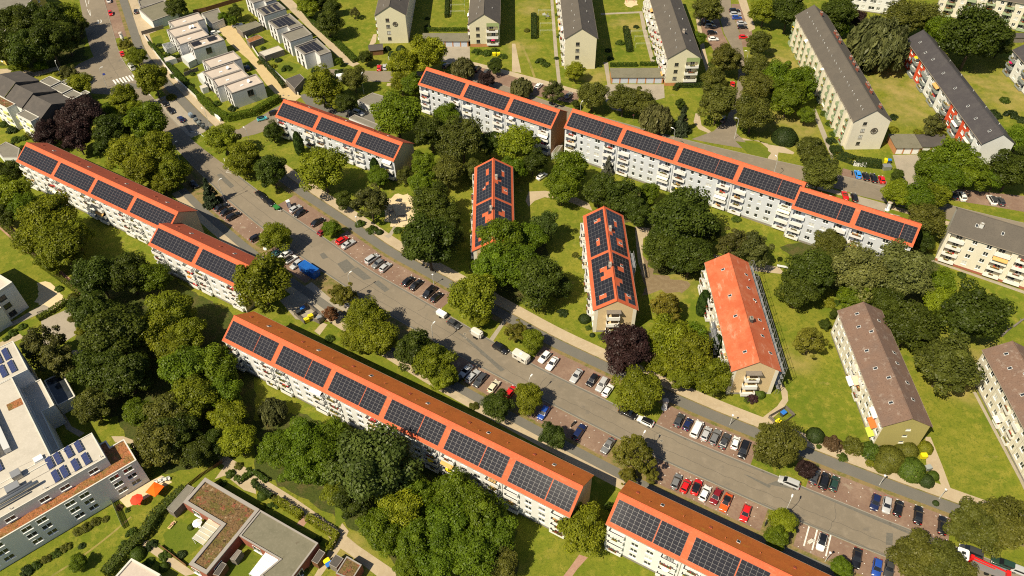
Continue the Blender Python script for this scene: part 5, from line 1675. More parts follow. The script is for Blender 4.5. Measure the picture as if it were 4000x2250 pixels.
ob('ventilation_duct', b.mesh('ventilation_duct', 'metal_light'), R)
roofbox('air_handler', 22.0, 7.4, 1.3, .9, 1.3, 'zinc')
roofbox('air_handler', 20.5, 10.2, .9, .9, 1.4, 'zinc')
roofbox('roof_light', 15.8, 11.6, .9, .7, .5, 'frame_white')
for a, d in ((5.5, 3.4), (11, 10), (17, 3.5), (24, 3.3), (30, 3.4), (28, 9.5), (33, 8.5)):
    p = Vector(q(a, d)) - R.location.to_2d()
    ob('vent_pipe', vent_mesh(), R, (p.x, p.y, zu))

# ------------------------------------------------------------------ bungalows, lower left
flat('bungalow', 'L-shaped bungalow with rusty green planted roof beside the care home', [(-68.7, 91.6), (-54.9, 83.6), (-58.1, 77.6), (-62.6, 69.4), (-66.8, 71.6), (-62.3, 80.1), (-71.9, 85.6)], 3.1, 'brick_red', 'roof_sedum', 'parapet_grey', .75, .3, [(k, .3, 2.2, .2, 2.2) for k in range(7)], frame='frame_white')
flat('bungalow', 'bungalow with grey felt roof and white awning at the lower edge', [(-54.75, 83.5), (-41.1, 75.7), (-46.5, 66.0), (-51.8, 69.0), (-48.5, 72.3), (-57.95, 77.6)], 3.1, 'brick_red', 'roof_felt', 'parapet_grey', .35, .22, [(k, .4, 2.2, .2, 2.2) for k in range(6)], frame='frame_white')
Z8 = lambda x, y, z=0: g((600 + x / 3.22) * .644, (1800 + y / 3.22) * .644, z)
def lean_roof(name, label, P, z, m, slats=0, cat='canopy'):
    root = thing(name, label, cat, (P[0].x, P[0].y, 0), 0)
    b = MB()
    Q = [(p.x - P[0].x, p.y - P[0].y) for p in P]
    b.face([(x, y, z) for x, y in ccw(Q)])
    ob('roof_sheet', b.mesh('roof_sheet', m), root)
    for k in range(slats + 1):
        f = k / max(1, slats)
        a = Vector(Q[0]).lerp(Vector(Q[1]), f)
        c = Vector(Q[3]).lerp(Vector(Q[2]), f)
        b = MB()
        b.tube((a.x, a.y, z + .03), (c.x, c.y, z + .03), .05, n=4)
        ob('rafter', b.mesh('rafter', 'frame_white'), root)
    for x, y in (Q[0], Q[3]):
        b = MB()
        b.box(x - .05, x + .05, y - .05, y + .05, 0, z)
        ob('post', b.mesh('post', 'frame_white'), root)
mat('canopy_glass', (0.55, 0.50, 0.36), 0.2, 0.5, layers=((0.5, (0.45, 0.43, 0.36), 0.4, 0.6),))
lean_roof('terrace_canopy', 'glass terrace canopy against the planted-roof bungalow', [Z8(485, 970, 2.6), Z8(690, 730, 2.6), Z8(845, 805, 2.6), Z8(625, 1060, 2.6)], 2.6, 'canopy_glass', 5)
lean_roof('terrace_canopy', 'white sheet awning against the grey felt bungalow', [Z8(1200, 1420, 2.7), Z8(1405, 1155, 2.7), Z8(1570, 1245, 2.7), Z8(1360, 1520, 2.7)], 2.7, 'frame_white', 4)
flat('bungalow', 'bungalow with moss-brown flat roof at the lower edge beside bins', [Z8(2430, 1200, 3), Z8(2620, 1310, 3), Z8(2500, 1500, 3), Z8(2290, 1420, 3)], 3.0, 'brick_red', 'roof_sedum', 'parapet_grey', .25, .15)
flat('bungalow', 'white bungalow corner with stained yellow roof at the lower edge', [gt(0, 2, *p, 3.2) for p in ((995, 1318), (1215, 1440), (1100, 1600), (860, 1470))], 3.2, 'wall_modern', 'roof_flat_light', 'parapet_white', .4, .3)
flat('garden_shed', 'long grey flat shed left of the planted-roof bungalow', [Z8(*p, 2.3) for p in ((430, 300), (515, 340), (380, 520), (250, 655), (165, 605))], 2.3, 'wood_grey', 'roof_felt_grey', cat='shed', rimh=.06, rimw=.1)
flat('garden_shed', 'dark brown shed beside the grey felt bungalow', [Z8(*p, 2.2) for p in ((2085, 1110), (2160, 1155), (2060, 1300), (1985, 1260))], 2.2, 'wood_brown', 'roof_slate', cat='shed', rimh=.06, rimw=.1)
flat('garden_shed', 'dark slatted garden shed in the court between both bungalows', [Z8(*p, 2.2) for p in ((860, 1270), (920, 1300), (820, 1449), (745, 1430))], 2.2, 'wood_brown', 'roof_slate', cat='shed', rimh=.06, rimw=.1)
flat('garden_shed', 'small wooden roofed stall in the court between both bungalows', [Z8(*p, 2.2) for p in ((1060, 1115), (1110, 1135), (1025, 1255), (960, 1235))], 2.2, 'wood_grey', 'wood_grey', cat='shed', rimh=.06, rimw=.1)
flat('carport', 'dark corrugated carport at the lower edge beside coloured bins', [Z8(*p, 2.4) for p in ((2290, 1175), (2390, 1230), (2300, 1350), (2205, 1300))], 2.4, 'wood_grey', 'roof_slate', cat='carport', rimh=.06, rimw=.1)
# ------------------------------------------------------------------ vegetation
def quads_mesh(name, V, tint, m='leaves'):
    """V: (n,4,3) leaf quads, tint: (n,)"""
    n = len(V)
    me = bpy.data.meshes.new(name)
    me.vertices.add(n * 4)
    me.vertices.foreach_set('co', V.reshape(-1).astype(np.float32))
    me.loops.add(n * 4)
    me.loops.foreach_set('vertex_index', np.arange(n * 4, dtype=np.int32))
    me.polygons.add(n)
    me.polygons.foreach_set('loop_start', np.arange(0, n * 4, 4, dtype=np.int32))
    me.polygons.foreach_set('loop_total', np.full(n, 4, dtype=np.int32))
    a = me.attributes.new('tint', 'FLOAT', 'FACE')
    a.data.foreach_set('value', np.clip(tint, 0, 1).astype(np.float32))
    me.materials.append(MATS[m])
    me.update(calc_edges=True)
    return me
def leaves(P, Nn, size, rs, long=1.0, droop=0.0):
    n = len(P)
    Nn = Nn + rs.normal(0, .42, (n, 3))
    Nn /= np.linalg.norm(Nn, axis=1, keepdims=True) + 1e-9
    a = rs.normal(0, 1, (n, 3))
    if droop:
        a = a * (1 - droop) + np.array([0, 0, -1.0]) * droop * 2
    u = a - (a * Nn).sum(1, keepdims=True) * Nn
    u /= np.linalg.norm(u, axis=1, keepdims=True) + 1e-9
    w = np.cross(Nn, u)
    s = size * rs.uniform(.55, 1.45, (n, 1))
    u, w = u * s * long, w * s * .75
    return np.stack([P - u, P + w, P + u, P - w], 1)
def dirs(n, rs):
    d = rs.normal(0, 1, (n, 3))
    return d / np.linalg.norm(d, axis=1, keepdims=True)
def crown_mesh(kind, seed):
    rs = np.random.RandomState(seed)
    Ps, Ns, Ts = [], [], []
    size, long, droop = .034, 1.0, 0.0
    if kind in ('round', 'oval', 'airy'):
        nl = {'round': 78, 'oval': 70, 'airy': 50}[kind]
        per = {'round': 430, 'oval': 430, 'airy': 260}[kind]
        d = dirs(nl * 3, rs)
        d = d[d[:, 2] > -.62][:nl]
        warp = rs.uniform(.62, 1.16, nl)
        for k in range(len(d)):
            rc = rs.uniform(.46, .80) * warp[k]
            c = d[k] * rc
            lr = rs.uniform(.15, .33) * (1.0 if kind != 'airy' else .8)
            q = dirs(per, rs)
            keep = (q @ d[k]) > -.45
            q = q[keep]
            rad = lr * rs.uniform(.62, 1.08, (len(q), 1))
            sq = np.array([1, 1, .82])
            Ps.append(c + q * rad * sq)
            Ns.append(q * .8 + np.array([0, 0, .45]))
            Ts.append(np.full(len(q), rs.uniform(.15, .85)) * .62 + rs.uniform(0, .38, len(q)))
        n = 1500 if kind != 'airy' else 500
        q = dirs(n, rs) * (rs.uniform(0, 1, (n, 1)) ** .5) * .62
        Ps.append(q); Ns.append(dirs(n, rs)); Ts.append(rs.uniform(.2, .6, n))
        if kind == 'airy':
            size = .038
    elif kind == 'willow':
        long, droop, size = 2.6, .9, .045
        for k in range(150):
            dd = dirs(1, rs)[0]
            dd[2] = abs(dd[2]) * .9
            c = dd * rs.uniform(.55, .95) * np.array([1, 1, .85])
            m = 110
            tt = rs.uniform(0, 1, (m, 1))
            Ln = rs.uniform(.35, .9)
            P = c + np.array([0, 0, -1.0]) * tt * Ln + dd * np.array([1, 1, 0]) * .16 * np.sqrt(tt) + rs.normal(0, .045, (m, 3))
            Ps.append(P); Ns.append(np.tile(dd, (m, 1)) + rs.normal(0, .5, (m, 3))); Ts.append(np.full(m, rs.uniform(.1, .9)) * .65 + rs.uniform(0, .35, m))
        n = 900
        q = dirs(n, rs) * .55
        Ps.append(q); Ns.append(dirs(n, rs)); Ts.append(rs.uniform(.2, .6, n))
    elif kind == 'conifer':
        for k in range(15):
            z = -1 + 2 * k / 15.0
            rr = (1 - k / 15.5) * .95
            for j in range(max(5, int(14 * rr))):
                a = rs.uniform(0, 2 * math.pi)
                m = int(60 + 110 * rr)
                tt = np.sqrt(rs.uniform(.05, 1, (m, 1)))
                P = np.array([math.cos(a), math.sin(a), 0]) * tt * rr * rs.uniform(.8, 1.1) + np.array([0, 0, z]) - np.array([0, 0, .22]) * tt + rs.normal(0, .055, (m, 3)) * (1.2 - .5 * tt)
                Ps.append(P); Ns.append(np.tile(np.array([math.cos(a) * .5, math.sin(a) * .5, 1.0]), (m, 1))); Ts.append(np.full(m, rs.uniform(.1, .9)) * .5 + rs.uniform(0, .5, m))
        size = .05
    elif kind == 'cypress':
        n = 5200
        z = rs.uniform(-1, 1, n)
        rr = np.sqrt(np.clip(1 - ((z + .25) / 1.25) ** 2, 0, 1)) * rs.uniform(.75, 1.05, n)
        a = rs.uniform(0, 2 * math.pi, n)
        P = np.stack([np.cos(a) * rr, np.sin(a) * rr, z], 1)
        Ps.append(P); Ns.append(P * np.array([1, 1, .2])); Ts.append(.5 + .3 * np.sin(a * 3 + z * 9) + rs.uniform(-.2, .2, n))
        size = .10
    elif kind == 'bush':
        for k in range(24):
            a = rs.uniform(0, 2 * math.pi)
            rc = math.sqrt(rs.uniform(0, 1)) * .72
            c = np.array([math.cos(a) * rc, math.sin(a) * rc, rs.uniform(.1, .62) * (1.1 - rc)])
            q = dirs(210, rs)
            q = q[q[:, 2] > -.5]
            lr = rs.uniform(.22, .38)
            Ps.append(c + q * lr * rs.uniform(.7, 1.08, (len(q), 1))); Ns.append(q + np.array([0, 0, .4])); Ts.append(np.full(len(q), rs.uniform(.15, .85)) * .6 + rs.uniform(0, .4, len(q)))
        size = .062
    elif kind == 'clipped':
        n = 4600
        q = dirs(n, rs)
        q[:, 2] = np.abs(q[:, 2])
        f = 1 + .05 * np.sin(q[:, 0:1] * 7 + seed) * np.cos(q[:, 1:2] * 6)
        Ps.append(q * f * rs.uniform(.93, 1.02, (n, 1))); Ns.append(q * 2); Ts.append(.5 + rs.uniform(-.32, .32, n))
        size = .05
    P, Nn, T = np.concatenate(Ps), np.concatenate(Ns), np.concatenate(Ts)
    if kind not in ('bush', 'clipped', 'cypress', 'conifer'):
        P = P / np.percentile(np.linalg.norm(P, axis=1), 97)
    return quads_mesh('crown', leaves(P, Nn, size, rs, long, droop), T)
NV = {'round': 7, 'oval': 3, 'airy': 3, 'willow': 2, 'conifer': 2, 'cypress': 1, 'bush': 4, 'clipped': 2}
def crown(kind, k):
    k = k % NV[kind]
    return cached(('crown', kind, k), lambda: crown_mesh(kind, 100 + 17 * k + len(kind)))
def trunk_mesh(k):
    def f():
        r = random.Random(k)
        b = MB()
        b.tube((0, 0, 0), (.02, .01, .42), .045, .034, 9)
        b.tube((.02, .01, .42), (.0, .02, .78), .034, .012, 8)
        for j in range(6):
            a = 2 * math.pi * j / 6 + r.uniform(-.4, .4)
            z = r.uniform(.3, .5)
            rr = r.uniform(.28, .5)
            p1 = Vector((math.cos(a) * rr, math.sin(a) * rr, z + r.uniform(.14, .3)))
            b.tube((.015, .01, z), p1, .02, .009, 6)
            b.tube(p1, p1 + Vector((math.cos(a + .5) * .16, math.sin(a + .5) * .16, .12)), .009, .004, 5)
        return b.mesh('trunk', 'bark')
    return cached(('trunk', k % 3), f)
# species: crown kind, leaf colour (albedo), width:height, word, name
SP = {
 'o': ('round', (0.165, 0.185, 0.011), .92, 'olive tree', 'broadleaf_tree'),
 'g': ('round', (0.115, 0.165, 0.009), .95, 'green tree', 'broadleaf_tree'),
 'd': ('round', (0.064, 0.086, 0.010), .95, 'dark tree', 'broadleaf_tree'),
 'y': ('round', (0.200, 0.230, 0.012), .95, 'yellow-green tree', 'broadleaf_tree'),
 'b': ('round', (0.108, 0.115, 0.018), .92, 'brownish tree', 'broadleaf_tree'),
 's': ('round', (0.160, 0.165, 0.042), 1.0, 'silvery lime tree', 'lime_tree'),
 'L': ('round', (0.085, 0.108, 0.020), 1.0, 'dark lime tree', 'lime_tree'),
 'p': ('round', (0.046, 0.025, 0.022), .95, 'purple tree', 'copper_beech'),
 'r': ('airy', (0.16, 0.075, 0.03), .95, 'rusty tree', 'ornamental_tree'),
 'G': ('airy', (0.165, 0.150, 0.018), .9, 'golden tree', 'ornamental_tree'),
 'a': ('airy', (0.10, 0.105, 0.024), .95, 'thin tree', 'ornamental_tree'),
 'w': ('willow', (0.125, 0.125, 0.040), 1.0, 'drooping tree', 'willow_tree'),
 'c': ('conifer', (0.050, 0.068, 0.028), 1.45, 'dark conifer', 'conifer_tree'),
 'S': ('conifer', (0.13, 0.135, 0.095), 1.5, 'silvery spruce', 'conifer_tree'),
 'C': ('cypress', (0.055, 0.095, 0.020), 2.6, 'slim cypress', 'cypress_tree'),
 'v': ('oval', (0.075, 0.105, 0.017), 1.25, 'oval tree', 'broadleaf_tree'),
}
trng = random.Random(5)
tcount = [0]
def tree(x, y, r, sp, label, group=None, rot=None):
    kind, col, asp, word, name = SP[sp]
    m = mpp(x, y)
    R = r * m * 1.07
    Rz = R * asp
    for _ in range(2):
        clear = min(2.6, .3 * R) if kind not in ('conifer', 'cypress', 'willow') else .25
        zc = Rz + clear if kind != 'willow' else Rz * 1.02
        p = g(x, y, zc)
    h = zc + Rz
    tcount[0] += 1
    k = tcount[0]
    o = thing(name, label, 'tree', (p.x, p.y, 0), trng.uniform(0, 6.28) if rot is None else rot, group)
    ob('trunk', trunk_mesh(k), o, (0, 0, 0), None, (R * 1.1, R * 1.1, h * .95))
    f = trng.uniform(.86, 1.14)
    cc = (col[0] * f * trng.uniform(.92, 1.08), col[1] * f, col[2] * f)
    ob('crown', crown(kind, k * 3 + 1), o, (0, 0, zc), None, (R, R, Rz), cc)
    return o
def stand(where, items, group):
    items = sorted(items, key=lambda a: a[0])
    n = len(items)
    for i, (x, y, r, sp) in enumerate(items):
        tree(x, y, r, sp, ' '.join(('%s, %s %s' % (SP[sp][3], ordinal(i, n), where)).replace(', ,', ',').split()) if n > 1 else '%s %s' % (SP[sp][3], where), group if n > 1 else None)

stand('of the dark stand around the yellow house', [(25, 60, 40, 'd'), (75, 55, 44, 'd'), (125, 50, 44, 'd'), (165, 45, 36, 'o'), (192, 62, 26, 'b'), (25, 120, 42, 'd'), (75, 118, 46, 'd'), (122, 105, 48, 'd'), (160, 92, 38, 'd')], 'stand by the yellow house')
stand('of the small trees in front of the yellow house', [(46, 170, 20, 'y'), (100, 165, 15, 'g')], 'small trees by the yellow house')
stand('of the pair between zebra crossing and brown roofs', [(173, 187, 24, 'a'), (200, 213, 30, 'o')], 'pair by the zebra crossing')
stand('of three street trees opposite the white terrace', [(315, 112, 17, 'G'), (343, 143, 24, 'o'), (384, 200, 39, 'o')], 'street trees by the terrace')
stand('of the purple trees between brown roofs and solar block', [(208, 288, 48, 'p'), (120, 335, 34, 'p'), (190, 345, 38, 'p'), (160, 300, 26, 'p')], 'purple trees')
stand('of the trees between purple beeches and street', [(313, 245, 34, 'y'), (335, 268, 22, 'y'), (277, 280, 20, 'g'), (370, 312, 48, 'g'), (285, 330, 42, 'd'), (262, 372, 24, 'd')], 'trees by the purple beeches')
stand('of the olive clump above the four-array block', [(320, 385, 46, 'o'), (385, 378, 50, 'o'), (430, 430, 40, 'o'), (365, 430, 44, 'o'), (410, 465, 28, 'o')], 'olive clump')
tree(524, 478, 26, 'c', 'small dark conifer in the kerb island below the olive clump')
stand('of the group left of the low solar block', [(562, 352, 38, 'o'), (610, 395, 40, 'o'), (640, 415, 24, 'o'), (684, 430, 40, 'd'), (590, 410, 24, 'o')], 'group left of the low block')
tree(684, 330, 25, 'd', 'dark round tree at the left corner of the low solar block')
tree(750, 359, 11, 'C', 'slim cypress at the left of the low solar block front')
tree(944, 427, 12, 'C', 'slim cypress at the right of the low solar block front')
tree(811, 424, 56, 'o', 'broad olive tree in front of the low solar block')
stand('of the trees around the sand playground', [(861, 503, 22, 'd'), (931, 508, 44, 'a'), (950, 445, 26, 'g'), (1017, 440, 22, 'b'), (1087, 510, 48, 'd'), (1060, 462, 34, 'g'), (1078, 612, 66, 'd'), (1122, 548, 34, 'd'), (1140, 590, 30, 'd')], 'playground trees')
tree(834, 574, 22, 'g', 'small street tree between parked cars beside the cycle path')
stand('behind the low solar block', [(807, 215, 46, 'o'), (890, 197, 30, 'b'), (921, 145, 18, 'd'), (1000, 290, 56, 'g'), (870, 262, 26, 'd'), (845, 250, 24, 'o')], 'trees behind the low block')
stand('of the bright clump left of the three-array pale block', [(1015, 165, 38, 'y'), (1075, 135, 42, 'y'), (1040, 215, 32, 'g'), (1010, 210, 26, 'o')], 'bright clump')
stand('of the trees hiding the three-array pale block', [(1124, 293, 32, 'g'), (1085, 335, 42, 'd'), (1164, 350, 56, 'b'), (1232, 362, 32, 'd'), (1302, 362, 46, 'y'), (1340, 405, 32, 'd'), (1124, 432, 38, 'b'), (1190, 425, 26, 'b'), (1065, 410, 30, 'g'), (1290, 425, 30, 'g')], 'trees before the pale block')
stand('of the street trees behind the pale solar blocks', [(1164, 168, 28, 'w'), (1222, 198, 20, 'p'), (1247, 167, 18, 'd'), (1311, 217, 26, 'w'), (1391, 230, 28, 'a'), (1490, 238, 36, 'b'), (1568, 252, 36, 'b'), (1615, 255, 36, 'b'), (1651, 293, 38, 'w'), (1718, 298, 26, 'c'), (1711, 262, 13, 'd'), (1448, 262, 11, 'd')], 'street trees behind the pale blocks')
tree(1447, 178, 23, 'y', 'yellow-green round tree at the foot of the third cream gable')
stand('of the avenue trees along the access road', [(1808, 257, 46, 'b'), (1826, 150, 36, 'b'), (1781, 22, 34, 'b'), (1757, 98, 18, 'g'), (1895, 285, 44, 'b'), (1905, 217, 38, 'b'), (1912, 108, 30, 'b'), (1903, 165, 30, 'b'), (1800, 195, 30, 'b')], 'avenue trees')
stand('of the green clump left of the compass emblem block', [(1960, 195, 42, 'g'), (2010, 212, 42, 'g'), (1985, 245, 42, 'g'), (2028, 288, 22, 'g')], 'green clump')
stand('of the trees at the top left of the compass block', [(1925, 25, 34, 'o'), (1985, 28, 42, 'd')], 'trees above the compass block')
stand('of the row between compass block and black roof', [(2105, 30, 42, 'd'), (2118, 72, 18, 'g'), (2158, 48, 22, 'p'), (2212, 98, 66, 'w'), (2272, 42, 44, 'b'), (2328, 48, 40, 'b'), (2366, 75, 36, 'g')], 'row above the red panelled block')
stand('of the pair of great dark trees at the upper right', [(2452, 92, 68, 'd'), (2520, 105, 32, 'd')], 'great dark trees')
stand('of the brownish trees on the corner below the compass block', [(2040, 378, 38, 'b'), (2065, 437, 44, 'b')], 'corner trees')
tree(2352, 315, 28, 'a', 'thin olive tree in front of the red panels')
stand('of the green mass below the black roof', [(2335, 418, 40, 'g'), (2395, 400, 48, 'g'), (2448, 428, 42, 'g'), (2385, 452, 40, 'g'), (2548, 425, 50, 'd'), (2565, 350, 38, 'g'), (2505, 450, 30, 'g')], 'mass below the black roof')
tree(2256, 440, 16, 'd', 'small dark tree beside the forecourt of the white garage doors')
stand('of the clump right of the pale blocks', [(2262, 488, 34, 'y'), (2305, 498, 38, 'g'), (2345, 495, 36, 'o'), (2332, 556, 46, 'b'), (2318, 602, 30, 'd')], 'clump at the pale block end')
stand('of the courtyard trees before the longest pale block', [(1428, 425, 46, 'g'), (1415, 470, 40, 'g'), (1531, 412, 17, 'S'), (1508, 478, 42, 'd'), (1558, 488, 46, 'd'), (1600, 528, 36, 'd'), (1632, 486, 26, 'g')], 'courtyard trees')
stand('of the great dark clump between the short blocks', [(1712, 545, 72, 'd'), (1668, 625, 46, 'd'), (1738, 648, 50, 'd'), (1772, 585, 42, 'd'), (1690, 590, 50, 'd')], 'great dark clump')
stand('of the feathery pair behind the plain orange roof', [(1843, 612, 40, 'a'), (1898, 625, 44, 'a')], 'feathery pair')
stand('of the stand before the two-array pale block', [(2085, 612, 36, 'b'), (2040, 682, 56, 'd'), (2008, 732, 44, 'd'), (2085, 668, 44, 'b'), (2158, 682, 62, 's'), (2270, 682, 64, 's'), (2365, 708, 34, 'g'), (2362, 762, 38, 'y'), (2290, 818, 58, 'd'), (2452, 792, 72, 'd'), (2382, 912, 70, 'b'), (2150, 748, 38, 'g'), (2230, 760, 40, 'd')], 'stand before the pale block')
tree(2039, 858, 37, 'G', 'golden tree on the lawn beside the brown tiled block')
tree(2075, 815, 14, 'd', 'small dark cone shrub at the far corner of the olive block')
tree(2099, 788, 13, 'd', 'small dark shrub tree behind the olive gable block')
stand('of the big courtyard tree group below the first short block', [(1265, 605, 58, 'g'), (1238, 668, 54, 'g'), (1302, 672, 54, 'g'), (1335, 598, 40, 'g'), (1352, 705, 58, 'd'), (1402, 722, 34, 'd'), (1372, 572, 34, 'v'), (1185, 742, 58, 'o'), (1210, 800, 26, 'o')], 'courtyard tree group')
tree(1676, 774, 40, 'G', 'golden tree beside the middle short block')
tree(1580, 873, 60, 'p', 'purple copper tree before the beige gable')
stand('of the bright clump before the plain orange roof', [(1685, 855, 56, 'y'), (1728, 892, 58, 'o'), (1788, 938, 50, 'o'), (1660, 910, 36, 'y'), (1740, 850, 40, 'g'), (1720, 940, 40, 'o')], 'clump before the orange roof')
tree(1770, 760, 14, 'C', 'upper slim cypress beside the plain orange roof')
tree(1801, 870, 14, 'C', 'lower slim cypress beside the plain orange roof')
stand('of the street pair beside the caravan', [(1298, 832, 28, 'G'), (1337, 856, 29, 'o')], 'pair beside the caravan')
tree(1604, 985, 55, 'o', 'olive street tree between the advertising column and white car')
tree(1960, 1120, 58, 'b', 'broad brownish tree above the silver car on the street')
tree(2028, 1177, 24, 'p', 'small purple tree beside the dark cars')
stand('of the pair of broad brown crowns at the lower right', [(2462, 1322, 60, 'b'), (2532, 1318, 64, 'b')], 'broad brown crowns')
stand('of the crowns beside the crane truck', [(2308, 1402, 58, 'b'), (2362, 1418, 58, 'b'), (2410, 1449, 44, 'b')], 'crowns beside the crane truck')
tree(1598, 1143, 50, 'G', 'golden street tree leaning over the lamp post')
tree(1580, 1198, 24, 'G', 'low golden tree at the gap between the solar blocks')
tree(1640, 1195, 20, 'G', 'small golden tree behind the cut-off solar block')
tree(1391, 1096, 32, 'v', 'oval dark tree behind the long solar block near motorbike')
tree(1251, 1019, 36, 'd', 'dark tree beside the cream vintage car')
tree(1326, 1000, 37, 'o', 'olive street tree over the bright red car')
tree(1465, 1332, 58, 'o', 'olive tree at the gap between both lower solar blocks')
tree(1968, 1312, 32, 'y', 'bright tree with street lamp beside the motorcycle')
tree(1955, 1354, 30, 'g', 'green tree behind the cut-off solar block')
tree(2115, 1427, 28, 'g', 'green tree at the lower edge beside the black car')
stand('of the left green group before the long solar block', [(700, 1130, 46, 'g'), (775, 1105, 52, 'g'), (840, 1090, 40, 'g'), (765, 1180, 52, 'g'), (820, 1160, 52, 'g'), (845, 1235, 34, 'o'), (684, 1030, 33, 'w')], 'green group')
stand('of the dark lime pair before the long solar block', [(938, 1165, 92, 'L'), (890, 1255, 48, 'd')], 'dark lime pair')
stand('of the right green wood before the long solar block', [(1000, 1290, 56, 'y'), (1048, 1240, 48, 'g'), (955, 1335, 54, 'g'), (1040, 1362, 54, 'g'), (1150, 1242, 58, 'g'), (1202, 1292, 62, 'g'), (1245, 1345, 56, 'g'), (1125, 1322, 60, 'g'), (1195, 1392, 58, 'g'), (1100, 1408, 52, 'g'), (1262, 1412, 42, 'b'), (1180, 1425, 22, 'p'), (1030, 1425, 36, 'g')], 'green wood')
stand('of the upper wood between care home and left solar blocks', [(248, 700, 56, 'd'), (320, 688, 52, 'd'), (385, 702, 40, 'g'), (232, 782, 48, 'd'), (430, 785, 56, 'o'), (398, 830, 52, 'o'), (470, 840, 44, 'o'), (440, 880, 40, 'o')], 'upper wood')
stand('of the middle wood between care home and left solar blocks', [(292, 845, 70, 'd'), (250, 928, 56, 'd'), (312, 940, 58, 'd'), (233, 1020, 44, 'b'), (353, 910, 28, 'b'), (470, 930, 56, 'g'), (540, 925, 52, 'g'), (485, 1000, 56, 'o'), (560, 990, 42, 'g')], 'middle wood')
stand('of the lower wood beside the care home terrace', [(430, 1040, 54, 'b'), (398, 1118, 60, 'b'), (452, 1092, 50, 'd'), (345, 1040, 36, 'g'), (575, 1050, 42, 'y'), (600, 1112, 42, 'y'), (540, 1115, 34, 'd'), (500, 1140, 40, 'd')], 'lower wood')
tree(655, 702, 66, 'o', 'broad street tree hiding the end of the two-array block')
tree(695, 595, 37, 'o', 'olive street tree above the teal car')
tree(861, 740, 33, 'G', 'golden street tree beside the white car and bins')
tree(831, 790, 20, 'r', 'small rusty red tree beside the yellow bins')
stand('of the left pair behind the long solar block', [(915, 802, 50, 'o'), (948, 852, 48, 'o'), (893, 850, 34, 'o')], 'left pair')
stand('of the right group behind the long solar block', [(1038, 878, 50, 'd'), (1088, 912, 52, 'o'), (1112, 950, 36, 'o')], 'right group')
stand('of the round clump before the four-array block', [(128, 552, 60, 'o'), (85, 598, 46, 'o'), (150, 620, 56, 'o'), (185, 590, 42, 'o'), (120, 660, 30, 'o')], 'round clump')
stand('of the trees at the left edge below the four-array block', [(35, 490, 44, 'y'), (22, 435, 32, 'd'), (62, 520, 36, 'g'), (10, 540, 30, 'd')], 'left edge trees')
stand('of the thin pair above the care home roof', [(110, 868, 50, 'a'), (148, 905, 44, 'a')], 'thin pair')
stand('of the trees in the terrace house gardens', [(443, 17, 26, 'd'), (562, 42, 13, 'g'), (592, 30, 18, 'd'), (585, 52, 13, 'g'), (724, 62, 10, 'd')], 'garden trees')
stand('of the trees along the straight gravel path', [(775, 15, 26, 'y'), (825, 55, 34, 'd'), (800, 5, 22, 'd'), (835, 15, 20, 'd'), (893, 32, 13, 'a'), (853, 155, 10, 'g')], 'path trees')
tree(195, 1414, 21, 'g', 'young tree casting a shadow on the care home lawn')

# shrubs, clipped bushes, hedges
brng = random.Random(9)
def shrub(x, y, r, col, label, kind='bush', asp=.8, name='shrub', group=None):
    m = mpp(x, y)
    R = r * m * 1.05
    zc = R * asp * .45
    p = g(x, y, zc)
    k = brng.randrange(100)
    o = ob(name, crown(kind, k), None, (p.x, p.y, -.02), brng.uniform(0, 6.28), (R, R, R * asp * 1.15), col)
    return tag(o, label, 'shrub', group)
cG, cD, cY, cO, cB, cP = (.075, .115, .014), (.04, .062, .015), (.17, .175, .013), (.12, .125, .018), (.12, .075, .035), (.05, .022, .025)
def shrubs(where, items, group):
    items = sorted(items, key=lambda a: a[0])
    n = len(items)
    W = {cG: 'green', cD: 'dark green', cY: 'yellow-green', cO: 'olive', cB: 'brown', cP: 'purple'}
    for i, it in enumerate(items):
        x, y, r, col = it[:4]
        kd = it[4] if len(it) > 4 else 'bush'
        f = brng.uniform(.85, 1.15)
        shrub(x, y, r, tuple(c * f for c in col), ' '.join(('%s %s, %s %s' % (W[col], 'clipped bush' if kd == 'clipped' else 'shrub', ordinal(i, n), where)).split()).replace(', of', ' of'), kd, .85, 'clipped_bush' if kd == 'clipped' else 'shrub', group if n > 1 else None)
K = 'clipped'
shrubs('of the bushes at the olive gable', [(2149, 1117, 30, cO), (2197, 1132, 30, cG), (2242, 1150, 36, cO, K), (2225, 1168, 24, cO, K), (2287, 1130, 24, cO, K), (2265, 1128, 16, cO, K), (2329, 1124, 19, cY, K), (2295, 1178, 34, cG, K), (2332, 1208, 19, cD, K), (2349, 1195, 14, cG, K), (2270, 1172, 14, cO), (2190, 1165, 12, cY), (2120, 1148, 14, cG)], 'bushes at the olive gable')
shrubs('beside the red kerb path of the olive block', [(2052, 1093, 22, cD, K), (2098, 1112, 26, cB), (2060, 1122, 8, cG)], 'bushes on the olive lawn')
shrubs('on the oval lawn before the compass block', [(1975, 341, 31, cD, K)], None)
shrubs('of the bushes along the compass block front', [(2075, 283, 12, cG), (2070, 270, 10, cO), (2088, 310, 11, cG), (2098, 335, 12, cG), (1992, 94, 9, cD), (2002, 112, 9, cD), (2018, 132, 10, cG), (2030, 148, 10, cD), (2015, 160, 8, cO), (2092, 352, 14, cD)], 'bushes along the compass block')
shrubs('of the shrubs behind the compass block', [(2163, 155, 14, cY), (2175, 110, 14, cO), (2148, 90, 12, cG), (2182, 172, 12, cD), (2248, 292, 13, cD), (2248, 325, 14, cY), (2310, 330, 13, cY)], 'shrubs behind the compass block')
shrubs('of the shrubs at the left ivory gable', [(1790, 160, 10, cG), (2420, 290, 12, cG), (2530, 250, 14, cG), (2500, 285, 20, cD), (2545, 285, 18, cD), (2570, 300, 14, cD)], 'shrubs right of the black roof')
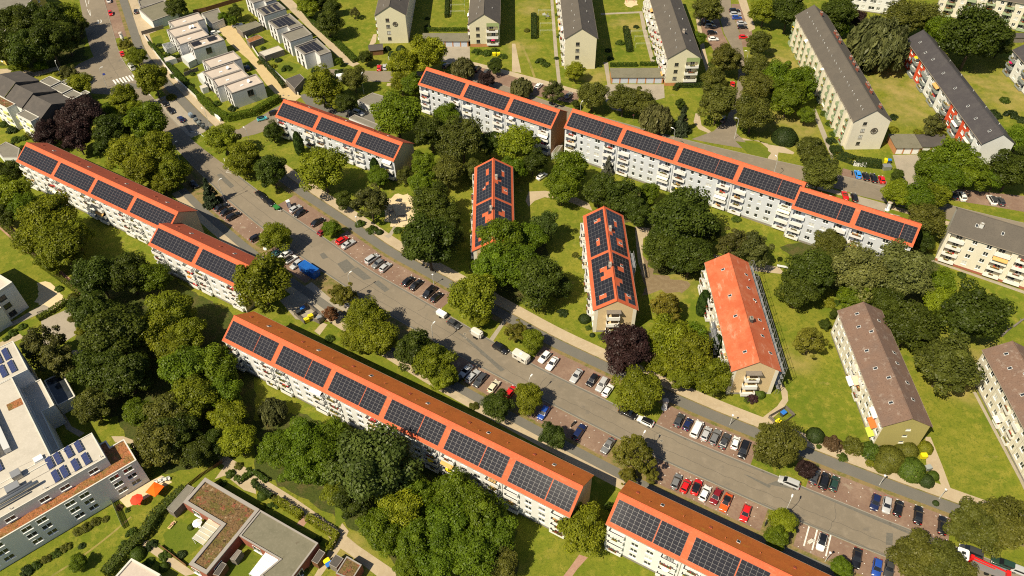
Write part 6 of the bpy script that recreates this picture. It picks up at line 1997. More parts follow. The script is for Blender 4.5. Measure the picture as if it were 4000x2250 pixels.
shrubs('of the clipped balls beside the brown hut', [(974, 122, 9, cD, K), (986, 135, 10, cD, K), (1008, 122, 12, cD, K)], 'clipped balls')
shrubs('of the lawn shrubs between the cream blocks', [(1360, 152, 14, cG), (1372, 160, 12, cG), (1325, 75, 9, cO), (1560, 105, 12, cG), (1601, 66, 8, cD), (1404, 35, 8, cG), (1408, 90, 8, cG), (1400, 145, 7, cD), (1632, 70, 8, cG), (1638, 90, 8, cG), (1645, 120, 8, cG), (1647, 145, 7, cG), (1535, 145, 10, cD), (1530, 125, 9, cD), (1075, 45, 7, cD), (1075, 65, 9, cD), (1510, 165, 6, cD)], 'lawn shrubs between the cream blocks')
shrubs('of the shrubs before the second cream gable', [(1200, 128, 14, cG), (1225, 132, 14, cG), (1245, 125, 12, cG), (1265, 140, 12, cG), (1247, 150, 14, cD)], 'shrubs at the second cream gable')
shrubs('of the shrubs around the plain orange gable', [(1893, 1000, 18, cP), (1905, 985, 15, cG, K), (1912, 990, 14, cG, K), (1880, 1005, 10, cG)], 'shrubs at the plain orange gable')
shrubs('of the shrubs around the beige gable', [(1471, 800, 15, cD, K), (1415, 785, 15, cD), (1481, 823, 9, cG), (1490, 842, 7, cD, K), (1515, 845, 11, cG), (1448, 640, 10, cO), (1463, 648, 8, cG)], 'shrubs at the beige gable')
shrubs('of the playground shrubs', [(955, 583, 9, cD, K), (1000, 578, 12, cG), (935, 575, 16, cG), (905, 560, 14, cG)], 'playground shrubs')
shrubs('of the shrubs at the foot of the long pale block', [(1853, 550, 13, cG), (1630, 505, 16, cO), (1720, 470, 10, cG)], 'shrubs at the long pale block')
shrubs('of the shrubs behind the long solar block', [(1150, 945, 10, cY), (1140, 960, 8, cY), (1192, 1020, 14, cO), (829, 850, 14, cG), (1533, 1273, 14, cG), (1165, 952, 7, cY)], 'shrubs behind the long solar block')
shrubs('of the street island shrubs', [(680, 638, 12, cY), (858, 752, 12, cG), (430, 242, 14, cY), (855, 600, 10, cO)], 'street island shrubs')
shrubs('of the shrubs around the ball court', [(148, 725, 12, cG), (182, 745, 14, cO), (165, 760, 12, cD), (205, 810, 18, cG), (200, 830, 14, cY), (30, 835, 14, cG), (55, 820, 12, cG), (15, 850, 10, cG), (180, 800, 12, cO)], 'shrubs at the ball court')
shrubs('of the shrubs along the care home lawn', [(215, 1325, 16, cO), (195, 1335, 14, cO), (240, 1310, 14, cO), (205, 1372, 10, cD), (165, 1375, 15, cO), (140, 1390, 14, cG), (115, 1405, 14, cO), (65, 1435, 18, cD), (90, 1420, 14, cG), (300, 1275, 10, cB), (320, 1282, 8, cG), (265, 1305, 10, cO)], 'shrubs along the care home')
shrubs('of the garden shrubs left of the planted roof', [(385, 1310, 20, cG), (372, 1340, 16, cY), (405, 1285, 14, cG), (425, 1265, 14, cG), (415, 1395, 18, cG), (380, 1370, 16, cD), (455, 1395, 14, cD), (345, 1392, 20, cG, K), (375, 1413, 14, cG), (412, 1425, 13, cG, K), (480, 1325, 9, cG, K), (330, 1340, 16, cG), (310, 1370, 14, cG), (295, 1400, 14, cG), (275, 1430, 14, cG)], 'garden shrubs')
shrubs('of the front garden shrubs above the planted roof', [(600, 1170, 12, cO), (618, 1195, 12, cG), (578, 1190, 14, cG), (640, 1210, 10, cG), (560, 1215, 10, cG), (660, 1245, 14, cG, K), (655, 1275, 12, cY, K), (690, 1250, 9, cO), (680, 1270, 10, cG), (700, 1270, 10, cG), (670, 1300, 6, cG, K), (800, 1355, 11, cG), (780, 1405, 13, cG, K), (765, 1435, 10, cG, K), (595, 1200, 9, cG), (625, 1180, 8, cG)], 'front garden shrubs')
shrubs('of the terrace garden shrubs', [(405, 125, 9, cG), (420, 135, 9, cG), (400, 112, 8, cD), (435, 140, 8, cG), (470, 175, 9, cO), (485, 185, 8, cG), (545, 258, 12, cG), (585, 270, 13, cD), (640, 90, 10, cG), (662, 120, 8, cG), (655, 155, 10, cO), (680, 145, 10, cG), (700, 150, 10, cD), (688, 165, 9, cY), (720, 170, 14, cG), (775, 160, 10, cY), (815, 150, 12, cG), (560, 95, 8, cO), (635, 50, 10, cO), (650, 58, 9, cG), (795, 175, 14, cD), (855, 180, 16, cD)], 'terrace garden shrubs')
shrubs('of the shrubs before the brown roofed house', [(28, 325, 16, cD), (40, 350, 14, cG), (10, 310, 14, cG), (60, 345, 12, cG), (85, 330, 12, cO), (55, 372, 12, cG), (155, 205, 14, cD), (20, 365, 14, cD)], 'shrubs before the brown roofs')
shrubs('of the shrubs on the white block lawn', [(2420, 690, 12, cG), (2088, 760, 18, cY), (2105, 760, 12, cG), (2385, 900, 10, cG), (2390, 920, 12, cG), (2355, 1265, 8, cD, K), (2540, 772, 6, cB)], 'shrubs on the right lawns')

def hedge(label, pts, w, h, col, name='hedge'):
    rs = np.random.RandomState(sum(map(ord, label)) % 9973)
    P = [Vector((p[0], p[1])) for p in pts]
    A, B = offs(P, w / 2), offs(P, -w / 2)
    V, Nn = [], []
    dens = 34
    def area(a, b_, c, nvec):
        L, Hh = (b_ - a).length, (c - a).length
        n = max(4, int(L * Hh * dens))
        s, t_ = rs.uniform(0, 1, (n, 1)), rs.uniform(0, 1, (n, 1))
        a_, b2, c2 = np.array(a), np.array(b_), np.array(c)
        q = a_ + (b2 - a_) * s + (c2 - a_) * t_ + rs.normal(0, .07, (n, 3))
        V.append(q)
        Nn.append(np.tile(np.array(nvec), (n, 1)) * 1.6)
    for i in range(len(P) - 1):
        for S, sg in ((A, 1), (B, -1)):
            a, b_ = S[i].to_3d(), S[i + 1].to_3d()
            e = (P[i + 1] - P[i]).normalized()
            area(a, b_, a + Vector((0, 0, h)), (-e.y * sg, e.x * sg, .2))
        area(A[i].to_3d() + Vector((0, 0, h)), A[i + 1].to_3d() + Vector((0, 0, h)), B[i].to_3d() + Vector((0, 0, h)), (0, 0, 1))
    for i in (0, -1):
        area(A[i].to_3d(), B[i].to_3d(), A[i].to_3d() + Vector((0, 0, h)), ((P[0] - P[1]).normalized() if i == 0 else (P[-1] - P[-2]).normalized()).to_3d())
    V, Nn = np.concatenate(V), np.concatenate(Nn)
    o = P[0]
    V = V - np.array([o.x, o.y, 0])
    me = quads_mesh('hedge', leaves(V, Nn, .17, rs), rs.uniform(.2, .8, len(V)))
    return tag(ob(name, me, None, (o.x, o.y, 0), None, None, col), label, 'hedge')
def HD(label, pts, w, h, col):
    hedge(label, [g(*p) for p in pts], w, h, col)
cH = (.062, .10, .012)
HD('tall hedge round the corner of the white terrace', [(505, 250), (540, 287), (580, 303), (640, 290), (705, 252)], 2.2, 2.4, (.10, .145, .012))
HD('long clipped hedge beside the straight gravel path', [(842, 105), (868, 130), (895, 157)], 2.2, 1.6, cH)
HD('low hedge along the upper part of the straight gravel path', [(752, 15), (790, 62), (838, 105)], 1.4, 1.4, cH)
HD('upright hedge block on the lawn beside the first cream block', [(1126, 2), (1124, 45)], 1.7, 1.8, cD)
HD('upright hedge block on the lawn beside the third cream block', [(1343, 42), (1343, 98)], 2.2, 1.8, cD)
HD('upright hedge block on the lawn beside the fourth cream block', [(1573, 75), (1583, 132)], 2.0, 1.8, cD)
HD('hedge above the left garage row', [(1068, 78), (1175, 78)], 1.2, 1.3, cH)
HD('hedge above the six-door garage row', [(1535, 167), (1602, 166)], 1.2, 1.3, cH)
HD('second hedge above the six-door garage row', [(1610, 165), (1655, 164)], 1.2, 1.3, cH)
HD('dark hedge in front of the fourth cream gable', [(1697, 228), (1702, 219), (1768, 218)], 1.6, 1.4, cD)
HD('broad dark hedge in front of the compass gable', [(2098, 375), (2110, 395), (2150, 410), (2215, 418)], 3.5, 1.6, cD)
HD('hedge along the red path at the left', [(8, 570), (60, 615), (110, 672), (205, 742)], 1.2, 1.3, (.10, .12, .013))
HD('hedge between ball court and white house', [(98, 805), (125, 790), (170, 760)], 1.6, 1.2, (.09, .115, .013))
HD('yellow-green clipped hedge left of the red garden gate', [(698, 1262), (760, 1302)], 1.5, 1.6, (.17, .185, .012))
HD('yellow-green clipped hedge right of the red garden gate', [(775, 1305), (848, 1352), (828, 1382)], 1.5, 1.6, (.17, .185, .012))
HD('dark low hedge beside the public path at the planted roof', [(600, 1215), (640, 1190), (672, 1212)], 1.0, 1.0, cH)
HD('dark garden hedge beside the gravel drive at the lower edge', [(640, 1222), (685, 1252)], 1.0, 1.2, cD)
HD('wild hedge between care home lawn and bungalow garden', [(470, 1235), (430, 1270), (395, 1300), (368, 1345), (330, 1380), (270, 1449)], 2.2, 1.8, (.075, .10, .015))
HD('street hedge of the terrace behind the white garden wall', [(378, 112), (410, 150), (440, 182), (480, 225), (505, 252)], 1.2, 1.5, cH)
HD('garden hedge between the third and fourth terrace gardens', [(415, 162), (455, 145)], 1.0, 1.4, cD)
HD('garden hedge between the fifth and sixth terrace gardens', [(432, 195), (470, 205)], 1.0, 1.4, cH)
HD('dark garden hedge along the gravel lane wall', [(655, 150), (700, 200), (715, 222)], 1.2, 1.5, cD)
HD('hedge strip in front of the brown roofed house', [(70, 350), (120, 300)], 1.6, 1.6, cO)
HD('low hedge beside the yellow house drive', [(140, 192), (160, 182)], 1.4, .9, cY)
# ------------------------------------------------------------------ vehicles
CK = {  # length, width, height, windscreen foot, windscreen top, rear top, rear foot (x, + is forward), belt height
 'hatchback': (4.1, 1.76, 1.48, .95, .22, -1.45, -1.88, .92),
 'small car': (3.65, 1.66, 1.48, .95, .3, -1.3, -1.68, .90),
 'saloon': (4.6, 1.80, 1.43, .85, .1, -1.05, -1.70, .90),
 'estate car': (4.65, 1.80, 1.48, .95, .2, -1.85, -2.18, .92),
 'off-roader': (4.55, 1.88, 1.68, 1.0, .35, -1.75, -2.10, 1.02),
 'people carrier': (4.7, 1.86, 1.75, 1.35, .55, -1.95, -2.2, 1.0),
 'van': (5.1, 1.98, 2.05, 1.75, 1.15, -2.40, -2.50, 1.05),
 'convertible': (4.2, 1.76, 1.28, .75, .25, -.7, -1.2, .92),
}
def car_meshes(kind):
    L, W, Hh, a, b_, c, d, bz = CK[kind]
    h = W / 2
    st = [(L / 2, .50, .68), (L / 2 - .06, .66, .84), (L / 2 - .30, .74, .95), (a + .3, bz - .06, 1.0), (a - .1, bz, 1.0), (-.4, bz + .02, 1.0), (d + .1, bz + .03, .99), (-L / 2 + .12, bz - .02 if kind != 'saloon' else bz - .04, .93), (-L / 2 + .03, bz - .2, .86), (-L / 2, .45, .78)]
    bm = MB()
    rows = []
    for x, zt, k in st:
        hw = h * k
        row = []
        for yy, zz in ((-.90, .20), (-1.0, .40), (-1.0, zt * .72), (-.95, zt * .93), (-.86, zt), (0, zt + .025), (.86, zt), (.95, zt * .93), (1.0, zt * .72), (1.0, .40), (.90, .20)):
            row.append(len(bm.v))
            bm.v.append((x, yy * hw, zz))
        rows.append(row)
    for i in range(len(rows) - 1):
        for j in range(len(rows[0]) - 1):
            bm.f.append((rows[i][j], rows[i + 1][j], rows[i + 1][j + 1], rows[i][j + 1]))
            bm.m.append(0)
    bm.f.append(tuple(rows[0])); bm.m.append(0)
    bm.f.append(tuple(reversed(rows[-1]))); bm.m.append(0)
    # greenhouse frame
    hb, ht = h * .90, h * .72
    G = [(a, bz), (b_, Hh - .05), (c, Hh - .06), (d, bz + .02)]
    if kind != 'convertible':
        def q(i, s, grow=0.0):
            x, z = G[i]
            y = (hb if i in (0, 3) else ht) * s
            return (x, y, z)
        for s in (-1, 1):
            f = [q(0, s), q(1, s), q(2, s), q(3, s)]
            bm.face(f if s > 0 else f[::-1])
        bm.face([q(0, -1), q(0, 1), q(1, 1), q(1, -1)][::-1])
        bm.face([q(2, -1), q(2, 1), q(3, 1), q(3, -1)][::-1])
    out = {'body': bm.mesh('body', 'car_paint', True)}
    bm = MB()
    if kind != 'convertible':
        xs = [b_ + .06, b_ - .12, (b_ + c) / 2, c + .12, c - .06]
        zs = [Hh - .055, Hh - .012, Hh + .005, Hh - .02, Hh - .07]
        for i in range(4):
            for y0, y1, e0, e1 in ((-1, -.6, -.03, 0), (-.6, .6, 0, 0), (.6, 1, 0, -.03)):
                bm.face([(xs[i], y0 * ht, zs[i] + e0), (xs[i], y1 * ht, zs[i] + e1), (xs[i + 1], y1 * ht, zs[i + 1] + e1), (xs[i + 1], y0 * ht, zs[i + 1] + e0)][::-1])
        out['roof'] = bm.mesh('roof', 'car_paint', True)
    else:
        bm.box(-1.05, .55, -.62, .62, bz - .02, bz + .03, 0)
        for x in (.0, -.75):
            for y in (-.33, .33):
                bm.box(x - .12, x + .02, y - .24, y + .24, bz, bz + .32, 1)
        out['seat'] = bm.mesh('seat', ['tyre', 'wood_brown'])
    def glass(nm, pts, off):
        m_ = MB()
        m_.face([tuple(Vector(p) + Vector(off)) for p in pts])
        out[nm] = m_.mesh(nm, 'car_glass')
    def lerp(p, q_, f):
        return tuple(Vector(p).lerp(Vector(q_), f))
    p0, p1 = (a, bz), (b_, Hh - .05)
    glass('windscreen', [lerp((p0[0], -hb * .92, p0[1]), (p1[0], -ht * .92, p1[1]), .04), lerp((p0[0], hb * .92, p0[1]), (p1[0], ht * .92, p1[1]), .04), (p1[0], ht * .92, p1[1]), (p1[0], -ht * .92, p1[1])], (.012, 0, .012))
    if kind != 'convertible':
        p0, p1 = (d, bz + .02), (c, Hh - .06)
        glass('rear_window', [lerp((p0[0], hb * .86, p0[1]), (p1[0], ht * .86, p1[1]), .25), lerp((p0[0], -hb * .86, p0[1]), (p1[0], -ht * .86, p1[1]), .25), (p1[0], -ht * .86, p1[1]), (p1[0], ht * .86, p1[1])], (-.012, 0, .008))
        for s, nm in ((-1, 'side_window'), (1, 'side_window_b')):
            f0, f1 = .10, .86
            A_, D_ = (a - .14, s * hb, bz + .02), (d + .22 if kind != 'van' else .1, s * hb, bz + .04)
            B_, C_ = (b_ - .06, s * ht, Hh - .05), (c + .12 if kind != 'van' else .1, s * ht, Hh - .06)
            P = [lerp(A_, B_, .08), lerp(D_, C_, .08), lerp(D_, C_, .88), lerp(A_, B_, .88)]
            glass(nm, P, (0, s * .012, .004))
    w = MB()
    w.tube((0, -.1, 0), (0, .1, 0), .32, n=14)
    w.tube((0, -.104, 0), (0, .104, 0), .2, n=10, mi=1)
    out['wheel'] = cached('wheel', lambda: w.mesh('wheel', ['tyre', 'rim_alloy']))
    m_ = MB(); m_.box(-.05, .05, -.19, .19, -.07, .07)
    out['headlight'] = cached('headl', lambda: m_.mesh('headlight', 'lamp_white'))
    out['taillight'] = cached('taill', lambda: m_.mesh('taillight', 'tail_red'))
    mm = MB(); mm.box(-.06, .06, -.09, .09, -.06, .06)
    out['mirror'] = cached('mirr', lambda: mm.mesh('mirror', 'car_paint'))
    out['bumper_plate'] = cached('plate', lambda: (lambda z: (z.box(-.01, .01, -.26, .26, -.06, .06), z.mesh('number_plate', 'frame_white'))[1])(MB()))
    return out
CM = {}
def car(kind, x, y, ang, col, label, group=None, roofcol=None, z=0.0):
    """ang: heading in radians"""
    if kind not in CM:
        CM[kind] = car_meshes(kind)
    M = CM[kind]
    L, W, Hh, a, b_, c, d, bz = CK[kind]
    p = g(x, y, .6)
    o = thing(kind.replace(' ', '_').replace('-', '_') if 'car' in kind or kind in ('van', 'people carrier') else kind.replace('-', '_') + '_car', label, 'van' if kind == 'van' else 'car', (p.x, p.y, .02 + z), ang, group)
    ob('body', M['body'], o, color=col)
    if 'roof' in M:
        ob('roof', M['roof'], o, color=roofcol or col)
        ob('rear_window', M['rear_window'], o)
        ob('side_window', M['side_window'], o)
        ob('side_window', M['side_window_b'], o)
    else:
        ob('seat', M['seat'], o)
    ob('windscreen', M['windscreen'], o)
    for sx in (L * .30, -L * .30):
        for sy in (-W / 2 + .09, W / 2 - .09):
            ob('wheel', M['wheel'], o, (sx, sy, .32))
    for sy in (-W * .34, W * .34):
        ob('headlight', M['headlight'], o, (L / 2 - .09, sy, .64))
        ob('taillight', M['taillight'], o, (-L / 2 + .06, sy, .78))
        ob('mirror', M['mirror'], o, (a - .25, sy * 1.56, bz + .08), color=col)
    ob('number_plate', M['bumper_plate'], o, (-L / 2 - .005, 0, .5))
    return o
COLR = {'black': (.010, .010, .012), 'dark grey': (.05, .052, .055), 'grey': (.17, .17, .17), 'silver': (.44, .44, .44), 'white': (.80, .79, .76), 'red': (.60, .012, .012), 'dark red': (.20, .010, .014), 'blue': (.02, .07, .35), 'bright blue': (.03, .26, .75),
        'dark blue': (.012, .02, .075), 'teal': (.05, .16, .16), 'aqua': (.10, .50, .58), 'orange': (.80, .10, .01), 'cream': (.66, .60, .42), 'dark green': (.02, .05, .035)}
def road_ang(x, y):
    p = g(x, y).to_2d()
    a, b_ = nearest(U, p), nearest(LO, p)
    return a[2] if a[0] < b_[0] else b_[2]
crng = random.Random(21)
def cars(where, items, mode, group):
    """mode: 'perp' bays across the kerb, 'par' along the kerb, or a heading in degrees"""
    items = sorted(items, key=lambda a: a[0])
    n = len(items)
    for i, it in enumerate(items):
        x, y, colour, kind = it[:4]
        md = it[4] if len(it) > 4 and it[4] is not None else mode
        if md == 'perp':
            ang = road_ang(x, y) + math.pi / 2 + (math.pi if crng.random() < .4 else 0) + crng.uniform(-.05, .05)
        elif md == 'par':
            ang = road_ang(x, y) + (math.pi if crng.random() < .5 else 0) + crng.uniform(-.02, .02)
        else:
            ang = RAD(md) + crng.uniform(-.03, .03)
        rc = COLR[it[5]] if len(it) > 5 else None
        lab = '%s %s%s, %s %s' % (colour, kind, ', %s roof' % it[5].split()[-1] if rc else '', ordinal(i, n), where) if n > 1 else '%s %s %s' % (colour, kind, where)
        car(kind, x, y, ang, COLR[colour], ' '.join(lab.split()), group if n > 1 else None, rc)
h_, s_, e_, v_, o_, m_, p_ = 'hatchback', 'saloon', 'estate car', 'van', 'off-roader', 'small car', 'people carrier'
cars('of the cars at the upper left street bays', [(273, 1, 'white', h_), (278, 33, 'red', m_), (307, 134, 'red', h_)], 'par', 'cars in the upper left bays')
car('saloon', 202, 77, road_ang(202, 77), COLR['dark grey'], 'dark saloon in deep tree shade opposite the felt-roofed hall')
car('van', 331, 168, road_ang(331, 168) + math.pi, COLR['white'], 'white van parked beside the zebra crossing')
cars('of three dark cars along the kerb above the grey containers', [(413, 258, 'black', s_), (429, 277, 'black', s_), (455, 299, 'dark blue', h_)], 'par', 'dark cars above the containers')
car('saloon', 487, 463, road_ang(487, 463), COLR['black'], 'black car hidden in shade beside the small dark conifer')
cars('of the cars parked at the white terrace', [(343, 28, 'black', h_, 100), (543, 68, 'grey', h_, 60), (541, 82, 'white', h_, 35), (597, 63, 'white', s_, 35), (622, 170, 'black', h_, 125)], 35, 'cars at the terrace')
car('small car', 659, 298, RAD(25), COLR['aqua'], 'aqua car with black roof in the side street', None, COLR['black'])
car('hatchback', 691, 283, RAD(28), COLR['black'], 'black hatchback at the left end of the low solar block')
car('off-roader', 902, 284, RAD(-30), COLR['silver'], 'silver pick-up in the shaded court behind the low solar block')
cars('of the cars behind the three-array pale block', [(954, 170, 'red', h_, 95), (968, 168, 'silver', h_, 95), (1122, 165, 'dark grey', h_, 60), (1199, 173, 'black', o_, 68), (1224, 181, 'dark grey', e_, 68), (1355, 216, 'white', h_, 60), (1430, 240, 'grey', s_, 60)], 60, 'cars behind the pale block')
car('hatchback', 1363, 443, RAD(45), COLR['white'], 'white car in shade between both pale solar blocks')
cars('of the left bays on the access road', [(1782, 56, 'black', h_), (1787, 66, 'dark grey', e_), (1791, 82, 'black', h_), (1795, 98, 'white', h_)], 2, 'cars in the left access road bays')
cars('of the right bays on the access road', [(1848, 26, 'black', e_), (1850, 35, 'silver', e_), (1854, 44, 'blue', h_), (1866, 58, 'silver', h_), (1868, 68, 'black', h_), (1870, 93, 'red', m_)], 2, 'cars in the right access road bays')
car('small car', 1843, 211, RAD(80), COLR['red'], 'red car in tree shade on the access road')
car('hatchback', 1819, 299, RAD(70), COLR['dark grey'], 'dark car in tree shade near the access road mouth')
cars('of the four cars below the compass block', [(2158, 438, 'bright blue', h_), (2178, 443, 'black', h_), (2198, 447, 'black', s_), (2218, 451, 'red', m_)], 84, 'cars below the compass block')
car('convertible', 2126, 491, RAD(82), COLR['red'], 'red open convertible behind the longest pale block')
car('hatchback', 2149, 496, RAD(82), COLR['black'], 'black hatchback beside the red open convertible')
cars('of the cars above the grey-roofed block', [(2397, 490, 'dark grey', h_), (2419, 493, 'white', p_), (2495, 503, 'white', p_, None, 'dark grey'), (2517, 506, 'dark grey', h_)], 86, 'cars above the grey roof')
cars('of the pair parked before the green trailer', [(656, 490, 'black', s_), (676, 508, 'black', e_)], 'par', 'pair before the green trailer')
cars('of the bays below the portable toilet', [(743, 525, 'silver', h_), (755, 536, 'black', h_), (799, 558, 'black', s_), (814, 582, 'dark red', h_)], 'perp', 'bays below the toilet')
cars('of the bays opposite the blue container', [(861, 604, 'red', h_), (876, 614, 'silver', s_), (936, 651, 'silver', p_), (951, 663, 'grey', h_), (969, 672, 'silver', h_), (1027, 707, 'black', h_), (1047, 716, 'black', s_), (1080, 735, 'black', p_), (1098, 747, 'black', h_)], 'perp', 'bays opposite the container')
car('hatchback', 1142, 815, road_ang(1142, 815), COLR['dark grey'], 'dark car under the tree between both white trailers')
car('off-roader', 1259, 876, road_ang(1259, 876), COLR['black'], 'black off-roader parked before the white caravan')
cars('of the bays right of the white caravan', [(1370, 898, 'white', h_), (1389, 914, 'white', s_), (1450, 945, 'silver', s_), (1490, 956, 'black', h_), (1514, 967, 'silver', e_), (1529, 982, 'white', h_)], 'perp', 'bays right of the caravan')
cars('of the shaded bays beside the two-block gap', [(557, 520, 'black', s_), (571, 531, 'black', s_), (587, 543, 'black', e_), (645, 597, 'black', h_)], 'perp', 'shaded bays')
cars('of the bays beside the blue container', [(699, 635, 'teal', s_), (717, 642, 'white', e_), (731, 652, 'white', h_, None, 'black'), (746, 665, 'silver', h_)], 'perp', 'bays beside the container')
cars('of the pair below the golden street tree', [(884, 760, 'white', h_), (904, 768, 'dark grey', h_)], 'perp', 'pair below the golden tree')
cars('of the bays in front of the dark tree', [(1172, 933, 'silver', s_), (1189, 946, 'silver', e_), (1208, 956, 'dark grey', e_), (1242, 972, 'cream', h_), (1284, 986, 'red', h_)], 'perp', 'bays at the dark tree')
cars('of the lower bays behind the long solar block', [(1367, 1038, 'blue', h_), (1457, 1086, 'dark blue', e_), (1529, 1121, 'grey', s_)], 'perp', 'lower bays')
car('off-roader', 1579, 1039, road_ang(1579, 1039), COLR['black'], 'black off-roader at the kerb near the advertising column')
car('hatchback', 1624, 1060, road_ang(1624, 1060) + math.pi, COLR['white'], 'white hatchback with black roof behind the black off-roader', None, COLR['black'])
cars('of the full row right of the advertising column', [(1708, 1057, 'dark grey', h_), (1730, 1067, 'dark blue', m_), (1753, 1079, 'white', v_), (1776, 1091, 'silver', h_), (1799, 1099, 'grey', e_), (1823, 1109, 'dark grey', s_), (1850, 1114, 'white', m_), (1871, 1131, 'black', p_)], 'perp', 'row right of the column')
cars('of the row behind the cut-off solar block', [(1701, 1211, 'grey', h_), (1725, 1222, 'red', m_), (1752, 1225, 'red', h_, None, 'black'), (1773, 1241, 'white', h_), (1801, 1249, 'dark red', h_), (1826, 1264, 'orange', s_, None, 'black'), (1875, 1291, 'red', h_)], 'perp', 'row behind the cut-off block')
car('people carrier', 1985, 1214, road_ang(1985, 1214) + math.pi, COLR['silver'], 'silver people carrier driving on the street')
cars('of three dark cars beside the small purple tree', [(2049, 1199, 'dark grey', h_), (2074, 1209, 'black', o_), (2099, 1216, 'dark green', h_)], 'perp', 'dark cars at the purple tree')
cars('of the right bays opposite the painted bay lines', [(2202, 1263, 'dark blue', h_), (2231, 1270, 'silver', h_), (2260, 1278, 'black', h_), (2310, 1295, 'black', s_), (2371, 1321, 'black', s_)], 'perp', 'right bays')
cars('of the lower right bays near the painted lines', [(2067, 1363, 'white', h_, None, 'black'), (2155, 1404, 'black', s_), (2206, 1428, 'blue', h_), (2237, 1430, 'dark grey', s_)], 'perp', 'lower right bays')
cars('of the kerb cars at the crane truck', [(2443, 1388, 'dark grey', p_), (2525, 1418, 'dark green', e_), (2569, 1437, 'silver', h_)], 'par', 'cars at the crane truck')

# orange car's black bonnet stripes are paint on that car
for o in list(COL.objects):
    if o.get('label', '').startswith('orange saloon'):
        for sy in (-.28, .28):
            b = MB()
            b.box(.95, 2.2, sy - .13, sy + .13, .0, .012)
            ob('stripe', b.mesh('stripe', 'tyre'), o, (0, 0, .875), (0, RAD(5), 0))

# trailers, caravans, container, crane truck, toilet
def wheels(o, xs, w, r=.3):
    b = MB()
    b.tube((0, -.09, 0), (0, .09, 0), r, n=12)
    me = b.mesh('wheel', 'tyre')
    for x in xs:
        for s in (-1, 1):
            ob('wheel', me, o, (x, s * w / 2, r))
def rbox(L, W, z0, z1, r, m, name, top=.12):
    bm = bmesh.new()
    bmesh.ops.create_cube(bm, size=1.0)
    for v in bm.verts:
        v.co = Vector((v.co.x * L, v.co.y * W, z0 + (v.co.z + .5) * (z1 - z0)))
    bmesh.ops.bevel(bm, geom=[e for e in bm.edges], offset=r, segments=3, affect='EDGES')
    me = bpy.data.meshes.new(name)
    bm.to_mesh(me)
    bm.free()
    me.materials.append(MATS[m])
    return me
def drawbar(o, L, m='zinc'):
    b = MB()
    b.tube((L / 2 - .1, -.5, .45), (L / 2 + 1.1, 0, .45), .05, n=6)
    b.tube((L / 2 - .1, .5, .45), (L / 2 + 1.1, 0, .45), .05, n=6)
    b.tube((L / 2 + 1.0, 0, 0.0), (L / 2 + 1.0, 0, .5), .04, n=6)
    ob('drawbar', b.mesh('drawbar', m), o)
p = g(1311, 898, 1.2)
o = thing('caravan', 'white caravan parked at the kerb beside the golden street pair', 'caravan', (p.x, p.y, .02), road_ang(1311, 898) + math.pi)
ob('body', rbox(4.6, 2.1, .45, 2.5, .22, 'parapet_white', 'body'), o)
wheels(o, (0,), 1.95)
drawbar(o, 4.6)
b = MB(); b.box(-.35, .35, -.35, .35, 2.5, 2.6)
ob('roof_hatch', b.mesh('roof_hatch', 'frame_white'), o)
for sy in (-1, 1):
    for x in (-1.2, 1.1):
        b = MB(); b.box(x - .45, x + .45, sy * 1.05 - .01, sy * 1.05 + .01, 1.4, 1.9)
        ob('window', b.mesh('window', 'glass_dark'), o)
p = g(1200, 839, 1.2)
o = thing('horse_trailer', 'white rounded horse trailer parked at the kerb', 'trailer', (p.x, p.y, .02), road_ang(1200, 839) + math.pi)
ob('body', rbox(3.4, 1.75, .5, 2.45, .35, 'parapet_white', 'body'), o)
wheels(o, (-.4, .35), 1.85)
drawbar(o, 3.4)
p = g(1111, 790, .9)
o = thing('box_trailer', 'small white box trailer behind the dark tree row of bays', 'trailer', (p.x, p.y, .02), road_ang(1111, 790) + math.pi)
ob('body', rbox(2.9, 1.5, .5, 1.7, .1, 'frame_white', 'body'), o)
wheels(o, (0,), 1.6)
drawbar(o, 2.9)
p = g(696, 522, .6)
o = thing('flat_trailer', 'small trailer with green cover behind the black cars', 'trailer', (p.x, p.y, .02), road_ang(696, 522))
mat('green_cover', (.03, .17, .04), .7, .2)
ob('body', rbox(2.4, 1.35, .5, 1.0, .06, 'green_cover', 'body'), o)
wheels(o, (0,), 1.45)
drawbar(o, 2.4)
p = g(726, 513, 1.1)
o = thing('portable_toilet', 'white and blue portable toilet cabin beside the silver car', 'toilet', (p.x, p.y, .02), .5)
ob('cabin', rbox(1.15, 1.15, 0, 2.1, .05, 'panel_blue', 'cabin'), o)
ob('roof', rbox(1.25, 1.25, 2.1, 2.4, .14, 'frame_white', 'roof'), o)
b = MB(); b.box(-.42, .42, -.6, -.578, .1, 1.95)
ob('door', b.mesh('door', 'door_blue'), o)
p = g(778, 678, 1.4)
o = thing('shipping_container', 'blue corrugated steel container on the paver bays', 'container', (p.x, p.y, .02), road_ang(778, 678) + .02)
mat('container_blue', (.012, .12, .45), .5, .4, layers=((1.0, (.01, .09, .36), .4, .7),))
b = MB()
Lc, Wc, Hc = 6.06, 2.44, 2.6
b.box(-Lc / 2, Lc / 2, -Wc / 2, Wc / 2, .1, Hc)
ob('body', b.mesh('body', 'container_blue'), o)
for k in range(22):
    x = -Lc / 2 + .2 + k * (Lc - .4) / 21
    b = MB()
    b.box(x - .06, x + .06, -Wc / 2 - .03, Wc / 2 + .03, .25, Hc - .2)
    b.box(x - .06, x + .06, -Wc / 2 + .15, Wc / 2 - .15, Hc - .1, Hc + .03)
    ob('corrugation', b.mesh('corrugation', 'container_blue'), o)
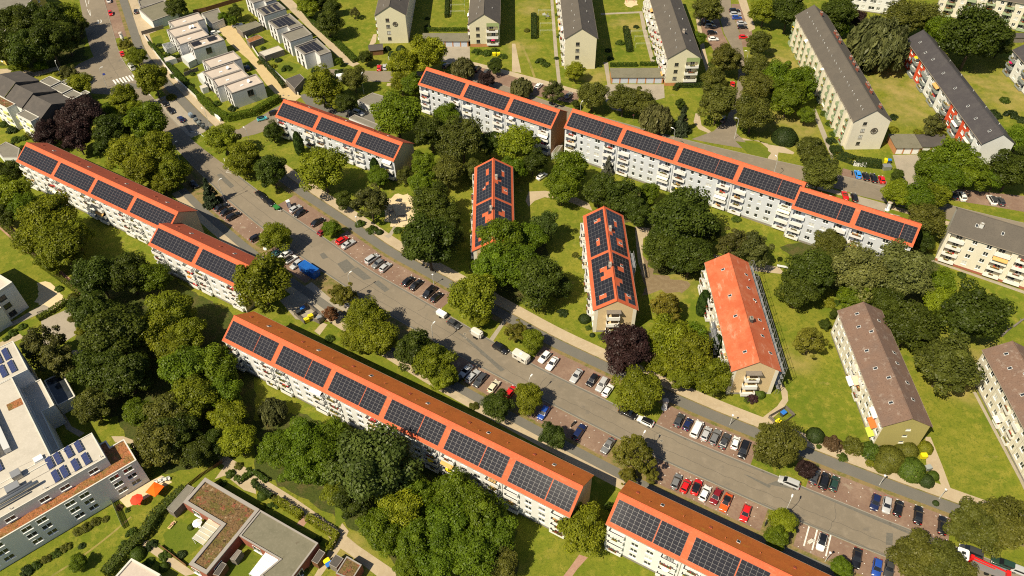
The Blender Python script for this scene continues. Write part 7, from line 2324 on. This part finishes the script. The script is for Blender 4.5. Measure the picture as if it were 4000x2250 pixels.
for sy in (-.6, .6):
    b = MB(); b.box(Lc / 2 + .002, Lc / 2 + .05, sy - .56, sy + .56, .2, Hc - .1)
    dd = ob('door', b.mesh('door', 'container_blue'), o)
    b = MB(); b.tube((Lc / 2 + .09, sy, .25), (Lc / 2 + .09, sy, Hc - .15), .025, n=6)
    ob('lock_bar', b.mesh('lock_bar', 'zinc'), dd)
p = gt(1, 1, 405, 657)
tag(ob('pallet_stack', (lambda z: ([z.box(-.6 + .42 * i, -.5 + .42 * i, -.4, .4, .0, .1) for i in range(3)], [z.box(-.6, .6, -.4 + .22 * i, -.28 + .22 * i, .1, .13) for i in range(4)], z.mesh('pallet_stack', 'wood_grey'))[2])(MB()), None, (p.x, p.y, .02), .7), 'wooden pallets at the end of the blue container', 'pallet')
# crane truck
p = g(2417, 1400, 1.4)
ang = (g(2532, 1443) - g(2417, 1400)).to_2d()
ang = math.atan2(ang.y, ang.x) + math.pi
o = thing('crane_truck', 'white cab truck with long red loading crane at the lower right', 'truck', (p.x, p.y, .02), ang)
ob('cab', rbox(2.2, 2.4, .9, 3.0, .2, 'frame_white', 'cab'), o)
b = MB(); b.box(1.1, 1.14, -1.0, 1.0, 1.9, 2.75)
ob('windscreen', b.mesh('windscreen', 'car_glass'), o)
b = MB(); b.box(-.35, .35, -.3, .3, 3.0, 3.08)
ob('roof_hatch', b.mesh('roof_hatch', 'glass_dark'), o)
b = MB(); b.box(-9.0, .9, -.45, .45, .7, .95); b.box(-9.0, -2.2, -1.2, 1.2, .95, 1.15)
ob('flatbed', b.mesh('flatbed', 'zinc'), o)
mat('crane_red', (.62, .015, .015), .4, .4)
b = MB(); b.box(-2.0, -1.4, -.4, .4, .95, 3.0)
b.tube((-1.7, 0, 2.9), (-8.8, .2, 2.2), .24, .18, 6)
b.tube((-2.0, .35, 2.5), (-6.2, .4, 2.1), .13, .12, 6)
b.box(-9.2, -8.4, -.6, .9, 1.15, 1.9)
ob('crane_arm', b.mesh('crane_arm', 'crane_red'), o)
wheels(o, (.2, -5.2, -6.6), 2.3, .48)
p = g(862, 197, 1.4)
o = thing('box_truck', 'white and blue box truck half hidden behind the olive tree', 'truck', (p.x, p.y, .02), RAD(15))
ob('box', rbox(4.2, 2.2, .8, 3.0, .08, 'frame_white', 'box'), o)
ob('cab', rbox(1.5, 2.1, .6, 2.2, .2, 'panel_blue', 'cab'), o, (-2.95, 0, 0))
wheels(o, (-2.9, 1.2), 2.0, .4)

# motorcycles
def motorcycle(x, y, ang, label, col=(.015, .015, .015)):
    p = g(x, y, .4)
    o = thing('motorcycle', label, 'motorcycle', (p.x, p.y, .02), ang)
    b = MB()
    b.tube((0, -.07, 0), (0, .07, 0), .31, n=14)
    me = cached('mwheel', lambda: b.mesh('wheel', 'tyre'))
    ob('wheel', me, o, (.72, 0, .31)); ob('wheel', me, o, (-.68, 0, .31))
    ob('tank', rbox(.65, .36, .62, .95, .1, 'plastic', 'tank'), o, (.18, 0, 0), color=col)
    ob('seat', rbox(.75, .32, .70, .86, .07, 'tyre', 'seat'), o, (-.45, 0, 0))
    b = MB()
    b.box(-.25, .35, -.18, .18, .28, .62)
    b.tube((.72, .1, .31), (.45, .1, .98), .035, n=6); b.tube((.72, -.1, .31), (.45, -.1, .98), .035, n=6)
    b.tube((.42, -.38, 1.02), (.42, .38, 1.02), .025, n=6)
    ob('engine', b.mesh('engine', 'zinc'), o)
motorcycle(1443, 1066, road_ang(1443, 1066) + 1.4, 'dark motorcycle in the paver bays near the oval dark tree')
motorcycle(1928, 1314, road_ang(1928, 1314) + 1.5, 'black motorcycle beside the bright lamp tree')
motorcycle(2143, 435, RAD(80), 'dark motorcycle left of the bright blue car')
p = g(2039, 1363, .4)
tag(ob('covered_motorcycle', rbox(1.7, .7, .0, 1.05, .3, 'parapet_white', 'covered_motorcycle'), None, (p.x, p.y, .02), road_ang(2039, 1363) + 1.0), 'motorcycle under pale cover between the painted bay lines', 'motorcycle')

# ------------------------------------------------------------------ street furniture
def lamp(x, y, label, h=8.2, arm=1.1, ang=None, small=False):
    """x,y: plan point of the lamp head"""
    if small:
        h, arm = 4.0, 0.0
    p = g(x, y, h)
    a = ang if ang is not None else road_ang(x, y) + math.pi / 2
    o = thing('street_lamp', label, 'street lamp', (p.x - math.cos(a) * arm, p.y - math.sin(a) * arm, 0), a, 'street lamps')
    b = MB()
    b.tube((0, 0, 0), (0, 0, h - 1.0), .09, .06, 8)
    if arm:
        pts = [(0, 0, h - 1.0), (.08, 0, h - .45), (.35, 0, h - .12), (arm - .2, 0, h)]
        for q0, q1 in zip(pts[:-1], pts[1:]):
            b.tube(q0, q1, .055, n=6)
    else:
        b.tube((0, 0, h - 1.0), (0, 0, h - .3), .06, n=8)
    ob('post', b.mesh('post', 'lamp_post'), o)
    if arm:
        ob('lamp_head', rbox(.85, .32, h - .06, h + .14, .08, 'lamp_white', 'lamp_head'), o, (arm, 0, 0))
    else:
        b = MB(); b.lathe([(.05, h - .35), (.2, h - .25), (.26, h), (.05, h + .1), (.001, h + .11)], 10)
        ob('lamp_head', b.mesh('lamp_head', 'lamp_white'), o)
for x, y, lab, a in ((256, 169, 'street lamp beside the zebra crossing', .4), (139, 153, 'leaning lamp post at the yellow house path', 1.9), (443, 356, 'street lamp over the olive clump by the dark tree shadow', None), (555, 450, 'street lamp over the small dark conifer', None),
        (704, 564, 'street lamp beside the olive tree above the teal car', None), (882, 684, 'street lamp arching over the street below the blue container', None), (1092, 811, 'street lamp beside the small white box trailer', None), (1337, 944, 'street lamp opposite the white cars by the caravan', None),
        (1622, 1086, 'street lamp rising from the golden street tree', None), (1993, 1247, 'street lamp rising from the bright lamp tree', None), (1952, 392, 'street lamp behind the longest pale block by the corner trees', 2.0), (1465, 255, 'street lamp behind the gap of the pale solar blocks', 1.0),
        (1691, 322, 'street lamp beside the drooping tree at the junction', 2.6), (1876, 128, 'upper street lamp on the access road', 3.1), (1851, 297, 'lower street lamp on the access road', 3.1), (911, 183, 'street lamp beside the box truck', 1.2), (613, 320, 'street lamp at the side street mouth', 2.4), (508, 272, 'street lamp behind the grey containers', 2.5)):
    lamp(x, y, lab, ang=a)
for x, y, lab in ((2227, 1196, 'low path lamp on the footway before the olive gable bushes'), (2380, 1231, 'low path lamp beside the path of the olive block'), (1844, 1044, 'low path lamp on the footway before the plain orange gable'), (1088, 690, 'low path lamp on the footway below the dark playground tree'), (895, 505 + 40, 'low white post lamp at the playground footway'), (2089, 1385 + 5, 'low path lamp beside the painted bay lines')):
    lamp(x, y, lab, small=True)

def ad_column(x, y, label):
    p = g(x, y, 1.6)
    o = thing('advertising_column', label, 'advertising column', (p.x, p.y, 0), .3)
    b = MB(); b.lathe([(.72, 0), (.72, .35), (.62, .4), (.62, 3.0)], 20)
    ob('drum', b.mesh('drum', 'frame_white', True), o)
    b = MB(); b.lathe([(.78, 3.0), (.8, 3.15), (.7, 3.2), (.66, 3.45), (.001, 3.5)], 20)
    ob('cap', b.mesh('cap', 'roof_flat_light'), o)
    r = random.Random(int(x))
    for k in range(5):
        a0 = k * 1.22 + .2
        b = MB()
        z0, z1 = .7 + .3 * (k % 2), 2.2 + .4 * (k % 3)
        n = 5
        for j in range(n):
            a1, a2 = a0 + .8 * j / n, a0 + .8 * (j + 1) / n
            b.face([(.626 * math.cos(a1), .626 * math.sin(a1), z0), (.626 * math.cos(a2), .626 * math.sin(a2), z0), (.626 * math.cos(a2), .626 * math.sin(a2), z1), (.626 * math.cos(a1), .626 * math.sin(a1), z1)])
        ob('poster', b.mesh('poster', 'fabric'), o, color=[(.6, .05, .2), (.7, .68, .6), (.3, .3, .35), (.75, .74, .7), (.55, .5, .5)][k])
ad_column(1673, 1018, 'white advertising column with pink poster beside the street trees')
ad_column(306, 92, 'white advertising column beside the red paver strip')
ad_column(2236, 518, 'white advertising column at the right end of the pale block car park')
ad_column(666, 616, 'white advertising column at the kerb island above the teal car')

def bin_(x, y, col, lid, label, ang=.3, sz=(1.35, 1.05, 1.2)):
    p = g(x, y, .6)
    o = thing('wheeled_bin', label, 'bin', (p.x, p.y, .02), ang)
    L, W, Hh = sz
    b = MB()
    for z, k in ((.12, .86), (Hh, 1.0)):
        pass
    q = [(-L / 2 * .86, -W / 2 * .84), (L / 2 * .86, -W / 2 * .84), (L / 2 * .86, W / 2 * .84), (-L / 2 * .86, W / 2 * .84)]
    w = [(-L / 2, -W / 2), (L / 2, -W / 2), (L / 2, W / 2), (-L / 2, W / 2)]
    for k in range(4):
        j = (k + 1) % 4
        b.face([(*q[k], .12), (*q[j], .12), (*w[j], Hh), (*w[k], Hh)])
    ob('tub', b.mesh('tub', 'plastic'), o, color=col)
    ob('lid', rbox(L * 1.04, W * 1.04, Hh, Hh + .18, .08, 'plastic', 'lid'), o, color=lid)
    wheels(o, (-L * .35, L * .35), W * .7, .1)
YL, BL, DK = (.80, .66, .01), (.03, .17, .55), (.03, .035, .04)
for x, y, c, lab, a in ((782, 797, YL, 'yellow lidded bin, upper of the pair in the fenced bin pen', .55), (772, 806, YL, 'yellow lidded bin, lower of the pair in the fenced bin pen', .55), (762, 778, BL, 'blue lidded bin in the fenced bin pen', .55), (752, 787, DK, 'dark bin beside the blue lidded bin in the pen', .55), (804, 801, (.25, .26, .27), 'grey lidded bin in the small pen beside the yellow bins', .5),
        (1957, 1063, YL, 'yellow bin in the slatted pen below the plain orange gable', .6), (1970, 1041, BL, 'blue bin in the slatted pen below the plain orange gable', .6), (2323, 1148, YL, 'yellow lidded bin beside the olive gable bushes', 0.0), (2334, 1178, (.3, .32, .3), 'grey bin box beside the olive block path', .2),
        (56, 188, YL, 'yellow lidded bin at the brown roofed house', .4), (62, 194, BL, 'blue lidded bin at the brown roofed house', .4), (2228, 405, YL, 'yellow lidded bin below the compass gable', 1.2), (2236, 406, BL, 'blue lidded bin below the compass gable', 0.0),
        (829, 1422, BL, 'blue bin at the lower edge beside the carport', .6), (823, 1414, YL, 'yellow bin at the lower edge beside the carport', .6), (1243, 137, YL, 'left yellow bin at the second cream gable', 0.0), (1254, 137, YL, 'right yellow bin at the second cream gable', 0.0), (1156, 953, DK, 'dark bin behind the long solar block shrubs', .5)):
    bin_(x, y, c if c != BL else (.05, .06, .07), c, lab, a)
cl = [(480, 290), (493, 302), (501, 310), (511, 318), (521, 324)]
for i, (x, y) in enumerate(cl):
    p = g(x, y, .8)
    o = thing('recycling_container', 'grey recycling container, %s of the row of five at the kerb' % ordinal(i, 5), 'container', (p.x, p.y, .02), road_ang(x, y) + crng.uniform(-.2, .2), 'recycling containers')
    ob('body', rbox(2.0 if i == 0 else 1.5, 1.4, .05, 1.6, .25, 'plastic', 'body'), o, color=[(.22, .27, .32), (.13, .15, .16), (.2, .22, .21), (.08, .09, .09), (.05, .055, .06)][i])
    b = MB(); b.tube((-.2, 0, 1.6), (.2, 0, 1.6), .12, n=8)
    ob('lifting_eye', b.mesh('lifting_eye', 'zinc'), o)
def pen(label, pts, h=1.5, m='wood_grey'):
    P = [g(*p) for p in pts]
    o = thing('bin_pen', label, 'fence', (P[0].x, P[0].y, 0))
    for i in range(len(P) - 1):
        a, c = P[i] - P[0], P[i + 1] - P[0]
        L = (c - a).length
        e = (c - a) / L
        for k in range(max(2, int(L / .28)) + 1):
            q0 = a + e * (L * k / max(2, int(L / .28)))
            b = MB(); b.obox((0, 0), .11, .02, .05, h, 0)
            ob('slat', cached(('slat', h, m), lambda: b.mesh('slat', m)), o, q0, math.atan2(e.y, e.x))
        b = MB()
        b.tube(a + Vector((0, 0, .4)), c + Vector((0, 0, .4)), .04, n=4); b.tube(a + Vector((0, 0, h - .2)), c + Vector((0, 0, h - .2)), .04, n=4)
        ob('rail', b.mesh('rail', m), o)
pen('slatted fence pen around the yellow and blue bins', [(742, 793), (767, 816), (797, 790), (774, 770), (742, 793)])
pen('small slatted pen beside the yellow bins', [(790, 808), (805, 816), (818, 802), (804, 792)])
pen('slatted timber pen below the plain orange gable', [(1933, 1052), (1975, 1028), (1996, 1048), (1960, 1076), (1933, 1052)], 1.3)
pen('green mesh fence panel line beside the red parasol', [(283, 1262), (312, 1330)], 1.6, 'wall_green')
pen('low fence around the garden beside the cut-off left lawn', [(470, 1228), (505, 1200), (560, 1165)], 1.2, 'wood_brown')
p = gt(3, 0, 690, 1250)
tag(ob('bin_cabinet', rbox(4.0, 1.2, 0, 1.3, .05, 'balcony_white', 'bin_cabinet'), None, (p.x, p.y, 0), RAD(-12)), 'pale bin cabinets beside the dark hedge of the compass block', 'cabinet')
p = gt(3, 0, 890, 1275)
tag(ob('bin_shelter', rbox(2.6, 1.8, 0, 1.5, .05, 'zinc', 'bin_shelter'), None, (p.x, p.y, 0), RAD(5)), 'grey sheet metal bin shelter below the compass gable', 'shelter')

def bench(x, y, ang, label):
    p = g(x, y, .3)
    o = thing('park_bench', label, 'bench', (p.x, p.y, .01), ang)
    for k in range(3):
        b = MB(); b.box(-.85, .85, -.25 + k * .17, -.12 + k * .17, .42, .46); ob('seat_slat', b.mesh('seat_slat', 'wood_grey'), o)
    for k in range(2):
        b = MB(); b.box(-.85, .85, .30, .34, .55 + k * .2, .68 + k * .2); ob('back_slat', b.mesh('back_slat', 'wood_grey'), o)
    for s in (-.65, .65):
        b = MB(); b.box(s - .05, s + .05, -.22, .3, 0, .42); b.box(s - .05, s + .05, .3, .36, 0, .95); ob('leg', b.mesh('leg', 'zinc'), o)
bench(938, 585, road_ang(938, 585), 'wooden bench on the footway before the sand playground')
bench(103, 788, .5, 'long dark bench on the path of the sand playground at the left')
p = g(1011, 550)
o = thing('sandbox', 'square timber sandbox in the sand playground', 'sandbox', (p.x, p.y, .01), .2)
for k in range(4):
    b = MB(); b.box(-1.3, 1.3, 1.18, 1.4, 0, .25); ob('board', b.mesh('board', 'wood_grey'), o, (0, 0, .001 * k), k * math.pi / 2)
p = g(985, 540)
o = thing('climbing_frame', 'timber climbing frame on the sand playground', 'climbing frame', (p.x, p.y, 0), .4)
for x in (-1, 1):
    for y in (-1, 1):
        b = MB(); b.tube((x, y, 0), (x * .7, y * .7, 2.6), .08, n=6); ob('post', b.mesh('post', 'wood_grey'), o)
for y in (-.8, .8):
    b = MB(); b.tube((-.9, y, 2.2), (.9, y, 2.2), .06, n=6); ob('beam', b.mesh('beam', 'wood_grey'), o)
b = MB(); b.box(-.7, .7, -.7, .7, 1.3, 1.38); ob('deck', b.mesh('deck', 'wood_grey'), o)
p = gt(2, 0, 890, 12)
o = thing('swing_frame', 'red swing frame on the small sand pit between cream blocks', 'swing', (p.x, p.y, 0), .1)
for x in (-1.6, 1.6):
    for s in (-1, 1):
        b = MB(); b.tube((x, s * .9, 0), (x, 0, 2.4), .06, n=6); ob('leg', b.mesh('leg', 'crane_red'), o)
b = MB(); b.tube((-1.6, 0, 2.4), (1.6, 0, 2.4), .06, n=6); ob('top_bar', b.mesh('top_bar', 'crane_red'), o)

# garden walls
def wall_line(label, pts, h, w, m, name='garden_wall'):
    P = [g(*p) for p in pts]
    b = MB()
    for i in range(len(P) - 1):
        a, c = P[i] - P[0], P[i + 1] - P[0]
        e = c - a
        b.obox(((a.x + c.x) / 2, (a.y + c.y) / 2), e.length / 2 + .05, w / 2, 0, h - .004 * i, math.atan2(e.y, e.x))
    return tag(ob(name, b.mesh(name, m), None, (P[0].x, P[0].y, 0)), label, 'wall')
wall_line('long white garden wall of the terrace along the street', [(364, 92), (395, 140), (440, 198), (490, 243), (535, 288)], 1.0, .3, 'parapet_white')
wall_line('white low wall along the right side of the gravel lane', [(602, 70), (655, 150), (700, 190), (752, 240)], 1.0, .25, 'parapet_white')
wall_line('white corner block of the terrace wall by the lamp', [(540, 290), (556, 306)], 1.3, .5, 'frame_white')
wall_line('grey timber screen between the hall and the first terrace garden', [(358, 88), (412, 72)], 1.6, .12, 'wood_grey')
wall_line('dark timber screen between the fourth and fifth terrace gardens', [(415, 165), (475, 150)], 1.6, .12, 'wood_grey')
wall_line('dark timber screen between the fifth and sixth terrace gardens', [(465, 192), (500, 178)], 1.6, .12, 'wood_grey')
wall_line('dark timber fence at the top behind the terrace end', [(488, 35), (520, 28), (640, -8)], 1.8, .12, 'wood_brown')
wall_line('low timber fence on the drive beside the planted-roof bungalow', [(405, 1375), (470, 1425)], .9, .1, 'wood_brown')

# sunshades, sunbather, cyclist, pedestrian, washing lines
p = gt(0, 2, 1165, 790, 2.3)
o = thing('sunshade', 'large square orange sunshade on the care home terrace', 'parasol', (p.x, p.y, .01), .35)
ob('canopy', parasol_mesh(4, 2.0), o, (0, 0, 0), .0, None, (.85, .14, .012))
p = gt(0, 2, 1028, 868, 2.2)
o = thing('sunshade', 'round red sunshade on the care home terrace', 'parasol', (p.x, p.y, .01), 0)
ob('canopy', parasol_mesh(8, 1.4), o, (0, 0, 0), .2, None, (.78, .07, .035))
for (x, y), lab in (((1255, 730), 'white garden table set behind the orange sunshade'), ((1215, 735), 'garden chairs in shade beside the orange sunshade'), ((1080, 740), 'garden chairs at the care home wall')):
    p = gt(0, 2, x, y)
    tag(ob('garden_seating', chair_mesh(), None, (p.x, p.y, .02), .4, (1.3, 1.3, 1), (.6, .6, .58)), lab, 'garden furniture')
p = Z8(580, 835)
o = thing('sunshade', 'white sunshade half under the glass terrace canopy', 'parasol', (p.x, p.y, .01), 0)
ob('canopy', parasol_mesh(8, 1.05), o, (0, 0, 0), .2, (1, 1, .9), (.85, .85, .84))
def figure(name, label, cat_loc, rot, joints, edges, radii, cols, root=0):
    me = bpy.data.meshes.new('person')
    me.from_pydata(joints, edges, [])
    o = ob(name, me, None, cat_loc, rot)
    for mname in cols:
        me.materials.append(MATS[mname])
    sk = o.modifiers.new('skin', 'SKIN')
    for i, r in enumerate(radii):
        me.skin_vertices[0].data[i].radius = (r, r)
        me.skin_vertices[0].data[i].use_root = (i == root)
    o.modifiers.new('sub', 'SUBSURF').render_levels = 1
    tag(o, label, 'person')
    return o
mat('skin', (.50, .28, .19), .6, .3)
mat('cloth_light', (.7, .68, .62), .9, .1)
mat('cloth_dark', (.04, .045, .06), .9, .1)
ST_J = [(0, 0, .95), (0, 0, 1.25), (0, 0, 1.45), (0, 0, 1.56), (.02, 0, 1.70), (0, .19, 1.42), (.06, .24, 1.14), (.18, .22, .92), (0, -.19, 1.42), (-.04, -.24, 1.14), (.06, -.24, .90), (.02, .1, .9), (.12, .1, .5), (.08, .1, .06), (.22, .1, .03), (-.02, -.1, .9), (-.08, -.1, .5), (-.22, -.1, .10), (-.1, -.1, .03)]
ST_E = [(0, 1), (1, 2), (2, 3), (3, 4), (2, 5), (5, 6), (6, 7), (2, 8), (8, 9), (9, 10), (0, 11), (11, 12), (12, 13), (13, 14), (0, 15), (15, 16), (16, 17), (17, 18)]
ST_R = [.15, .15, .15, .06, .11, .07, .05, .04, .07, .05, .04, .09, .065, .045, .04, .09, .065, .045, .04]
p = gt(1, 0, 1004, 455)
figure('person', 'walking person in light clothes on the footway below the brown hut', (p.x, p.y, .01), 2.6, ST_J, ST_E, ST_R, ['cloth_light'])
LY_J = [(0, 0, .45), (.3, 0, .5), (.5, 0, .58), (.6, 0, .64), (.74, 0, .70), (.46, .2, .54), (.2, .28, .47), (-.02, .26, .46), (.46, -.2, .54), (.2, -.28, .47), (-.02, -.26, .46), (-.06, .1, .45), (-.5, .12, .5), (-.92, .12, .45), (-.98, .12, .54), (-.06, -.1, .45), (-.5, -.12, .47), (-.92, -.12, .45), (-.98, -.12, .54)]
p = gt(0, 2, 1300, 1068)
rz_ = math.atan2(*(gt(0, 2, 1325, 1040) - gt(0, 2, 1275, 1095)).to_2d().yx)
o = thing('sun_lounger', 'yellow sun lounger on the lawn of the planted-roof bungalow', 'sun lounger', (p.x, p.y, .01), rz_)
ob('cushion', rbox(2.0, .68, .26, .34, .03, 'fabric', 'cushion'), o, color=(.75, .62, .25))
for x in (-.8, .7):
    b = MB(); b.box(x - .03, x + .03, -.32, .32, 0, .26); ob('leg', b.mesh('leg', 'frame_white'), o)
figure('person', 'person sunbathing on the yellow lounger', (p.x, p.y, 0), rz_, LY_J, ST_E, ST_R, ['skin'])
p = g(2240, 1385)
a_ = road_ang(2240, 1385)
o = thing('bicycle', 'dark bicycle ridden on the street before the crane truck trees', 'bicycle', (p.x, p.y, .02), a_)
def ring(r, n=18):
    b = MB()
    for k in range(n):
        q0, q1 = 2 * math.pi * k / n, 2 * math.pi * (k + 1) / n
        b.tube((r * math.cos(q0), 0, r * math.sin(q0)), (r * math.cos(q1), 0, r * math.sin(q1)), .025, n=5, cap=False)
    return b.mesh('wheel', 'tyre')
wm = ring(.33)
ob('wheel', wm, o, (.52, 0, .35)); ob('wheel', wm, o, (-.52, 0, .35))
b = MB()
for q0, q1 in (((-.52, 0, .35), (0, 0, .32)), ((0, 0, .32), (-.18, 0, .85)), ((-.18, 0, .82), (.4, 0, .8)), ((0, 0, .32), (.4, 0, .78)), ((-.52, 0, .35), (-.18, 0, .82)), ((.52, 0, .35), (.38, 0, .98)), ((.36, -.28, 1.0), (.36, .28, 1.0))):
    b.tube(q0, q1, .025, n=6)
ob('frame', b.mesh('frame', 'zinc'), o)
ob('saddle', rbox(.26, .16, .86, .93, .03, 'tyre', 'saddle'), o, (-.2, 0, 0))
CY_J = [(-.18, 0, .98), (-.05, 0, 1.24), (.06, 0, 1.43), (.10, 0, 1.53), (.14, 0, 1.67), (.06, .19, 1.38), (.2, .25, 1.16), (.36, .24, 1.03), (.06, -.19, 1.38), (.2, -.25, 1.16), (.36, -.24, 1.03), (-.16, .1, .93), (.22, .12, .78), (.04, .12, .36), (.16, .12, .30), (-.16, -.1, .93), (.18, -.12, .62), (.0, -.12, .20), (.12, -.12, .14)]
figure('person', 'cyclist in dark clothes on the street before the crane truck', (p.x, p.y, .02), a_, CY_J, ST_E, ST_R, ['cloth_dark'])
def wash_line(x, y, label):
    p = g(x, y)
    o = thing('washing_line', label, 'washing line', (p.x, p.y, 0), 0)
    for dx in (-3, 3):
        b = MB(); b.tube((dx, 0, 0), (dx, 0, 1.9), .04, n=6); b.tube((dx, -.6, 1.9), (dx, .6, 1.9), .035, n=6); ob('post', b.mesh('post', 'metal_light'), o)
    for dy in (-.5, .0, .5):
        b = MB(); b.tube((-3, dy, 1.9), (3, dy, 1.9), .012, n=4); ob('line', b.mesh('line', 'frame_white'), o)
for i, (x, y) in enumerate(((1152, 6), (1152, 22), (1152, 38), (1372, 36), (1377, 69), (1377, 87), (1605, 88), (1615, 102), (1618, 120))):
    blk = ('first', 'third', 'fourth')[i // 3]
    wash_line(x, y, 'washing line, %s of three on the lawn beside the %s cream block hedge' % (('top', 'middle', 'lowest')[i % 3], blk))
p = gt(2, 0, 255, 140)
o = thing('laundry_rack', 'rotary washing line hung with laundry on the hedge lawn', 'washing line', (p.x, p.y, 0), 0)
b = MB(); b.tube((0, 0, 0), (0, 0, 2.0), .04, n=6); ob('post', b.mesh('post', 'metal_light'), o)
for k in range(4):
    a = k * math.pi / 2 + .4
    b = MB(); b.tube((0, 0, 1.6), (1.6 * math.cos(a), 1.6 * math.sin(a), 2.1), .03, n=5); ob('arm', b.mesh('arm', 'metal_light'), o)
    b = MB(); b.obox((1.1 * math.cos(a + .4), 1.1 * math.sin(a + .4)), .6, .02, 1.1, 2.0, a + 1.2); ob('laundry', b.mesh('laundry', 'fabric'), o, color=[(.1, .1, .14), (.6, .6, .6), (.12, .16, .12), (.3, .3, .33)][k])
for (x, y), lab in (((1325, 88), 'x'),):
    pass
# road signs
def sign(x, y, label, col, h=2.4, kind='disc', rot=0.0):
    p = g(x, y, h)
    o = thing('road_sign', label, 'road sign', (p.x, p.y, 0), rot)
    b = MB(); b.tube((0, 0, 0), (0, 0, h + .3), .035, n=6); ob('post', b.mesh('post', 'zinc'), o)
    b = MB()
    if kind == 'disc':
        b.tube((0, -.05, h), (0, -.03, h), .33, n=18)
    else:
        b.box(-.32, .32, -.05, -.03, h - .32, h + .32)
    ob('plate', b.mesh('plate', 'plastic'), o, color=col)
sign(261, 186, 'square blue crossing sign beside the zebra crossing', (.03, .05, .35), kind='square')
sign(1594, 289, 'round red sign at the drooping tree behind the longest pale block', (.35, .12, .14))
for (x, y), lab in (((1680, 1072 - 435), 'y'),):
    pass
p = gt(3, 1, 105, 575)
o = thing('bench_table', 'white bench set beside the path behind the plain orange roof', 'bench', (p.x, p.y, 0), -.3)
b = MB(); b.box(-1.5, 1.5, -.4, .4, .7, .76); ob('top', b.mesh('top', 'metal_light'), o)
for x in (-1.1, 1.1):
    b = MB(); b.box(x - .05, x + .05, -.3, .3, 0, .7); ob('leg', b.mesh('leg', 'zinc'), o)
# felled trunks on the right lawn
for i, (a_, c_) in enumerate((((1760, 1090), (1830, 1030)), ((1850, 1020), (1925, 965)))):
    q0, q1 = gt(3, 1, *a_), gt(3, 1, *c_)
    b = MB()
    d = (q1 - q0)
    b.tube((0, 0, .3), (d.x, d.y, .35), .3, .2, 9)
    b.tube((d.x * .5, d.y * .5, .3), (d.x * .6 + .6, d.y * .6 + .5, .8), .1, .05, 6)
    b.tube((d.x * .75, d.y * .75, .3), (d.x * .8 - .5, d.y * .8 + .5, .9), .09, .04, 6)
    tag(ob('felled_trunk', b.mesh('felled_trunk', 'wood_grey'), None, (q0.x, q0.y, 0)), ('lower' if i == 0 else 'upper') + ' felled grey trunk lying on the right lawn', 'log')
# TV aerial behind the low solar block, antenna tree stumps, garage antenna
p = gt(1, 0, 700, 905)
o = thing('roof_aerial', 'tall television aerial at the ridge of the low solar block', 'aerial', (p.x, p.y, 0), .6)
q = g(*t(1, 0, 702, 895), 11.5)
o.location = (q.x, q.y, 11.6)
b = MB(); b.tube((0, 0, 0), (0, 0, 3.2), .03, n=6); ob('mast', b.mesh('mast', 'zinc'), o)
for z, w in ((2.0, .7), (2.4, .9), (2.8, .6), (3.1, .9)):
    b = MB(); b.tube((-w, 0, z), (w, 0, z), .02, n=5); ob('antenna_rod', b.mesh('antenna_rod', 'zinc'), o)
